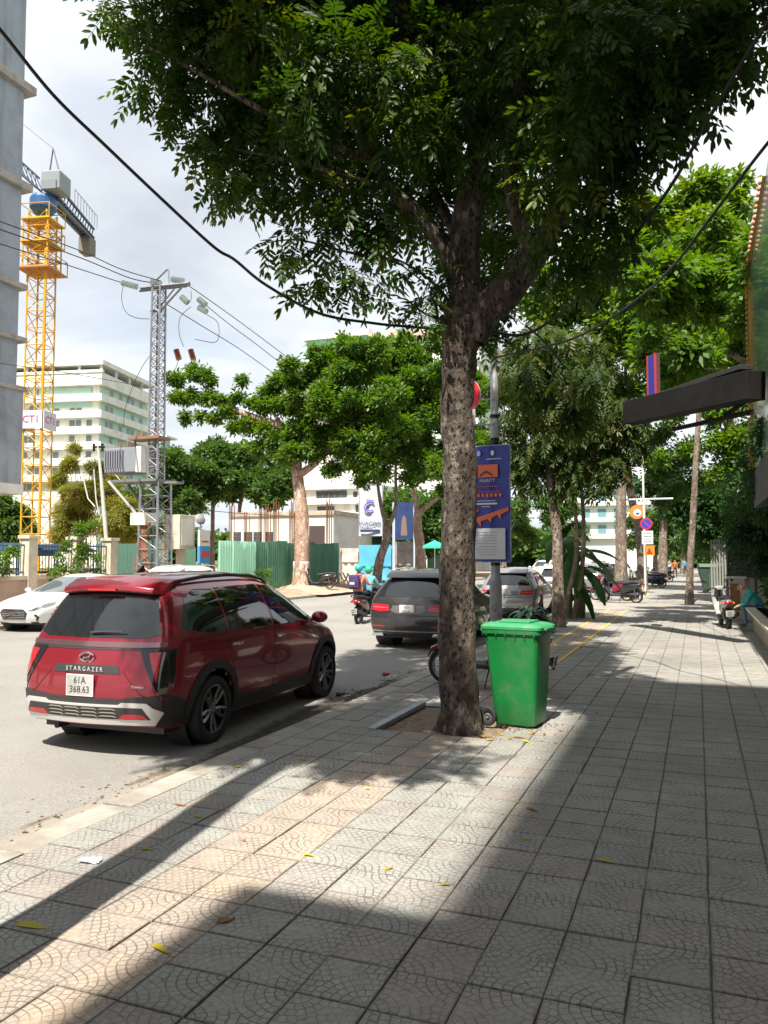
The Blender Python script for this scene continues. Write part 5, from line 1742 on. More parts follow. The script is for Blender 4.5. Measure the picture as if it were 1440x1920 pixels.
for (u, v, L, W, rz, t, lab) in (
        (62, 1738, .17, .045, 10, .35, 'large yellow green leaf on the slabs at the left edge'),
        (302, 1781, .11, .03, -15, .3, 'yellow leaf on the shaded slabs below the lit band'),
        (276, 1593, .07, .025, 20, .0, 'bright yellow leaf in the trunk shadow strip, near its right border'),
        (372, 1532, .06, .025, 5, .2, 'small yellow leaf just right of the trunk shadow strip'),
        (424, 1726, .09, .05, 60, 1.0, 'curled brown leaf on the dark slabs left of centre'),
        (730, 1629, .055, .03, 70, .2, 'small yellow leaf upright in the lit patch near its lower edge'),
        (836, 1660, .05, .02, 25, .9, 'small brown green leaf at the lower right corner of the lit patch'),
        (1136, 1615, .09, .03, -5, .3, 'yellow leaf alone on the shaded slabs at the right'),
        (972, 1504, .05, .025, 80, .1, 'tiny yellow leaf at the right border of the lit patch'),
        (997, 1519, .08, .03, -20, 1.0, 'brown leaf right of the tiny yellow one at the shade border'),
        (985, 1575, .07, .012, 30, .3, 'thin yellow stalk leaf in the shade right of the lit patch'),
        (338, 1511, .09, .02, 0, 1.0, 'dark leaf in the middle of the trunk shadow strip'),
        (580, 1605, .07, .02, 5, .5, 'ochre leaf on the tan slabs in the lit patch'),
        (458, 1578, .02, .015, 0, 1.0, 'tiny dark scrap on the tan slabs'),
        (448, 1438, .06, .03, 40, .5, 'pale dry leaf on the shaded slabs near the kerb'),
        (570, 1425, .06, .03, 10, .2, 'pale leaf on the shaded slabs between kerb and tree'),
        (920, 1388, .08, .04, 30, .15, 'yellow leaf at the foot of the bin wheel'),
        (940, 1378, .09, .04, 100, .1, 'yellow leaf under the bin wheel'),
        (955, 1386, .07, .03, 160, .4, 'ochre leaf in front of the bin wheel'),
        (975, 1384, .13, .04, 15, 1.0, 'long brown curled leaf in front of the bin'),
        (1000, 1375, .12, .04, 70, .9, 'brown curled leaf at the right foot of the bin'),
        (990, 1392, .11, .03, -30, .7, 'pale brown leaf lying below the bin'),
        (905, 1380, .08, .04, -60, .2, 'yellow leaf between trunk and bin wheel'),
        (690, 1480, .05, .02, 0, .8, 'small dark leaf on the moulded slab in the sun')):
    p = at(u, v, Z=0)
    flat_leaf(p.x, p.y, L * 1.15, W * 1.15, R(rz) , t, lab)

p = at(168, 1617, Z=0)
g = MB()
rr = random.Random(5)
g.grid(lambda a, b_: ((a - .5) * .13 + rr.uniform(-.008, .008), (b_ - .5) * .07 + rr.uniform(-.006, .006), .012 + rr.uniform(-.009, .014)), 7, 5)
tag(g.obj('paper_scrap', mat('paper_white', (.70, .72, .75), .7), None, loc=(p.x, p.y, 0), rz=.3), 'crumpled white paper scrap lying in the trunk shadow strip', 'litter')
RDP = mat('cup_red', (.45, .03, .06), .5)
for (u, v, rz, lab) in ((725, 1268, 10, 'crushed white and red paper cup by the kerb left of the big trunk'), (640, 1306, 30, 'crushed white carton in the gutter beyond the red car')):
    p = at(u, v, Z=-.02 if u == 725 else ROADZ)
    r_ = empty('crushed_cup', (p.x, p.y, p.z), R(rz), lab, 'litter')
    g = MB(); g.grid(lambda a, b_: ((a - .5) * .26, (b_ - .5) * .10, .006 + .012 * math.sin(a * 9 + b_ * 5)), 8, 4); g.obj('sheet', MATS['paper_white'], r_)
    g = MB(); g.tube([(-.07, .0, .035), (.05, .01, .04)], [.045, .032], 10, flat=.6); g.obj('cup', RDP if u == 725 else mat('brown_scrap', (.12, .05, .03), .8), r_, smooth=True)
# gutter debris: small leaf scraps and grit, uncountable
V, Fc = [], []
for k in range(900):
    if k < 620:
        y = random.uniform(3.5, 14); x = KX - abs(random.gauss(0.10, .22)); z = ROADZ + .006
        if 9.6 < y < 11.6 and random.random() < .5: x = KX - random.uniform(.02, .5)
    else:
        a = random.uniform(0, 6.3); r_ = abs(random.gauss(0, .5)); x = -1.95 + r_ * math.cos(a); y = 8.9 + r_ * math.sin(a) * .8; z = .004
    s_ = random.uniform(.006, .028); a = random.uniform(0, 6.3)
    if k < 620 and abs(y - 10.7) < .7: s_ *= 1.6
    c_, d_ = math.cos(a) * s_, math.sin(a) * s_
    k0 = len(V); V += [(x - c_, y - d_, z), (x + d_ * .4, y - c_ * .4, z + s_ * .3), (x + c_, y + d_, z + s_ * .1), (x - d_ * .4, y + c_ * .4, z + s_ * .35)]
    Fc.append((k0, k0 + 1, k0 + 2, k0 + 3))
me = bpy.data.meshes.new('leaf_scraps'); me.from_pydata(V, [], Fc); me.materials.append(mat('scrap', (.16, .11, .06), .9, var=.5, vscale=8))
o = bpy.data.objects.new('leaf_scraps', me); scene.collection.objects.link(o); tag(o, 'loose dry leaf scraps and grit in the gutter and around the tree foot', 'leaf litter', kind='stuff')
# ================================================================== TREES
def frond_template(n=10, L=.30, leaf=.10, w=.036, seed=0):
    """pinnate leaf along +x, leaflets left and right, drooping; returns verts, faces(quads), tint per vert"""
    r = random.Random(seed)
    V, F = [], []
    def leaflet(p, d, up):
        side = d.cross(up).normalized()
        l_ = leaf * r.uniform(.8, 1.15); ww = w * r.uniform(.8, 1.1)
        dr = Vector((0, 0, -1))
        k = len(V)
        pts = [p, p + d * l_ * .30 + side * ww * .45 + up * .004, p + d * l_ * .68 + side * ww * .48 + dr * l_ * .04, p + d * l_ + dr * l_ * .12,
               p + d * l_ * .68 - side * ww * .48 + dr * l_ * .04, p + d * l_ * .30 - side * ww * .45 + up * .004]
        V.extend(pts); F.append((k, k + 1, k + 2, k + 3)); F.append((k, k + 3, k + 4, k + 5))
    for i in range(n):
        t = (i // 2 + 1) / (n // 2 + .2)
        s_ = 1 if i % 2 else -1
        p = Vector((L * t, 0, -L * .35 * t * t))
        d = Vector((.62 + .5 * (t > .95), s_ * (.85 if t < .95 else .35), -.28 + r.uniform(-.2, .1))).normalized()
        leaflet(p, d, Vector((0, 0, 1)))
    # rachis
    k = len(V)
    for t in (0, 1): V += [Vector((L * t, .0022, -L * .35 * t * t)), Vector((L * t, -.0022, -L * .35 * t * t))]
    F.append((k, k + 1, k + 3, k + 2))
    return np.array([tuple(v) for v in V]), np.array(F)


def sprig_template(n=7, leaf=.16, w=.075, spread=.16, seed=0):
    r = random.Random(seed)
    V, F = [], []
    for i in range(n):
        a = 6.283 * i / n + r.uniform(-.4, .4); el = r.uniform(-.5, .7)
        d = Vector((math.cos(a) * math.cos(el), math.sin(a) * math.cos(el), math.sin(el) - .25)).normalized()
        p = d * r.uniform(.02, spread)
        side = d.cross(Vector((r.uniform(-.3, .3), r.uniform(-.3, .3), 1))).normalized()
        up = side.cross(d)
        l_ = leaf * r.uniform(.7, 1.2); k = len(V)
        V += [p, p + d * l_ * .5 + side * w * .5 + up * .01, p + d * l_ - up * l_ * .15, p + d * l_ * .5 - side * w * .5 + up * .01]
        F.append((k, k + 1, k + 2, k + 3))
    return np.array([tuple(v) for v in V]), np.array(F)


def scatter(tmpls, pos, dirs, roll, scale, tint, name, m):
    """place leaf templates: +x along dirs"""
    VV, FF, TT = [], [], []
    base = 0
    which = np.arange(len(pos)) % len(tmpls)
    for ti, (tv, tf) in enumerate(tmpls):
        idx = np.where(which == ti)[0]
        if len(idx) == 0: continue
        x = dirs[idx] / np.linalg.norm(dirs[idx], axis=1)[:, None]
        up = np.tile(np.array([0, 0, 1.0]), (len(idx), 1)) + roll[idx]
        y = np.cross(up, x); y /= (np.linalg.norm(y, axis=1)[:, None] + 1e-9)
        z = np.cross(x, y)
        V = (tv[None, :, 0:1] * x[:, None, :] + tv[None, :, 1:2] * y[:, None, :] + tv[None, :, 2:3] * z[:, None, :]) * scale[idx][:, None, None] + pos[idx][:, None, :]
        n = tv.shape[0]
        F = tf[None] + (np.arange(len(idx)) * n)[:, None, None] + base
        VV.append(V.reshape(-1, 3)); FF.append(F.reshape(-1, 4)); TT.append(np.repeat(tint[idx], n))
        base += len(idx) * n
    V = np.concatenate(VV).astype(np.float32); F = np.concatenate(FF).astype(np.int32); T_ = np.concatenate(TT).astype(np.float32)
    me = bpy.data.meshes.new(name)
    me.vertices.add(len(V)); me.vertices.foreach_set('co', V.ravel())
    me.loops.add(F.size); me.loops.foreach_set('vertex_index', F.ravel())
    me.polygons.add(len(F)); me.polygons.foreach_set('loop_start', np.arange(0, F.size, 4, dtype=np.int32)); me.polygons.foreach_set('loop_total', np.full(len(F), 4, dtype=np.int32))
    me.update(calc_edges=True)
    me.attributes.new('tint', 'FLOAT', 'POINT').data.foreach_set('value', T_)
    me.materials.append(m)
    return me


def crown(parent, clumps, dens, tmpls, m, seed=1, droop=.3, shell=.55, name='crown', loc0=(0, 0, 0), tint_rng=(0, .8), split=True):
    """clumps: (x,y,z,r[,squash]) in world; leaves fill each clump, denser near its surface"""
    g = np.random.default_rng(seed)
    P, D, T_ = [], [], []
    if split:
        nc = []
        for c in clumps:
            c = tuple(c) + ((.8,) if len(c) < 5 else ())
            nc.append((c[0], c[1], c[2], c[3] * .72, c[4]))
            for _ in range(5):
                d = g.normal(size=3); d /= np.linalg.norm(d); q = c[3] * g.uniform(.5, .95)
                nc.append((c[0] + d[0] * q, c[1] + d[1] * q, c[2] + d[2] * q * .75, c[3] * g.uniform(.22, .5), g.uniform(.55, .95)))
        clumps = nc; dens = dens * .8
    for c in clumps:
        cx, cy, cz, r_ = c[:4]
        sq = c[4] if len(c) > 4 else .75
        n = int(dens * r_ ** 2)
        v = g.normal(size=(n, 3)); v /= np.linalg.norm(v, axis=1)[:, None]
        lump = 1 + .22 * np.sin(v[:, 0:1] * 5 + cx * 3) * np.cos(v[:, 1:2] * 4.3 + cz) + .12 * np.sin(v[:, 2:3] * 7 + cy)
        rad = r_ * (shell + (1 - shell) * g.random((n, 1)) ** .5) * lump
        mask = g.random(n) < .18
        rad[mask] *= g.random((mask.sum(), 1))
        p = v * rad; p[:, 2] *= sq
        P.append(p + np.array([cx, cy, cz]))
        d = v * .8 + g.normal(size=(n, 3)) * .45; d[:, 2] -= droop
        D.append(d)
        tb = g.uniform(*tint_rng)
        T_.append(np.clip(tb * .5 + g.random(n) * .6 * tint_rng[1] + (g.random(n) < .02) * .5, 0, 1))
    P = np.concatenate(P); D = np.concatenate(D); T_ = np.concatenate(T_)
    P -= np.array(loc0)
    me = scatter(tmpls, P, D, g.normal(size=P.shape) * .35, g.uniform(.55, 1.3, len(P)), T_, name, m)
    o = bpy.data.objects.new(name, me); scene.collection.objects.link(o); o.parent = parent
    return o


def barkmat(name, c1, c2, c3, sc=1.0, hb=.8):
    m = bpy.data.materials.new(name); m.use_nodes = True; nt = m.node_tree
    b = nt.nodes['Principled BSDF']; b.inputs['Roughness'].default_value = .9
    tc = nd(nt, 'ShaderNodeTexCoord')
    mp_ = nd(nt, 'ShaderNodeMapping'); mp_.inputs['Scale'].default_value = (sc, sc, sc * .55)
    nt.links.new(tc.outputs['Object'], mp_.inputs[0])
    a = nd(nt, 'ShaderNodeTexNoise', i_Scale=7.0, i_Detail=7.0, i_Roughness=.7); nt.links.new(mp_.outputs[0], a.inputs['Vector'])
    v = nd(nt, 'ShaderNodeTexVoronoi', i_Scale=19.0, i_Randomness=1.0); nt.links.new(mp_.outputs[0], v.inputs['Vector'])
    v2 = nd(nt, 'ShaderNodeTexNoise', i_Scale=30.0, i_Detail=4.0, i_Roughness=.7); nt.links.new(mp_.outputs[0], v2.inputs['Vector'])
    c = ramp(nt, a.outputs[0], [(.36, c1), (.52, c2), (.66, c3)])
    pits = ramp(nt, v.outputs['Distance'], [(.20, 1.0), (.34, 0.0)])
    c = mixc(nt, mth(nt, 'MULTIPLY', pits, ramp(nt, a.outputs[0], [(.42, 0.0), (.52, .92)])), c, tuple(x * .4 for x in c1))
    v3 = nd(nt, 'ShaderNodeTexVoronoi', i_Scale=11.0); nt.links.new(mp_.outputs[0], v3.inputs['Vector'])
    s3 = nd(nt, 'ShaderNodeSeparateColor'); nt.links.new(v3.outputs['Color'], s3.inputs[0])
    c = mixc(nt, mth(nt, 'MULTIPLY', ramp(nt, s3.outputs[0], [(.62, 0.0), (.66, .75)]), ramp(nt, v3.outputs['Distance'], [(.30, 1.0), (.42, 0.0)])), c, tuple(min(1, x * 1.1) for x in c3))
    big = nd(nt, 'ShaderNodeTexNoise', i_Scale=3.2, i_Detail=6.0, i_Roughness=.75); nt.links.new(mp_.outputs[0], big.inputs['Vector'])
    lich = ramp(nt, big.outputs[0], [(.56, 0.0), (.62, .7)])
    c = mixc(nt, lich, c, tuple(min(1, x * 1.25 + .05) for x in c3))
    nt.links.new(c, b.inputs['Base Color'])
    h = mth(nt, 'ADD', mth(nt, 'MULTIPLY', pits, -1.0), mth(nt, 'ADD', v2.outputs[0], a.outputs[0]))
    bp_ = nd(nt, 'ShaderNodeBump', i_Strength=hb, i_Distance=.045); nt.links.new(h, bp_.inputs['Height']); nt.links.new(bp_.outputs[0], b.inputs['Normal'])
    MATS[name] = m
    return m


def trunk_mesh(mb, pts, rads, n=22, sub=10, lump=.06, flare=None, seed=0):
    """smooth limb through pts (Catmull-Rom) with uneven girth"""
    pts = [Vector(p) for p in pts]
    P, Rr = [], []
    m_ = len(pts)
    for i in range(m_ - 1):
        p0, p1, p2, p3 = pts[max(i - 1, 0)], pts[i], pts[i + 1], pts[min(i + 2, m_ - 1)]
        for k in range(sub):
            t = k / sub
            P.append(.5 * ((2 * p1) + (p2 - p0) * t + (2 * p0 - 5 * p1 + 4 * p2 - p3) * t * t + (3 * p1 - p0 - 3 * p2 + p3) * t ** 3))
            Rr.append(rads[i] * (1 - t) + rads[i + 1] * t)
    P.append(pts[-1]); Rr.append(rads[-1])
    vs, fs = [], []
    nrm = None
    for i, p in enumerate(P):
        t = (P[min(i + 1, len(P) - 1)] - P[max(i - 1, 0)]).normalized()
        nrm = t.orthogonal().normalized() if nrm is None else (nrm - t * nrm.dot(t)).normalized()
        bn = t.cross(nrm)
        for k in range(n):
            a = 2 * math.pi * k / n
            rr_ = Rr[i] * (1 + lump * (math.sin(a * 3 + i * .21 + seed) * .6 + math.sin(a * 5 - i * .37 + seed * 2) * .45 + .5 * math.sin(i * .9 + a * 2 + seed)))
            if flare and i < flare[0]:
                q = 1 - i / flare[0]
                rr_ *= 1 + flare[1] * q * q * (1 + .45 * math.sin(a * 5 + seed))
            vs.append(tuple(p + nrm * math.cos(a) * rr_ + bn * math.sin(a) * rr_))
    for i in range(len(P) - 1):
        for k in range(n):
            a, b = i * n + k, i * n + (k + 1) % n
            fs.append((a, b, b + n, a + n))
    fs.append(tuple((len(P) - 1) * n + k for k in range(n)))
    mb.add(vs, fs)
    return mb


def rel(p, b): return Vector(p) - Vector(b)

# ---------------- the big tree in front
BARK = barkmat('mottled_bark', (.030, .023, .019), (.095, .070, .054), (.21, .175, .145), 1.0, 1.0)
BARK2 = barkmat('grey_brown_bark', (.10, .075, .055), (.20, .15, .115), (.30, .25, .20), .6, .7)
BARKL = barkmat('light_bark', (.26, .16, .12), (.40, .26, .19), (.52, .42, .34), .6, .5)
LEAF1 = leafmat('dark_mahogany_leaf', (.018, .048, .012), (.045, .10, .016), .42, .45, (.10, .13, .02))
LEAF2 = leafmat('bright_leaf', (.045, .11, .022), (.115, .215, .032), .42, .45, (.17, .24, .04))
LEAF3 = leafmat('olive_leaf', (.025, .060, .014), (.065, .105, .022), .40, .5, (.16, .15, .04))
LEAF4 = leafmat('far_leaf', (.038, .090, .024), (.085, .16, .035), .38, .5, (.16, .22, .04))
LEAF5 = leafmat('bamboo_leaf', (.14, .17, .03), (.26, .26, .05), .4, .5, (.34, .27, .08))
LEAF6 = leafmat('shade_leaf', (.015, .045, .015), (.04, .10, .025), .35, .45, (.08, .14, .03))

TB = (-2.46, 8.52, 0)
big = empty('mahogany_tree', TB, 0, 'big dark leafed tree rising from the soil pit beside the green bin', 'tree')
BY = 8.55
def q_(u, v, Y=BY): return rel(at(u, v, Y=Y), TB)
g = MB()
trunk_mesh(g, [(0, 0, -.08), (0, 0, .35), q_(857, 1100), q_(862, 900), q_(858, 760), q_(862, 650), q_(872, 590), q_(880, 520)], [.235, .212, .195, .185, .18, .20, .235, .15], 26, 14, .075, (12, .55), 1)
g.obj('trunk', BARK, big, smooth='full')
limbs = [
    ([q_(868, 640), q_(872, 560), q_(868, 470, 8.5), q_(885, 360, 8.4), q_(905, 230, 8.4), q_(925, 80, 8.5), q_(940, -120, 8.6)], [.15, .19, .18, .15, .125, .10, .06]),
    ([q_(885, 640), q_(905, 590), q_(950, 545, 8.5), q_(1000, 480, 8.6), q_(1045, 400, 8.8), q_(1075, 300, 9.0), q_(1110, 180, 9.3), q_(1150, 20, 9.6)], [.15, .19, .185, .165, .14, .115, .09, .06]),
    ([q_(860, 560), q_(835, 470, 8.4), q_(790, 410, 8.2), q_(740, 360, 8.0), q_(700, 300, 7.8), q_(640, 200, 7.6), q_(560, 100, 7.4)], [.09, .105, .085, .07, .06, .045, .03]),
    ([q_(870, 470, 8.5), q_(840, 410, 8.7), q_(800, 330, 9.1), q_(760, 230, 9.5), q_(700, 120, 9.9)], [.06, .06, .05, .04, .03]),
    ([q_(1000, 480, 8.6), q_(960, 380, 8.3), q_(960, 250, 7.9), q_(990, 100, 7.6)], [.08, .07, .055, .04]),
    ([q_(1045, 400, 8.8), q_(1130, 330, 8.6), q_(1220, 200, 8.4), q_(1320, 80, 8.2)], [.07, .055, .04, .025]),
    ([q_(700, 300, 7.8), q_(600, 260, 7.3), q_(480, 200, 7.0), q_(360, 130, 6.8), q_(280, 90, 6.6)], [.045, .04, .03, .02, .012]),
    ([q_(740, 360, 8.0), q_(650, 330, 7.6), q_(540, 300, 7.3), q_(440, 280, 7.1)], [.035, .03, .02, .012]),
    ([q_(905, 230, 8.4), q_(820, 160, 9.2), q_(740, 60, 10.0), q_(650, -40, 10.6)], [.06, .05, .04, .03]),
]
for pts, rr_ in limbs:
    g = MB(); trunk_mesh(g, pts, rr_, 16, 8, .06, None, len(pts)); g.obj('limb', BARK, big, smooth='full')
# short stubs and hanging twigs carrying the low sprays
for pts in ([q_(838, 560), q_(800, 520, 8.3), q_(740, 485, 8.1), q_(700, 490, 8.0)], [q_(690, 480, 7.9), q_(640, 470, 7.8), q_(560, 450, 7.6), q_(500, 455, 7.5)],
            [q_(840, 600), q_(800, 590, 8.4), q_(760, 560, 8.3)]):
    g = MB(); trunk_mesh(g, pts, [.022, .014, .010, .006][:len(pts)], 8, 6, .05); g.obj('twig', BARK, big, smooth='full')

FR = [frond_template(10, .30, .105, .038, s_) for s_ in range(5)] + [frond_template(8, .24, .10, .036, 9)]
CL = []
def addc(u, v, Y, r_, sq=.8):
    p = at(u, v, Y=Y)
    if p.x > -1.6 and Y < 11: Y *= .86; r_ *= .88; p = at(u, v, Y=Y)
    CL.append((p.x, p.y, p.z, r_, sq))
outline = [  # silhouette clumps from left, round the bottom, to the right
    (225, 5, 7.0, .26), (285, 45, 7.0, .30), (330, 15, 7.2, .36), (300, 130, 6.9, .28), (285, 175, 6.8, .20), (320, 200, 6.9, .17), (360, 90, 7.2, .34), (390, 165, 7.2, .34), (400, 235, 7.2, .26),
    (395, 275, 7.2, .20), (420, 320, 7.2, .21), (445, 360, 7.1, .15), (455, 290, 7.4, .30), (500, 330, 7.4, .28), (530, 250, 7.6, .40), (560, 345, 7.6, .30), (590, 385, 7.6, .20),
    (640, 370, 7.8, .30), (700, 395, 7.9, .28), (735, 420, 8.0, .20), (640, 290, 8.2, .42), (760, 340, 8.8, .40), (800, 390, 9.2, .32), (700, 220, 8.6, .46),
    (830, 300, 9.4, .42), (850, 430, 9.6, .25), (930, 430, 9.6, .30), (960, 330, 9.4, .42), (985, 455, 9.4, .22), (1040, 500, 9.4, .24), (1060, 440, 9.2, .28), (1110, 470, 9.3, .28), (1130, 400, 9.3, .36),
    (1150, 330, 9.2, .36), (1110, 250, 9.4, .46), (1175, 250, 9.0, .30), (1200, 200, 9.0, .38), (1265, 200, 8.8, .26), (1250, 110, 8.8, .44), (1300, 140, 8.6, .30), (1345, 90, 8.4, .30), (1385, 90, 8.3, .20),
    (1385, 30, 8.4, .30), (1400, -30, 8.4, .35), (1320, 10, 8.6, .40), (1180, 80, 9.2, .5), (1080, 130, 9.6, .55), (1000, 220, 9.8, .5), (900, 160, 10.0, .55), (800, 160, 9.6, .5), (780, 60, 9.0, .5),
    (620, 160, 8.2, .5), (540, 130, 7.8, .46), (470, 200, 7.6, .40), (450, 90, 7.6, .42), (400, 30, 7.4, .40), (560, 40, 8.0, .5), (680, 60, 8.6, .5), (900, 50, 9.6, .55), (1000, 80, 9.2, .55), (1100, 20, 9.4, .55), (1220, -20, 9.0, .5),
    (600, 240, 9.0, .45), (500, 270, 8.6, .3), (870, 220, 8.0, .38), (960, 160, 7.8, .42), (1050, 330, 8.4, .32), (1080, 220, 8.2, .40), (1160, 150, 8.2, .38), (760, 230, 7.6, .38), (820, 100, 7.8, .42), (700, 130, 7.4, .36), (930, 300, 8.0, .26),
    (560, 190, 7.0, .34), (640, 90, 7.2, .36), (480, 60, 6.9, .32), (1010, 10, 8.2, .45), (1130, 60, 8.0, .42), (880, -10, 8.2, .45), (760, -20, 8.0, .45), (620, -20, 7.8, .42), (1250, 40, 8.0, .36),
    (640, -60, 9.2, .6), (800, -90, 9.6, .65), (960, -90, 9.8, .65), (1120, -100, 9.6, .6), (480, -70, 8.2, .5), (360, -60, 7.6, .45), (1280, -110, 9.0, .5)]
for c in outline: addc(*c)
# upper crown above the frame, with unseen clumps added to shade trunk and slabs
ur = random.Random(11)
for k in range(26):
    a = ur.uniform(0, 6.28); r_ = 2.9 * ur.random() ** .5
    CL.append((min(-1.9, -2.9 + r_ * math.cos(a) * 1.1), 8.9 + r_ * math.sin(a) * .85, 9.2 + ur.uniform(-.4, 1.8) - r_ * .25, ur.uniform(.5, .75), .75))
for k in range(34):
    CL.append((ur.uniform(-5.2, -1.15), ur.uniform(3.6, 8.0), 0, ur.uniform(.45, .65), .75))
    CL[-1] = CL[-1][:2] + (max(7.0, 2.6 + .80 * CL[-1][1] + CL[-1][3]) + ur.uniform(0, 1.6),) + CL[-1][3:]
for k in range(22):
    CL.append((ur.uniform(-5.2, -1.7), ur.uniform(9.8, 13.5), ur.uniform(9.3, 11.6), ur.uniform(.55, .8), .75))
for c in ((915, 560, 12.5, .32), (905, 500, 12.5, .35), (925, 430, 12.0, .4), (935, 520, 12.5, .35), (900, 600, 12.5, .22), (930, 600, 12.6, .25), (925, 350, 12, .4), (905, 640, 12.8, .14)): addc(*c)
CL = [c for c in CL if not (c[1] < 5.8 and c[0] > -2.7)]
crown(big, CL, 640, FR, LEAF1, 3, .45, .35, 'crown', TB, (0, 1.0), False)
# separate low sprays with single readable leaves
SP = []
for (u, v, Y, r_) in ((515, 455, 7.5, .10), (560, 470, 7.5, .13), (590, 520, 7.5, .13), (620, 450, 7.6, .12), (650, 490, 7.6, .15), (640, 545, 7.6, .12), (690, 520, 7.7, .14), (700, 565, 7.7, .09), (720, 505, 7.8, .10), (540, 430, 7.6, .10), (660, 440, 7.8, .12),
                      (600, 430, 7.7, .12), (570, 540, 7.5, .08), (820, 520, 8.3, .14), (800, 560, 8.3, .14), (780, 590, 8.3, .11), (835, 480, 8.4, .10), (800, 500, 8.3, .08), (810, 610, 8.4, .10), (1240, 235, 8.7, .07), (1290, 235, 8.6, .05)):
    p = at(u, v, Y=Y); SP.append((p.x, p.y, p.z, r_, .8))
crown(big, SP, 900, FR, LEAF1, 5, .3, .2, 'low_spray', TB, (.1, .8), False)
for (u, v, nn) in ((850, 470, 3), (885, 535, 1)):
    pass

# a tree just outside the left of the frame: its trunk and crown throw the shadow strip over the slabs
TL = (-3.10, 2.2, 0)
t2 = empty('mahogany_tree', TL, 0, 'tree standing just outside the left of the view whose trunk shadow crosses the slabs', 'tree')
g = MB(); trunk_mesh(g, [(0, 0, -.05), (.0, 0, 1.5), (-.10, .0, 4.0), (-.24, .0, 6.5), (-.3, .3, 8.0)], [.24, .19, .17, .16, .12], 18, 10, .05, (10, .4)); g.obj('trunk', BARK, t2, smooth='full')
CL2 = []
for k in range(26):
    a = ur.uniform(0, 6.28); r_ = 1.5 * ur.random() ** .5
    CL2.append((TL[0] - .3 + r_ * math.cos(a) * .95, TL[1] + 1.0 + r_ * math.sin(a) * 1.0, 7.0 + ur.uniform(0, 1.6), ur.uniform(.45, .65), .75))
crown(t2, CL2, 460, FR, LEAF1, 9, .4, .35, 'crown', TL, (0, .7), False)


# ---------------- generic street tree
def street_tree(name, label, base, forks, clumps, dens, leafm, bark, tmpl, seed=1, group=None, trunk_r=.3, white=None, droop=.25, lump=.06, shell=.5, tint=(0, .8)):
    root = empty(name, base, 0, label, 'tree', group)
    g = MB(); P = [(0, 0, -.1)] + [tuple(rel(p, base)) for p in forks[0]]
    nR = [trunk_r * (1 - .35 * i / (len(P) - 1)) for i in range(len(P))]
    trunk_mesh(g, P, nR, 16, 8, lump, (7, .35), seed); g.obj('trunk', bark, root, smooth='full')
    tr = nR[-1]
    for f in forks[1:]:
        g = MB(); P = [tuple(rel(p, base)) for p in f]
        trunk_mesh(g, P, [tr * .85 * (1 - .75 * i / (len(P) - 1)) for i in range(len(P))], 10, 6, .05, None, seed); g.obj('limb', bark, root, smooth='full')
    if white:
        g = MB(); P0 = [Vector((0, 0, -.1)), rel(forks[0][0], base)]
        d = (P0[1] - P0[0]).normalized()
        g2 = MB(); trunk_mesh(g2, [(0, 0, -.08), tuple(d * white * .5), tuple(d * white)], [trunk_r * 1.05, trunk_r * 1.03, trunk_r * 1.0], 16, 8, lump, (7, .40), seed)
        g2.obj('whitewash', mat('whitewash', (.62, .58, .54), .9, var=.2, vscale=5, dirt=(.35, .28, .24), dscale=3), root, smooth='full')
    crown(root, clumps, dens, tmpl, leafm, seed, droop, shell, 'crown', base, tint)
    return root


SPR = [sprig_template(7, .24, .11, .22, s_) for s_ in range(4)]
SPS = [sprig_template(7, .17, .07, .16, s_ + 10) for s_ in range(4)]
SPL = [sprig_template(8, .42, .20, .40, s_ + 20) for s_ in range(4)]
HANG = [frond_template(10, .34, .16, .045, s_ + 30) for s_ in range(4)]


def cl(lst, Y, k=1.0):
    out = []
    for c in lst:
        u, v, r_ = c[:3]; yy = Y + (c[3] if len(c) > 3 else 0)
        p = at(u, v, Y=yy); out.append((p.x, p.y, p.z, r_ * k, .8))
    return out


# A: tree with whitewashed foot across the road
YA = 38.0
bA = at(564, 1100, Y=YA); bA.z = .30
A = lambda u, v, dy=0: at(u, v, Y=YA + dy)
street_tree('street_tree', 'leafy tree across the road with an orange brown trunk whitewashed at its foot', bA,
            [[A(566, 1020), A(566, 960), A(560, 910), A(556, 880)], [A(556, 885), A(545, 850), A(530, 800), A(500, 760)], [A(560, 890), A(590, 870), A(630, 830), A(680, 790)], [A(558, 885), A(562, 820), A(575, 740)],
             [A(530, 800), A(470, 780), A(420, 760), A(370, 740)]],
            cl([(330, 710, .55), (365, 695, .6), (350, 745, .5), (395, 745, .55), (385, 700, .4), (330, 745, .35), (425, 770, .5), (450, 745, .4), (405, 785, .35), (470, 800, .6), (500, 760, .6), (520, 830, .7), (480, 840, .5), (440, 800, .4),
                (560, 800, .9), (560, 720, .8), (600, 670, .7), (610, 740, 1.0), (660, 700, .9), (650, 780, 1.0), (700, 660, .9), (720, 740, 1.1), (600, 840, .8), (660, 850, .9), (620, 880, .5), (700, 820, 1.0), (540, 760, .7), (505, 800, .5), (590, 690, .5), (650, 645, .6), (545, 855, .6), (520, 720, .45), (630, 700, .7), (580, 770, .7), (640, 810, .7), (700, 780, .8), (690, 870, .7)] + [(ur.uniform(500, 710), ur.uniform(670, 860), ur.uniform(.5, .8), ur.uniform(-1.5, 1.5)) for _ in range(22)] + [(ur.uniform(340, 480), ur.uniform(705, 790), .32) for _ in range(8)], YA, 1.12),
            480, LEAF2, BARKL, SPR, 21, trunk_r=.42, white=1.35)
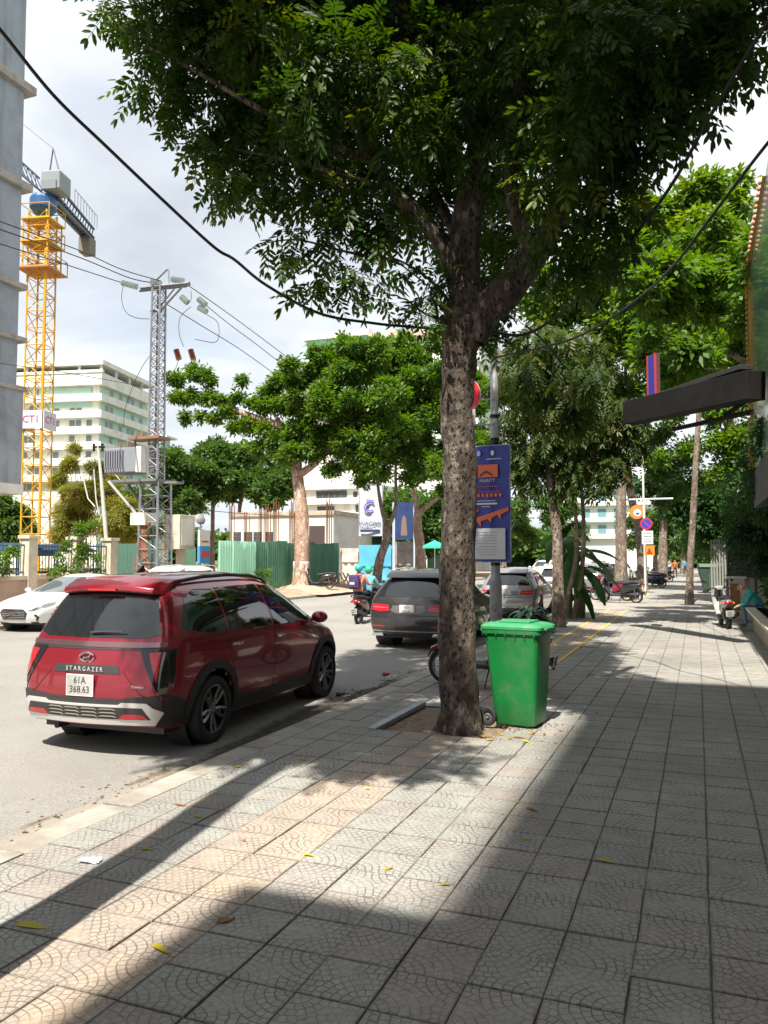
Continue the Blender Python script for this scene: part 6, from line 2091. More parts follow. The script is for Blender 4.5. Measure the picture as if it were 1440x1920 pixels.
# crown leaning out over the wall on the right
cs = []
r_ = random.Random(14)
for k in range(30):
    y = r_.uniform(20.3, 28); x = r_.uniform(-1.9, 3.4); z = r_.uniform(6.6, 9.4) + (y - 20) * .12
    cs.append((x, y, z, r_.uniform(.55, .85), .8))
street_tree('street_tree', 'leafy tree behind the right wall whose crown overhangs the pavement above the black sign box', Vector((2.9, 23.5, 0)),
            [[Vector((2.9, 23.5, 2.5)), Vector((2.6, 23.6, 5.0)), Vector((2.2, 23.8, 6.6))], [Vector((2.2, 23.8, 6.4)), Vector((1.0, 23.6, 7.4)), Vector((-.6, 23.2, 8.0))], [Vector((2.2, 23.8, 6.4)), Vector((2.2, 25, 7.6)), Vector((1.2, 26.5, 8.6))]],
            cs, 330, LEAF2, BARK2, SPR, 35, trunk_r=.2, tint=(.1, .8))
# B and C: further along the far side
YB = 42.0
B = lambda u, v, dy=0: at(u, v, Y=YB + dy)
bB = B(703, 1090); bB.z = .1
street_tree('street_tree', 'leaning tree with a forked trunk across the road behind the dark SUV', bB,
            [[B(712, 1050), B(726, 1010), B(726, 985)], [B(726, 990), B(715, 950), B(708, 900), B(712, 860)], [B(726, 990), B(742, 950), B(742, 880), B(750, 830)]],
            cl([(700, 880, .8), (740, 850, 1.0), (690, 820, .9), (760, 800, 1.1), (720, 760, 1.1), (780, 720, 1.1), (740, 690, 1.0), (800, 780, 1.0), (790, 860, .8), (770, 900, .6), (680, 900, .5), (700, 700, .9), (820, 700, 1.0), (760, 640, .8), (820, 640, .9), (710, 800, .8), (750, 780, .9), (730, 720, .8)] + [(ur.uniform(660, 830), ur.uniform(650, 890), ur.uniform(.6, .9), ur.uniform(-2, 2)) for _ in range(20)], YB, 1.1),
            340, LEAF2, BARK2, SPR, 22, trunk_r=.28)
YC = 47.0
C_ = lambda u, v, dy=0: at(u, v, Y=YC + dy)
bC = C_(790, 1080); bC.z = 0
street_tree('street_tree', 'tree with straight reddish trunk and pale side limb, left of the big trunk', bC,
            [[C_(788, 1030), C_(783, 990), C_(783, 960)], [C_(783, 962), C_(775, 920), C_(770, 880)], [C_(783, 965), C_(800, 950), C_(825, 930), C_(850, 900)]],
            cl([(800, 880, .9), (830, 850, 1.1), (770, 860, .9), (850, 780, 1.3), (830, 920, .6), (860, 900, .8), (790, 820, 1.0), (880, 820, 1.2), (900, 740, 1.3), (860, 700, 1.2), (930, 870, .9)] + [(ur.uniform(760, 930), ur.uniform(700, 900), ur.uniform(.7, 1.0), ur.uniform(-2, 2)) for _ in range(18)], YC),
            380, LEAF2, BARKL, SPR, 23, trunk_r=.36)

# near side, right of the lamp post: tree D with hanging olive foliage and thin trunk
YD = 22.0
Dp = lambda u, v, dy=0: at(u, v, Y=YD + dy)
bD = Vector((-3.54, 21.97, 0))
street_tree('street_tree', 'tree with a thin pale trunk and dense hanging olive foliage behind the banner', bD,
            [[Dp(1046, 1060), Dp(1044, 1000), Dp(1035, 930), Dp(1030, 870)], [Dp(1030, 880), Dp(1000, 800), Dp(985, 740)], [Dp(1030, 880), Dp(1060, 800), Dp(1090, 730)], [Dp(1030, 875), Dp(1035, 780), Dp(1045, 690)]],
            cl([(965, 690, .75), (1010, 660, .7), (1060, 650, .75), (1110, 670, .75), (1150, 710, .7), (1170, 770, .6), (1175, 830, .5), (1150, 870, .5), (1110, 800, .9), (1060, 740, 1.0), (1000, 760, .95), (960, 780, .7), (950, 840, .55), (990, 850, .7), (1040, 830, .8), (1080, 870, .65), (1120, 900, .4), (960, 880, .4), (1000, 900, .4), (1060, 910, .35), (940, 720, .45), (1190, 790, .4), (1000, 640, .6, -4), (1050, 650, .6, -4.5), (1010, 720, .6, -4), (1080, 700, .6, -5), (1060, 770, .5, -4), (980, 700, .5, -5), (1110, 760, .5, -4)], YD),
            420, LEAF3, BARK2, HANG, 24, trunk_r=.16, droop=1.1, tint=(.0, .95))
# more trees further along the near pavement
YE = 45.0
E_ = lambda u, v, dy=0: at(u, v, Y=YE + dy)
bE = Vector((-3.9, 45.0, 0))
street_tree('street_tree', 'tall tree with a thick pale ringed trunk standing behind the parked motorbikes', bE,
            [[E_(1165, 1020), E_(1164, 960), E_(1166, 900), E_(1172, 860)], [E_(1168, 870), E_(1140, 790), E_(1110, 700)], [E_(1172, 865), E_(1200, 780), E_(1230, 660), E_(1250, 560)], [E_(1170, 865), E_(1175, 760), E_(1170, 640)]],
            cl([(1080, 560, 1.6), (1040, 600, 1.2), (1100, 480, 1.3), (1150, 520, 1.5), (1150, 620, 1.6), (1200, 570, 1.6), (1180, 450, 1.2), (1230, 480, 1.5), (1220, 660, 1.4), (1120, 680, 1.3), (1060, 650, 1.0), (1000, 570, .9), (1020, 520, .8), (1180, 730, 1.1), (1090, 730, .9), (1240, 740, 1.0), (1190, 800, .8), (1220, 400, 1.0)], YE),
            170, LEAF2, BARK2, SPL, 25, trunk_r=.33, tint=(.2, .9))
YF = 38.0
F_ = lambda u, v, dy=0: at(u, v, Y=YF + dy)
bF = Vector((.35, 38.5, 0))
street_tree('street_tree', 'slender pale trunked tree on the right pavement under the black sign box', Vector((-.34, 34.3, 0)),
            [[at(1294, 1060, Y=34.3), at(1300, 960, Y=34.3), at(1305, 860, Y=34.3), at(1312, 760, Y=34.5)], [at(1311, 780, Y=34.5), at(1290, 700, Y=34.3), at(1270, 620, Y=34.2)], [at(1312, 775, Y=34.5), at(1340, 690, Y=34.8), at(1360, 600, Y=35)]],
            cl([(1290, 560, 1.0), (1340, 520, 1.1), (1370, 600, 1.0), (1310, 640, 1.1), (1260, 600, .9), (1380, 680, .9), (1330, 700, .9), (1270, 690, .8), (1350, 440, 1.0), (1300, 460, .9), (1380, 520, .7), (1340, 780, .6), (1260, 780, .55), (1300, 840, .5), (1390, 760, .6), (1240, 860, .45), (1385, 820, .6), (1368, 860, .6), (1398, 880, .6), (1350, 835, .6), (1402, 800, .5), (1345, 890, .5)], 34.8),
            360, LEAF2, BARK2, SPR, 26, trunk_r=.15, tint=(.2, .9))
street_tree('street_tree', 'tallest bright green tree on the right, its airy top rising above the black cables', Vector((2.6, 44, 0)),
            [[at(1385, 1000, Y=44), at(1375, 850, Y=44), at(1350, 700, Y=44)], [at(1350, 710, Y=44), at(1300, 580, Y=44), at(1280, 440, Y=44)], [at(1350, 705, Y=44), at(1360, 560, Y=44), at(1350, 420, Y=44)]],
            cl([(1240, 390, .8), (1290, 370, 1.0), (1340, 350, 1.0), (1380, 380, .8), (1260, 450, 1.2), (1320, 430, 1.4), (1380, 450, 1.1), (1290, 520, 1.5), (1360, 540, 1.4), (1410, 600, 1.0), (1250, 560, 1.2), (1330, 620, 1.5), (1400, 700, 1.1), (1190, 390, .6), (1390, 340, .5), (1280, 700, 1.1), (1340, 760, 1.0)], 44),
            150, LEAF2, BARK2, SPL, 27, trunk_r=.35, tint=(.3, 1.0))
street_tree('street_tree', 'dark leaning trunk tree beside the no parking sign', Vector((at(1203, 1090, Y=48).x, 48, 0)),
            [[at(1203, 1040, Y=48), at(1195, 980, Y=48), at(1182, 920, Y=48), at(1175, 860, Y=48)], [at(1175, 870, Y=48), at(1200, 800, Y=48), at(1230, 760, Y=48)]],
            cl([(1200, 850, 1.0), (1240, 880, 1.1), (1230, 820, 1.1), (1280, 860, 1.2), (1270, 920, .9), (1320, 900, 1.0), (1240, 940, .7)], 49),
            200, LEAF4, BARK2, SPR, 28, trunk_r=.30)
street_tree('street_tree', 'dark trunk tree with one raised pale limb beyond the no parking sign', Vector((at(1242, 1075, Y=62).x, 62, 0)),
            [[at(1243, 1020, Y=62), at(1246, 980, Y=62), at(1250, 940, Y=62)], [at(1246, 985, Y=62), at(1255, 960, Y=62), at(1262, 930, Y=62)]],
            cl([(1250, 900, 1.5), (1290, 930, 1.4), (1220, 910, 1.2), (1310, 980, 1.0), (1340, 940, 1.3), (1270, 960, 1.0), (1360, 1000, 1.0), (1330, 1010, .7)], 62),
            150, LEAF6, BARK2, SPL, 29, trunk_r=.34)
# trees closing the street beyond, each its own crown
dist = [(-1.5, 95, 7, 'nearest of the trees closing the end of the pavement'), (2.5, 84, 8, 'broad tree right of the far end of the pavement'), (-5, 108, 8, 'tree left of the far end of the pavement'), (-12, 130, 9, 'round tree far down the road behind the leaning trunk'), (-17, 112, 9, 'tree far down the road, between the lamp post and the banana plant'),
        (-27, 84, 8, 'tree on the far side left of the big trunk, behind the umbrella'), (-34, 120, 10, 'large tree far behind the straight reddish trunk'), (-26, 105, 9, 'tree far behind the banner, left one'), (-21, 92, 9, 'tree on the far side of the road seen right of the big trunk'), (-19.5, 70, 8, 'leafy tree on the far side of the road behind the silver car'), (-22, 60, 7, 'tree on the far side directly behind the banner'), (-9, 150, 9, 'farthest tree in the gap above the traffic'), (4.5, 66, 8, 'bushy tree over the right wall, beyond the dumpster')]
for i, (x, y, h, lab) in enumerate(dist):
    r_ = random.Random(40 + i)
    cs = [(x + r_.uniform(-3, 3), y + r_.uniform(-2.5, 2.5), h * r_.uniform(.42, 1.05), r_.uniform(1.2, 1.9), .8) for _ in range(14)]
    street_tree('distant_tree', lab, Vector((x, y, 0)), [[Vector((x, y, h * .25)), Vector((x + .2, y, h * .5))], [Vector((x + .2, y, h * .45)), Vector((x + 1.5, y, h * .7))], [Vector((x + .2, y, h * .45)), Vector((x - 1.4, y, h * .75))]], cs, 75, LEAF4, BARK2, SPL, 60 + i, 'trees at the far end of the street', .35)

# low wood closing the horizon
cs = []
r_ = random.Random(77)
for k in range(150):
    x = -150 + 230 * k / 150 + r_.uniform(-3, 3); cs.append((x, r_.uniform(175, 195), r_.uniform(1, 6), r_.uniform(3, 4.5), .9))
SPW = [sprig_template(8, 1.4, .8, 1.3, s_ + 70) for s_ in range(4)]
o = crown(None, cs, 14, SPW, LEAF4, 90, .3, .4, 'distant_wood', (0, 0, 0), (0, .8))
tag(o, 'green wood closing the horizon behind the buildings and the road end', 'wood', kind='stuff')

# far left: wooded mass behind the low white building: individual round trees
fl = [(345, 905, 2.2, 62, 'dark round tree behind the transformer, nearest the lattice pole'), (400, 880, 2.6, 66, 'tall green tree behind the low white building, left one'), (450, 880, 2.6, 70, 'green tree behind the low white building, middle one'), (505, 890, 2.4, 68, 'green tree behind the low white building, right one against the whitewashed tree'),
      (15, 975, 2.2, 60, 'green tree seen beneath the overhanging grey building'), (250, 960, 1.8, 58, 'dark bushy tree between the bamboo and the lattice pole'), (880, 960, 2.6, 75, 'green tree behind the big trunk, far side of the road'), (310, 870, 1.5, 72, 'small yellow green treetop right of the transformer cabinet')]
for i, (u, v, r0, Y, lab) in enumerate(fl):
    c = at(u, v, Y=Y); r_ = random.Random(80 + i)
    cs = [(c.x + r_.uniform(-1, 1) * r0 * .75, Y + r_.uniform(-1, 1) * r0 * .6, max(1.2, c.z + r_.uniform(-1.1, .8) * r0), r_.uniform(.7, 1.1), .8) for _ in range(26)]
    street_tree('background_tree', lab, Vector((c.x, Y, 0)), [[Vector((c.x, Y, c.z * .4)), Vector((c.x, Y, c.z * .7))], [Vector((c.x, Y, c.z * .6)), Vector((c.x + 1, Y, c.z))]], cs, 150, LEAF4, BARK2, SPL, 90 + i, 'trees behind the building plots', .25)
# bamboo: arching yellow green clump
bm_ = empty('bamboo_clump', at(165, 1040, Y=46), 0, 'yellow green feathery bamboo clump behind the railing fence, below the white tower block', 'bamboo')
bm_.location.z = 0
L0 = bm_.location.copy()
cs = []
for (u, v, r_) in ((110, 900, .5), (130, 870, .45), (150, 930, .8), (190, 920, .8), (225, 950, .7), (120, 960, .8), (160, 980, .9), (210, 990, .8), (240, 1000, .6), (180, 880, .5), (140, 840, .3), (215, 900, .4), (110, 1000, .7), (250, 960, .5)):
    p = at(u, v, Y=46 + random.uniform(-1, 1)); cs.append((p.x, p.y, p.z, r_ * 1.45, 1.0))
crown(bm_, cs, 1100, [sprig_template(8, .30, .045, .25, s_ + 50) for s_ in range(4)], LEAF5, 31, .5, .2, 'foliage', tuple(L0), (0, .9))
g = MB()
for k in range(26):
    c = random.choice(cs)
    a = Vector((random.uniform(-1.6, 1.6), random.uniform(-1, 1), 0)); e_ = Vector(c[:3]) - L0
    g.tube([a, a.lerp(e_, .5) + Vector((0, 0, e_.z * .18)), e_], [.035, .025, .01], 5)
g.obj('culm', mat('bamboo_stem', (.22, .20, .06), .5), bm_, smooth=True)

# ---------------- undergrowth: banana, cycad, hedge
BAN = leafmat('banana_leaf', (.03, .10, .02), (.05, .15, .03), .35, .35)
bn = empty('banana_plant', (-3.75, 25.2, 0), 0, 'banana plant with broad drooping leaves growing behind the thin trunk at the pavement edge', 'plant')
for (x, y, h) in ((0, 0, 2.0), (.35, .3, 1.6), (-.2, .4, 2.4)):
    g = MB(); g.tube([(x, y, 0), (x + .05, y, h * .5), (x, y, h)], [.12, .10, .06], 10); g.obj('stem', mat('banana_stem', (.14, .17, .06), .6, var=.3, vscale=6), bn, smooth=True)
def blade(p, az, L, W, el, droop_, seed=0):
    r_ = random.Random(seed)
    g = MB(); n = 14; vs = []
    for i in range(n + 1):
        t = i / n
        h = math.sin(el) * L * t - droop_ * L * t * t; d = math.cos(el) * L * t * (1 - .25 * t * droop_)
        w = W * .5 * (min(1, max(0, (t - .12)) * 5)) * (1 - max(0, t - .55) ** 2 * 4.2) + .006
        jag = r_.uniform(.75, 1.05)
        c = Vector((math.cos(az) * d, math.sin(az) * d, h)) + Vector(p); s_ = Vector((-math.sin(az), math.cos(az), 0))
        vs += [tuple(c - s_ * w * jag - Vector((0, 0, w * .45))), tuple(c), tuple(c + s_ * w * jag - Vector((0, 0, w * .45)))]
    fs = [(i * 3 + k, i * 3 + 3 + k, i * 3 + 4 + k, i * 3 + 1 + k) for i in range(n) for k in (0, 1)]
    g.add(vs, fs)
    return g
for k, (x, y, z, az, L, W, el, dr) in enumerate(((0, 0, 2.0, R(10), 1.7, .50, .7, .9), (0, 0, 2.0, R(-20), 1.9, .5, .3, .7), (0, 0, 1.9, R(190), 1.6, .5, .8, .8), (0, 0, 2.0, R(80), 1.6, .5, 1.0, .7), (0, 0, 1.8, R(-70), 1.5, .5, .3, .9),
        (.35, .3, 1.6, R(0), 1.5, .5, .2, .7), (.35, .3, 1.6, R(-40), 1.3, .45, -.1, .8), (.35, .3, 1.6, R(-90), 1.2, .45, .3, 1.1), (-.2, .4, 2.4, R(30), 1.8, .55, .9, .8), (-.2, .4, 2.4, R(150), 1.8, .5, .9, .9), (-.2, .4, 2.4, R(-60), 1.7, .5, .5, 1.0),
        (-.2, .4, 2.4, R(250), 1.6, .5, .6, 1.0), (0, 0, 1.9, R(-5), 2.1, .42, .5, .55), (0.1, .2, 1.4, R(-30), 1.2, .4, -.5, .8), (0.1, .2, 2.2, R(-100), 1.3, .4, -.3, 1.2))):
    blade((x, y, z), az, L, W, el, dr, k).obj('leaf', BAN, bn, smooth='full', fix=False)
cy = empty('cycad', (-3.98, 20.4, 0), 0, 'dark green palm like shrub in a planter between the lamp post and the thin trunk', 'plant')
for k in range(30):
    az = k * 2.4; el = .3 + (k % 5) * .22
    blade((0, 0, .35), az, .85 + .1 * (k % 3), .16, el, .75, k).obj('leaf', mat('cycad_leaf', (.015, .06, .025), .4), cy, smooth='full', fix=False)
g = MB(); g.lathe([(.001, 0), (.22, 0), (.26, .32), (.30, .36), (.24, .36), (.22, .32), (.001, .30)], 16); g.obj('planter', mat('planter_pale', (.42, .40, .37), .8, dirt=(.2, .18, .14), dscale=3), cy, smooth=True)
# second thin trunk next to D
for (x, y, r_, lab, u1) in ((-3.85, 24.2, .07, 'thin dark stem standing just right of the thin pale trunk', 1078), (-3.55, 24.8, .08, 'thin pale brown stem leaning beside the banana plant', 1092)):
    street_tree('young_tree', lab, Vector((x, y, 0)), [[at(u1, 1060, Y=y), at(u1 + 2, 980, Y=y), at(u1 - 3, 900, Y=y)]], [(x, y, 5.2, .8, .9), (x + .3, y, 4.6, .6, .9)], 300, LEAF3, BARK2, HANG, int(u1), 'thin stems beside the banana plant', r_, droop=.9)

# right side: hedge and climbing foliage over the wall
hd = empty('climbing_hedge', (1.9, 26, 0), 0, 'mass of dark climbing foliage hanging over the wall along the right of the pavement', 'hedge')
cs = []
r_ = random.Random(5)
for k in range(95):
    y = r_.uniform(17.0, 43); z = r_.uniform(1.5, 5.0)
    r__ = 0
    x = 2.1 - r_.uniform(0, .75) * (1 if z > 2.1 else .4) + (0 if y < 30 else .3)
    if y > 25.5 or (z > 3.1 and y > 18): cs.append((x, y, z, r_.uniform(.45, .75), .9))
crown(hd, cs, 430, SPS, LEAF6, 33, .6, .4, 'foliage', (1.9, 26, 0), (0, .9))
hd2 = empty('shrub', (1.75, 20.5, 0), 0, 'dark ferny shrub in the planter at the lower right edge, behind the seated person', 'shrub')
cs = [(1.98 + r_.uniform(-.2, .3), r_.uniform(16.4, 21), r_.uniform(.7, 1.5), r_.uniform(.25, .42), .9) for _ in range(26)]
crown(hd2, cs, 700, SPS, LEAF6, 34, .4, .3, 'foliage', (1.75, 20.5, 0), (0, .8))
# vines and weeds on the left fence
for (u, v, w_, h, n, lab) in ((120, 1050, .8, 1.3, 7, 'green creeper growing on the railing between the second and third pillars'), (172, 1030, .5, 2.2, 9, 'tall leafy creeper climbing the fence beside the third pillar'), (8, 1048, .5, .8, 4, 'small bright creeper on the railing at the left edge'), (490, 1085, .7, .7, 5, 'low green weeds at the foot of the corrugated fence')):
    p = at(u, v, X=-22.6 if u < 300 else -19.6)
    o = empty('creeper', (p.x, p.y, 0), 0, lab, 'plant', 'creepers on the far fences')
    cs = [(p.x + r_.uniform(-.2, .3), p.y + r_.uniform(-1, 1) * w_, p.z + r_.uniform(-.5, .5) * h, .17, 1) for _ in range(n)]
    crown(o, cs, 700, SPS, LEAF2, int(u), .3, .2, 'foliage', (p.x, p.y, 0), (0, .9))
# ================================================================== BUILDINGS
M_GW = mat('grey_cladding', (.33, .37, .42), .7, var=.08, vscale=.6, dirt=(.19, .20, .21), dscale=.5)
streak(M_GW, (.15, .165, .18), 1.3, .10, .7)
M_LED = mat('weathered_ledge', (.36, .34, .31), .85, dirt=(.16, .13, .10), dscale=2.5)
M_WIN = mat('window_glass', (.04, .055, .06), .08, spec=.7)
M_WHT = mat('white_render', (.72, .71, .66), .8, var=.06, vscale=1.0, dirt=(.55, .53, .48), dscale=.6)
streak(M_WHT, (.42, .40, .35), .9, .10, .45)
M_MINT = mat('mint_render', (.42, .60, .51), .8, var=.06, vscale=1)
M_CREAM = mat('cream_render', (.60, .55, .44), .85, var=.12, vscale=2, dirt=(.36, .31, .25), dscale=1.6)

gb = empty('grey_building', (-24, 22.95, 0), 0, 'tall blue grey clad building with weathered ledges overhanging the left edge of the view', 'building')
# (local y 0 = far edge)
g = MB(); g.bx(-14, 0, -34, 0, 4.45, 27); g.obj('wall', M_GW, gb)
g = MB()
for z in (4.35,): g.bx(-14.1, .12, -34, .35, 4.25, 4.62)
g.obj('soffit_slab', M_WHT, gb)
for z, th, pr in ((19.95, .30, .42), (16.05, .28, .38), (12.15, .20, .30), (10.1, .18, .32), (8.2, .18, .36), (24.1, .3, .42)):
    g = MB(); g.bx(-14.2, pr * .5, -34.2, pr, z, z + th); g.obj('ledge', M_LED, gb)
g = MB(); g.bx(-14.1, .10, -34.1, .25, 4.62, 8.25); g.obj('lower_wall', M_GW, gb)
for k in range(9):
    for z0, z1 in ((4.7, 8.2), (8.5, 10.1), (10.4, 12.15), (12.5, 16.1), (16.5, 19.9), (20.4, 24.1)):
        g = MB(); y = -3.6 - 3.6 * k; xo = .10 if z0 < 8 else 0
        g.bx(xo + .002, xo + .012, y - .02, y + .02, z0, z1); g.obj('panel_joint', M_INK, gb)
        if k > 8: break
for x in (-1.5, -7, -13):
    for y in (-3, -12, -21, -30):
        g = MB(); g.bx(x - .3, x + .3, y - .3, y + .3, 0, 4.3); g.obj('column', M_CREAM, gb)

# white tower block with mint recesses
hb = empty('tower_block', (-95.8, 110, 0), R(12), 'white and mint tower block with stepped balconies, beyond the crane and the bamboo', 'building')
g = MB(); g.bx(-30, -.6, .6, 19, 0, 33.0); g.obj('wall', M_WHT, hb)
g = MB(); g.bx(-.62, -.45, 1.2, 19, 0, 31.5); g.bx(-12, -2, .45, .62, 28, 31.5); g.obj('mint_wall', M_MINT, hb)
zs = [31.8, 29.0, 26.1, 23.3, 20.6, 17.8, 15.0]
for i, z in enumerate(zs):
    hh = 1.25 if i else 2.1
    g = MB(); g.bx(-30.2, .35, -.35, 19.4, z, z + hh); g.obj('balcony_band', M_WHT, hb)
g = MB(); g.bx(-30.3, .7, -.7, 19.6, 35.2, 36.0); g.bx(-30.3, .5, -.5, .2, 33.9, 34.4); g.obj('roof_frame', M_WHT, hb)
g = MB()
for x in (-29, -24, -19, -14, -9, -4, .1): g.bx(x - .2, x + .2, -.3, .1, 33.9, 35.2)
for y in (5, 10, 15, 19): g.bx(-.1, .3, y - .2, y + .2, 33.9, 35.2)
g.obj('roof_post', M_WHT, hb)
g = MB(); g.bx(-10, -2, 4, 14, 33.0, 35.1); g.obj('penthouse', mat('pale_blue_render', (.45, .52, .62), .8), hb)
wm = MB(); wm.bx(-.45, .45, -.04, .04, -.55, .55); wm = wm.mesh('window', mat('pale_window', (.16, .20, .20), .2))
for i, z in enumerate(zs[1:] + [12.2]):
    for x in (-29, -27.6, -25, -22, -20.6, -18, -14.6, -13.4, -12.0, -8.6, -5.6, -4.4, -2.4):
        if (i + int(x)) % 4 != 3: share('window', wm, hb, (x, .58, z + 1.95), (0, 0, 0), (1.1, 1, 1))
    for y in (3, 4.6, 8, 11, 12.6, 16):
        if (i + y) % 3 > .5: share('window', wm, hb, (-.44, y, z + 1.95), (0, 0, R(90)), (1.2, 1, 1))
g = MB(); g.bx(-3.2, 2.0, 19.6, 24, 0, 25.5); g.obj('stair_wing', M_MINT, hb)
for z in (22.6, 19.4, 16.2, 25.5):
    g = MB(); g.bx(-3.5, 3.4, 19.3, 24.4, z, z + .35); g.obj('fin', M_WHT, hb)

# mint topped tower behind the street trees
tb = empty('tower_block', (-45.6, 90, 0), R(3), 'pale tower with a mint upper storey and pinkish roof edge, mostly behind the middle trees', 'building')
g = MB(); g.bx(0, 22, 0, 14, 0, 27.2); g.obj('wall', M_WHT, tb)
g = MB(); g.bx(-.15, 8.2, -.15, 14, 27.2, 29.3); g.obj('mint_storey', mat('bright_mint', (.28, .62, .50), .7), tb)
g = MB(); g.bx(8.2, 22.1, -.1, 14, 27.2, 28.6); g.obj('upper_storey', M_WHT, tb)
g = MB(); g.bx(-.5, 8.4, -.6, 14.4, 29.3, 30.1); g.obj('roof_slab', M_WHT, tb)
g = MB(); g.bx(8.4, 22.6, -.7, 14.4, 28.6, 29.3); g.obj('roof_edge', mat('pink_roof', (.62, .44, .36), .8), tb)
for z in (25, 22, 19, 16):
    g = MB(); g.bx(-.3, 22.3, -.35, 14, z, z + .5); g.obj('floor_band', M_MINT, tb)
    for x in range(1, 22, 3): share('window', wm, tb, (x, -.02, z - 1.3), (0, 0, 0), (1.3, 1.6, 1.3))

# middle white building with ribbon windows
a, b_ = at(578, 905, Y=62), at(690, 1040, Y=62)
mb_ = empty('white_building', (a.x, 62, 0), 0, 'white three storey building with ribbon windows between the whitewashed tree and the vertical banner', 'building')
w = b_.x - a.x; Hh = a.z
g = MB(); g.bx(-.6, w, 0, 10, 0, Hh); g.obj('wall', M_WHT, mb_)
kz = 62.5 / 1500 * 1.0
def zat(v): return at(640, v, Y=62).z
for v in (906, 934, 962):
    g = MB(); g.bx(-.8, w + .15, -.35, 10, zat(v) - .5, zat(v)); g.obj('floor_band', M_WHT, mb_)
for v, x0, x1, n in ((929, .8, w * .66, 5), (958, .9, w * .45, 4), (957, w * .80, w * .96, 2)):
    z = zat(v)
    for k in range(n):
        xa = x0 + (x1 - x0) * k / n
        g = MB(); g.bx(xa + .04, xa + (x1 - x0) / n - .04, -.05, .05, z - .32, z + .42); f = g.obj('window', M_WIN, mb_)
        g = MB(); g.bx(xa, xa + .05, -.08, .02, z - .36, z + .46); g.obj('mullion', mat('brown_frame', (.16, .13, .10), .6), f)
g = MB(); g.bx(w * .80 - .2, w * .80 + .15, -.1, .05, zat(929) - .2, zat(929) + .25); g.obj('vent', M_INK, mb_)
g = MB(); g.bx(.9, 3.0, -.06, .02, zat(1016), zat(990)); g.obj('door', mat('dark_door', (.07, .05, .05), .6), mb_)
# green shutter cladding in front of its right part
gc = empty('metal_shed', (at(622, 1000, Y=58).x, 58, 0), 0, 'shed clad in green ribbed metal in front of the white three storey building', 'shed')
w2 = at(688, 1000, Y=58).x - at(622, 1000, Y=58).x
zt, zb = at(650, 974, Y=58).z, 0.2
M_GCOR = mat('green_sheet', (.055, .20, .125), .5, .1, var=.12, vscale=1.2, dirt=(.16, .24, .18), dscale=1.2)
M_MINTSH = mat('mint_sheet', (.42, .82, .60), .5, .1, var=.05, vscale=1)


def corrugated(w_, h_, pitch=.20, amp=.035, t=.004):
    g = MB(); n = int(w_ / pitch * 4); vs = []
    for i in range(n + 1):
        x = w_ * i / n; ph = (x / pitch) % 1; y = amp * (1 if ph < .3 else 0 if .5 < ph < .8 else .5)
        vs += [(x, y, 0), (x, y, h_)]
    fs = [(2 * i, 2 * i + 2, 2 * i + 3, 2 * i + 1) for i in range(n)]
    g.add(vs, fs)
    vs2 = [(x, y + .012, z) for x, y, z in vs]
    g.add(vs2, fs)
    return g
for k in range(4):
    corrugated(w2 / 4 - .02, zt - .2 - .1 * (k % 2), .3, .05).obj('sheet', M_GCOR, gc, loc=(w2 / 4 * k, 0, .2), fix=False)
g = MB(); g.bx(0, w2, .1, 5, .2, zt - .2); g.obj('shed_body', M_GCOR, gc)
g = MB(); g.bx(-.2, w2 + .2, -.1, 5.2, zt - .1, zt); g.obj('shed_roof', M_WHT, gc)

# low white building with four small windows behind the fence
a, b_ = at(432, 962, Y=50), at(625, 1010, Y=50)
lw = empty('low_building', (a.x, 50, 0), 0, 'low white building with four small square windows behind the corrugated fence', 'building')
w = b_.x - a.x; Hh = a.z
g = MB(); g.bx(0, w, 0, 7, 0, Hh); g.obj('wall', M_WHT, lw)
g = MB(); g.bx(-.1, w + .1, -.12, 7.1, Hh - .28, Hh + .02); g.obj('parapet', mat('stained_concrete', (.42, .36, .30), .9, var=.3, vscale=1.5), lw)
for u in (445, 466, 483, 506):
    c = at(u, 1004, Y=50); x = c.x - a.x
    g = MB(); g.bx(x - .32, x + .32, -.03, .05, c.z - .45, c.z + .25); wn = g.obj('window', M_WIN, lw)
    g = MB(); g.bx(x - .02, x + .02, -.06, -.03, c.z - .45, c.z + .25); g.bx(x - .32, x + .32, -.06, -.03, c.z - .12, c.z - .09); g.obj('frame', MATS['brown_frame'], wn)
c0 = at(592, 1010, Y=50)
g = MB(); g.bx(c0.x - a.x - .5, c0.x - a.x + .7, -.04, .05, 1.9, at(592, 986, Y=50).z); g.obj('opening', MATS['dark_door'], lw)
# rebar starter columns on top of the unfinished frame
rb = MB()
RB = mat('rusty_rebar', (.17, .075, .035), .9)
for u, v0, v1 in ((432, 1015, 942), (460, 1015, 960), (500, 1010, 945), (515, 1010, 935), (545, 1015, 955), (548, 1015, 935), (488, 1010, 950), (615, 1010, 935)):
    for d in (-.12, .12):
        p = at(u, v0, Y=47); q = at(u, v1, Y=47); rb.tube([(p.x + d, 47, 1.5), (p.x + d * .8, 47, q.z)], .035, 4)
        rb.tube([(p.x + d, 47.25, 1.5), (p.x + d * 1.2, 47.25, q.z - .2)], .035, 4)
tag(rb.obj('rebar_starters', RB), 'rusty bundles of upright reinforcing bars standing above the corrugated fence', 'rebar', kind='stuff')

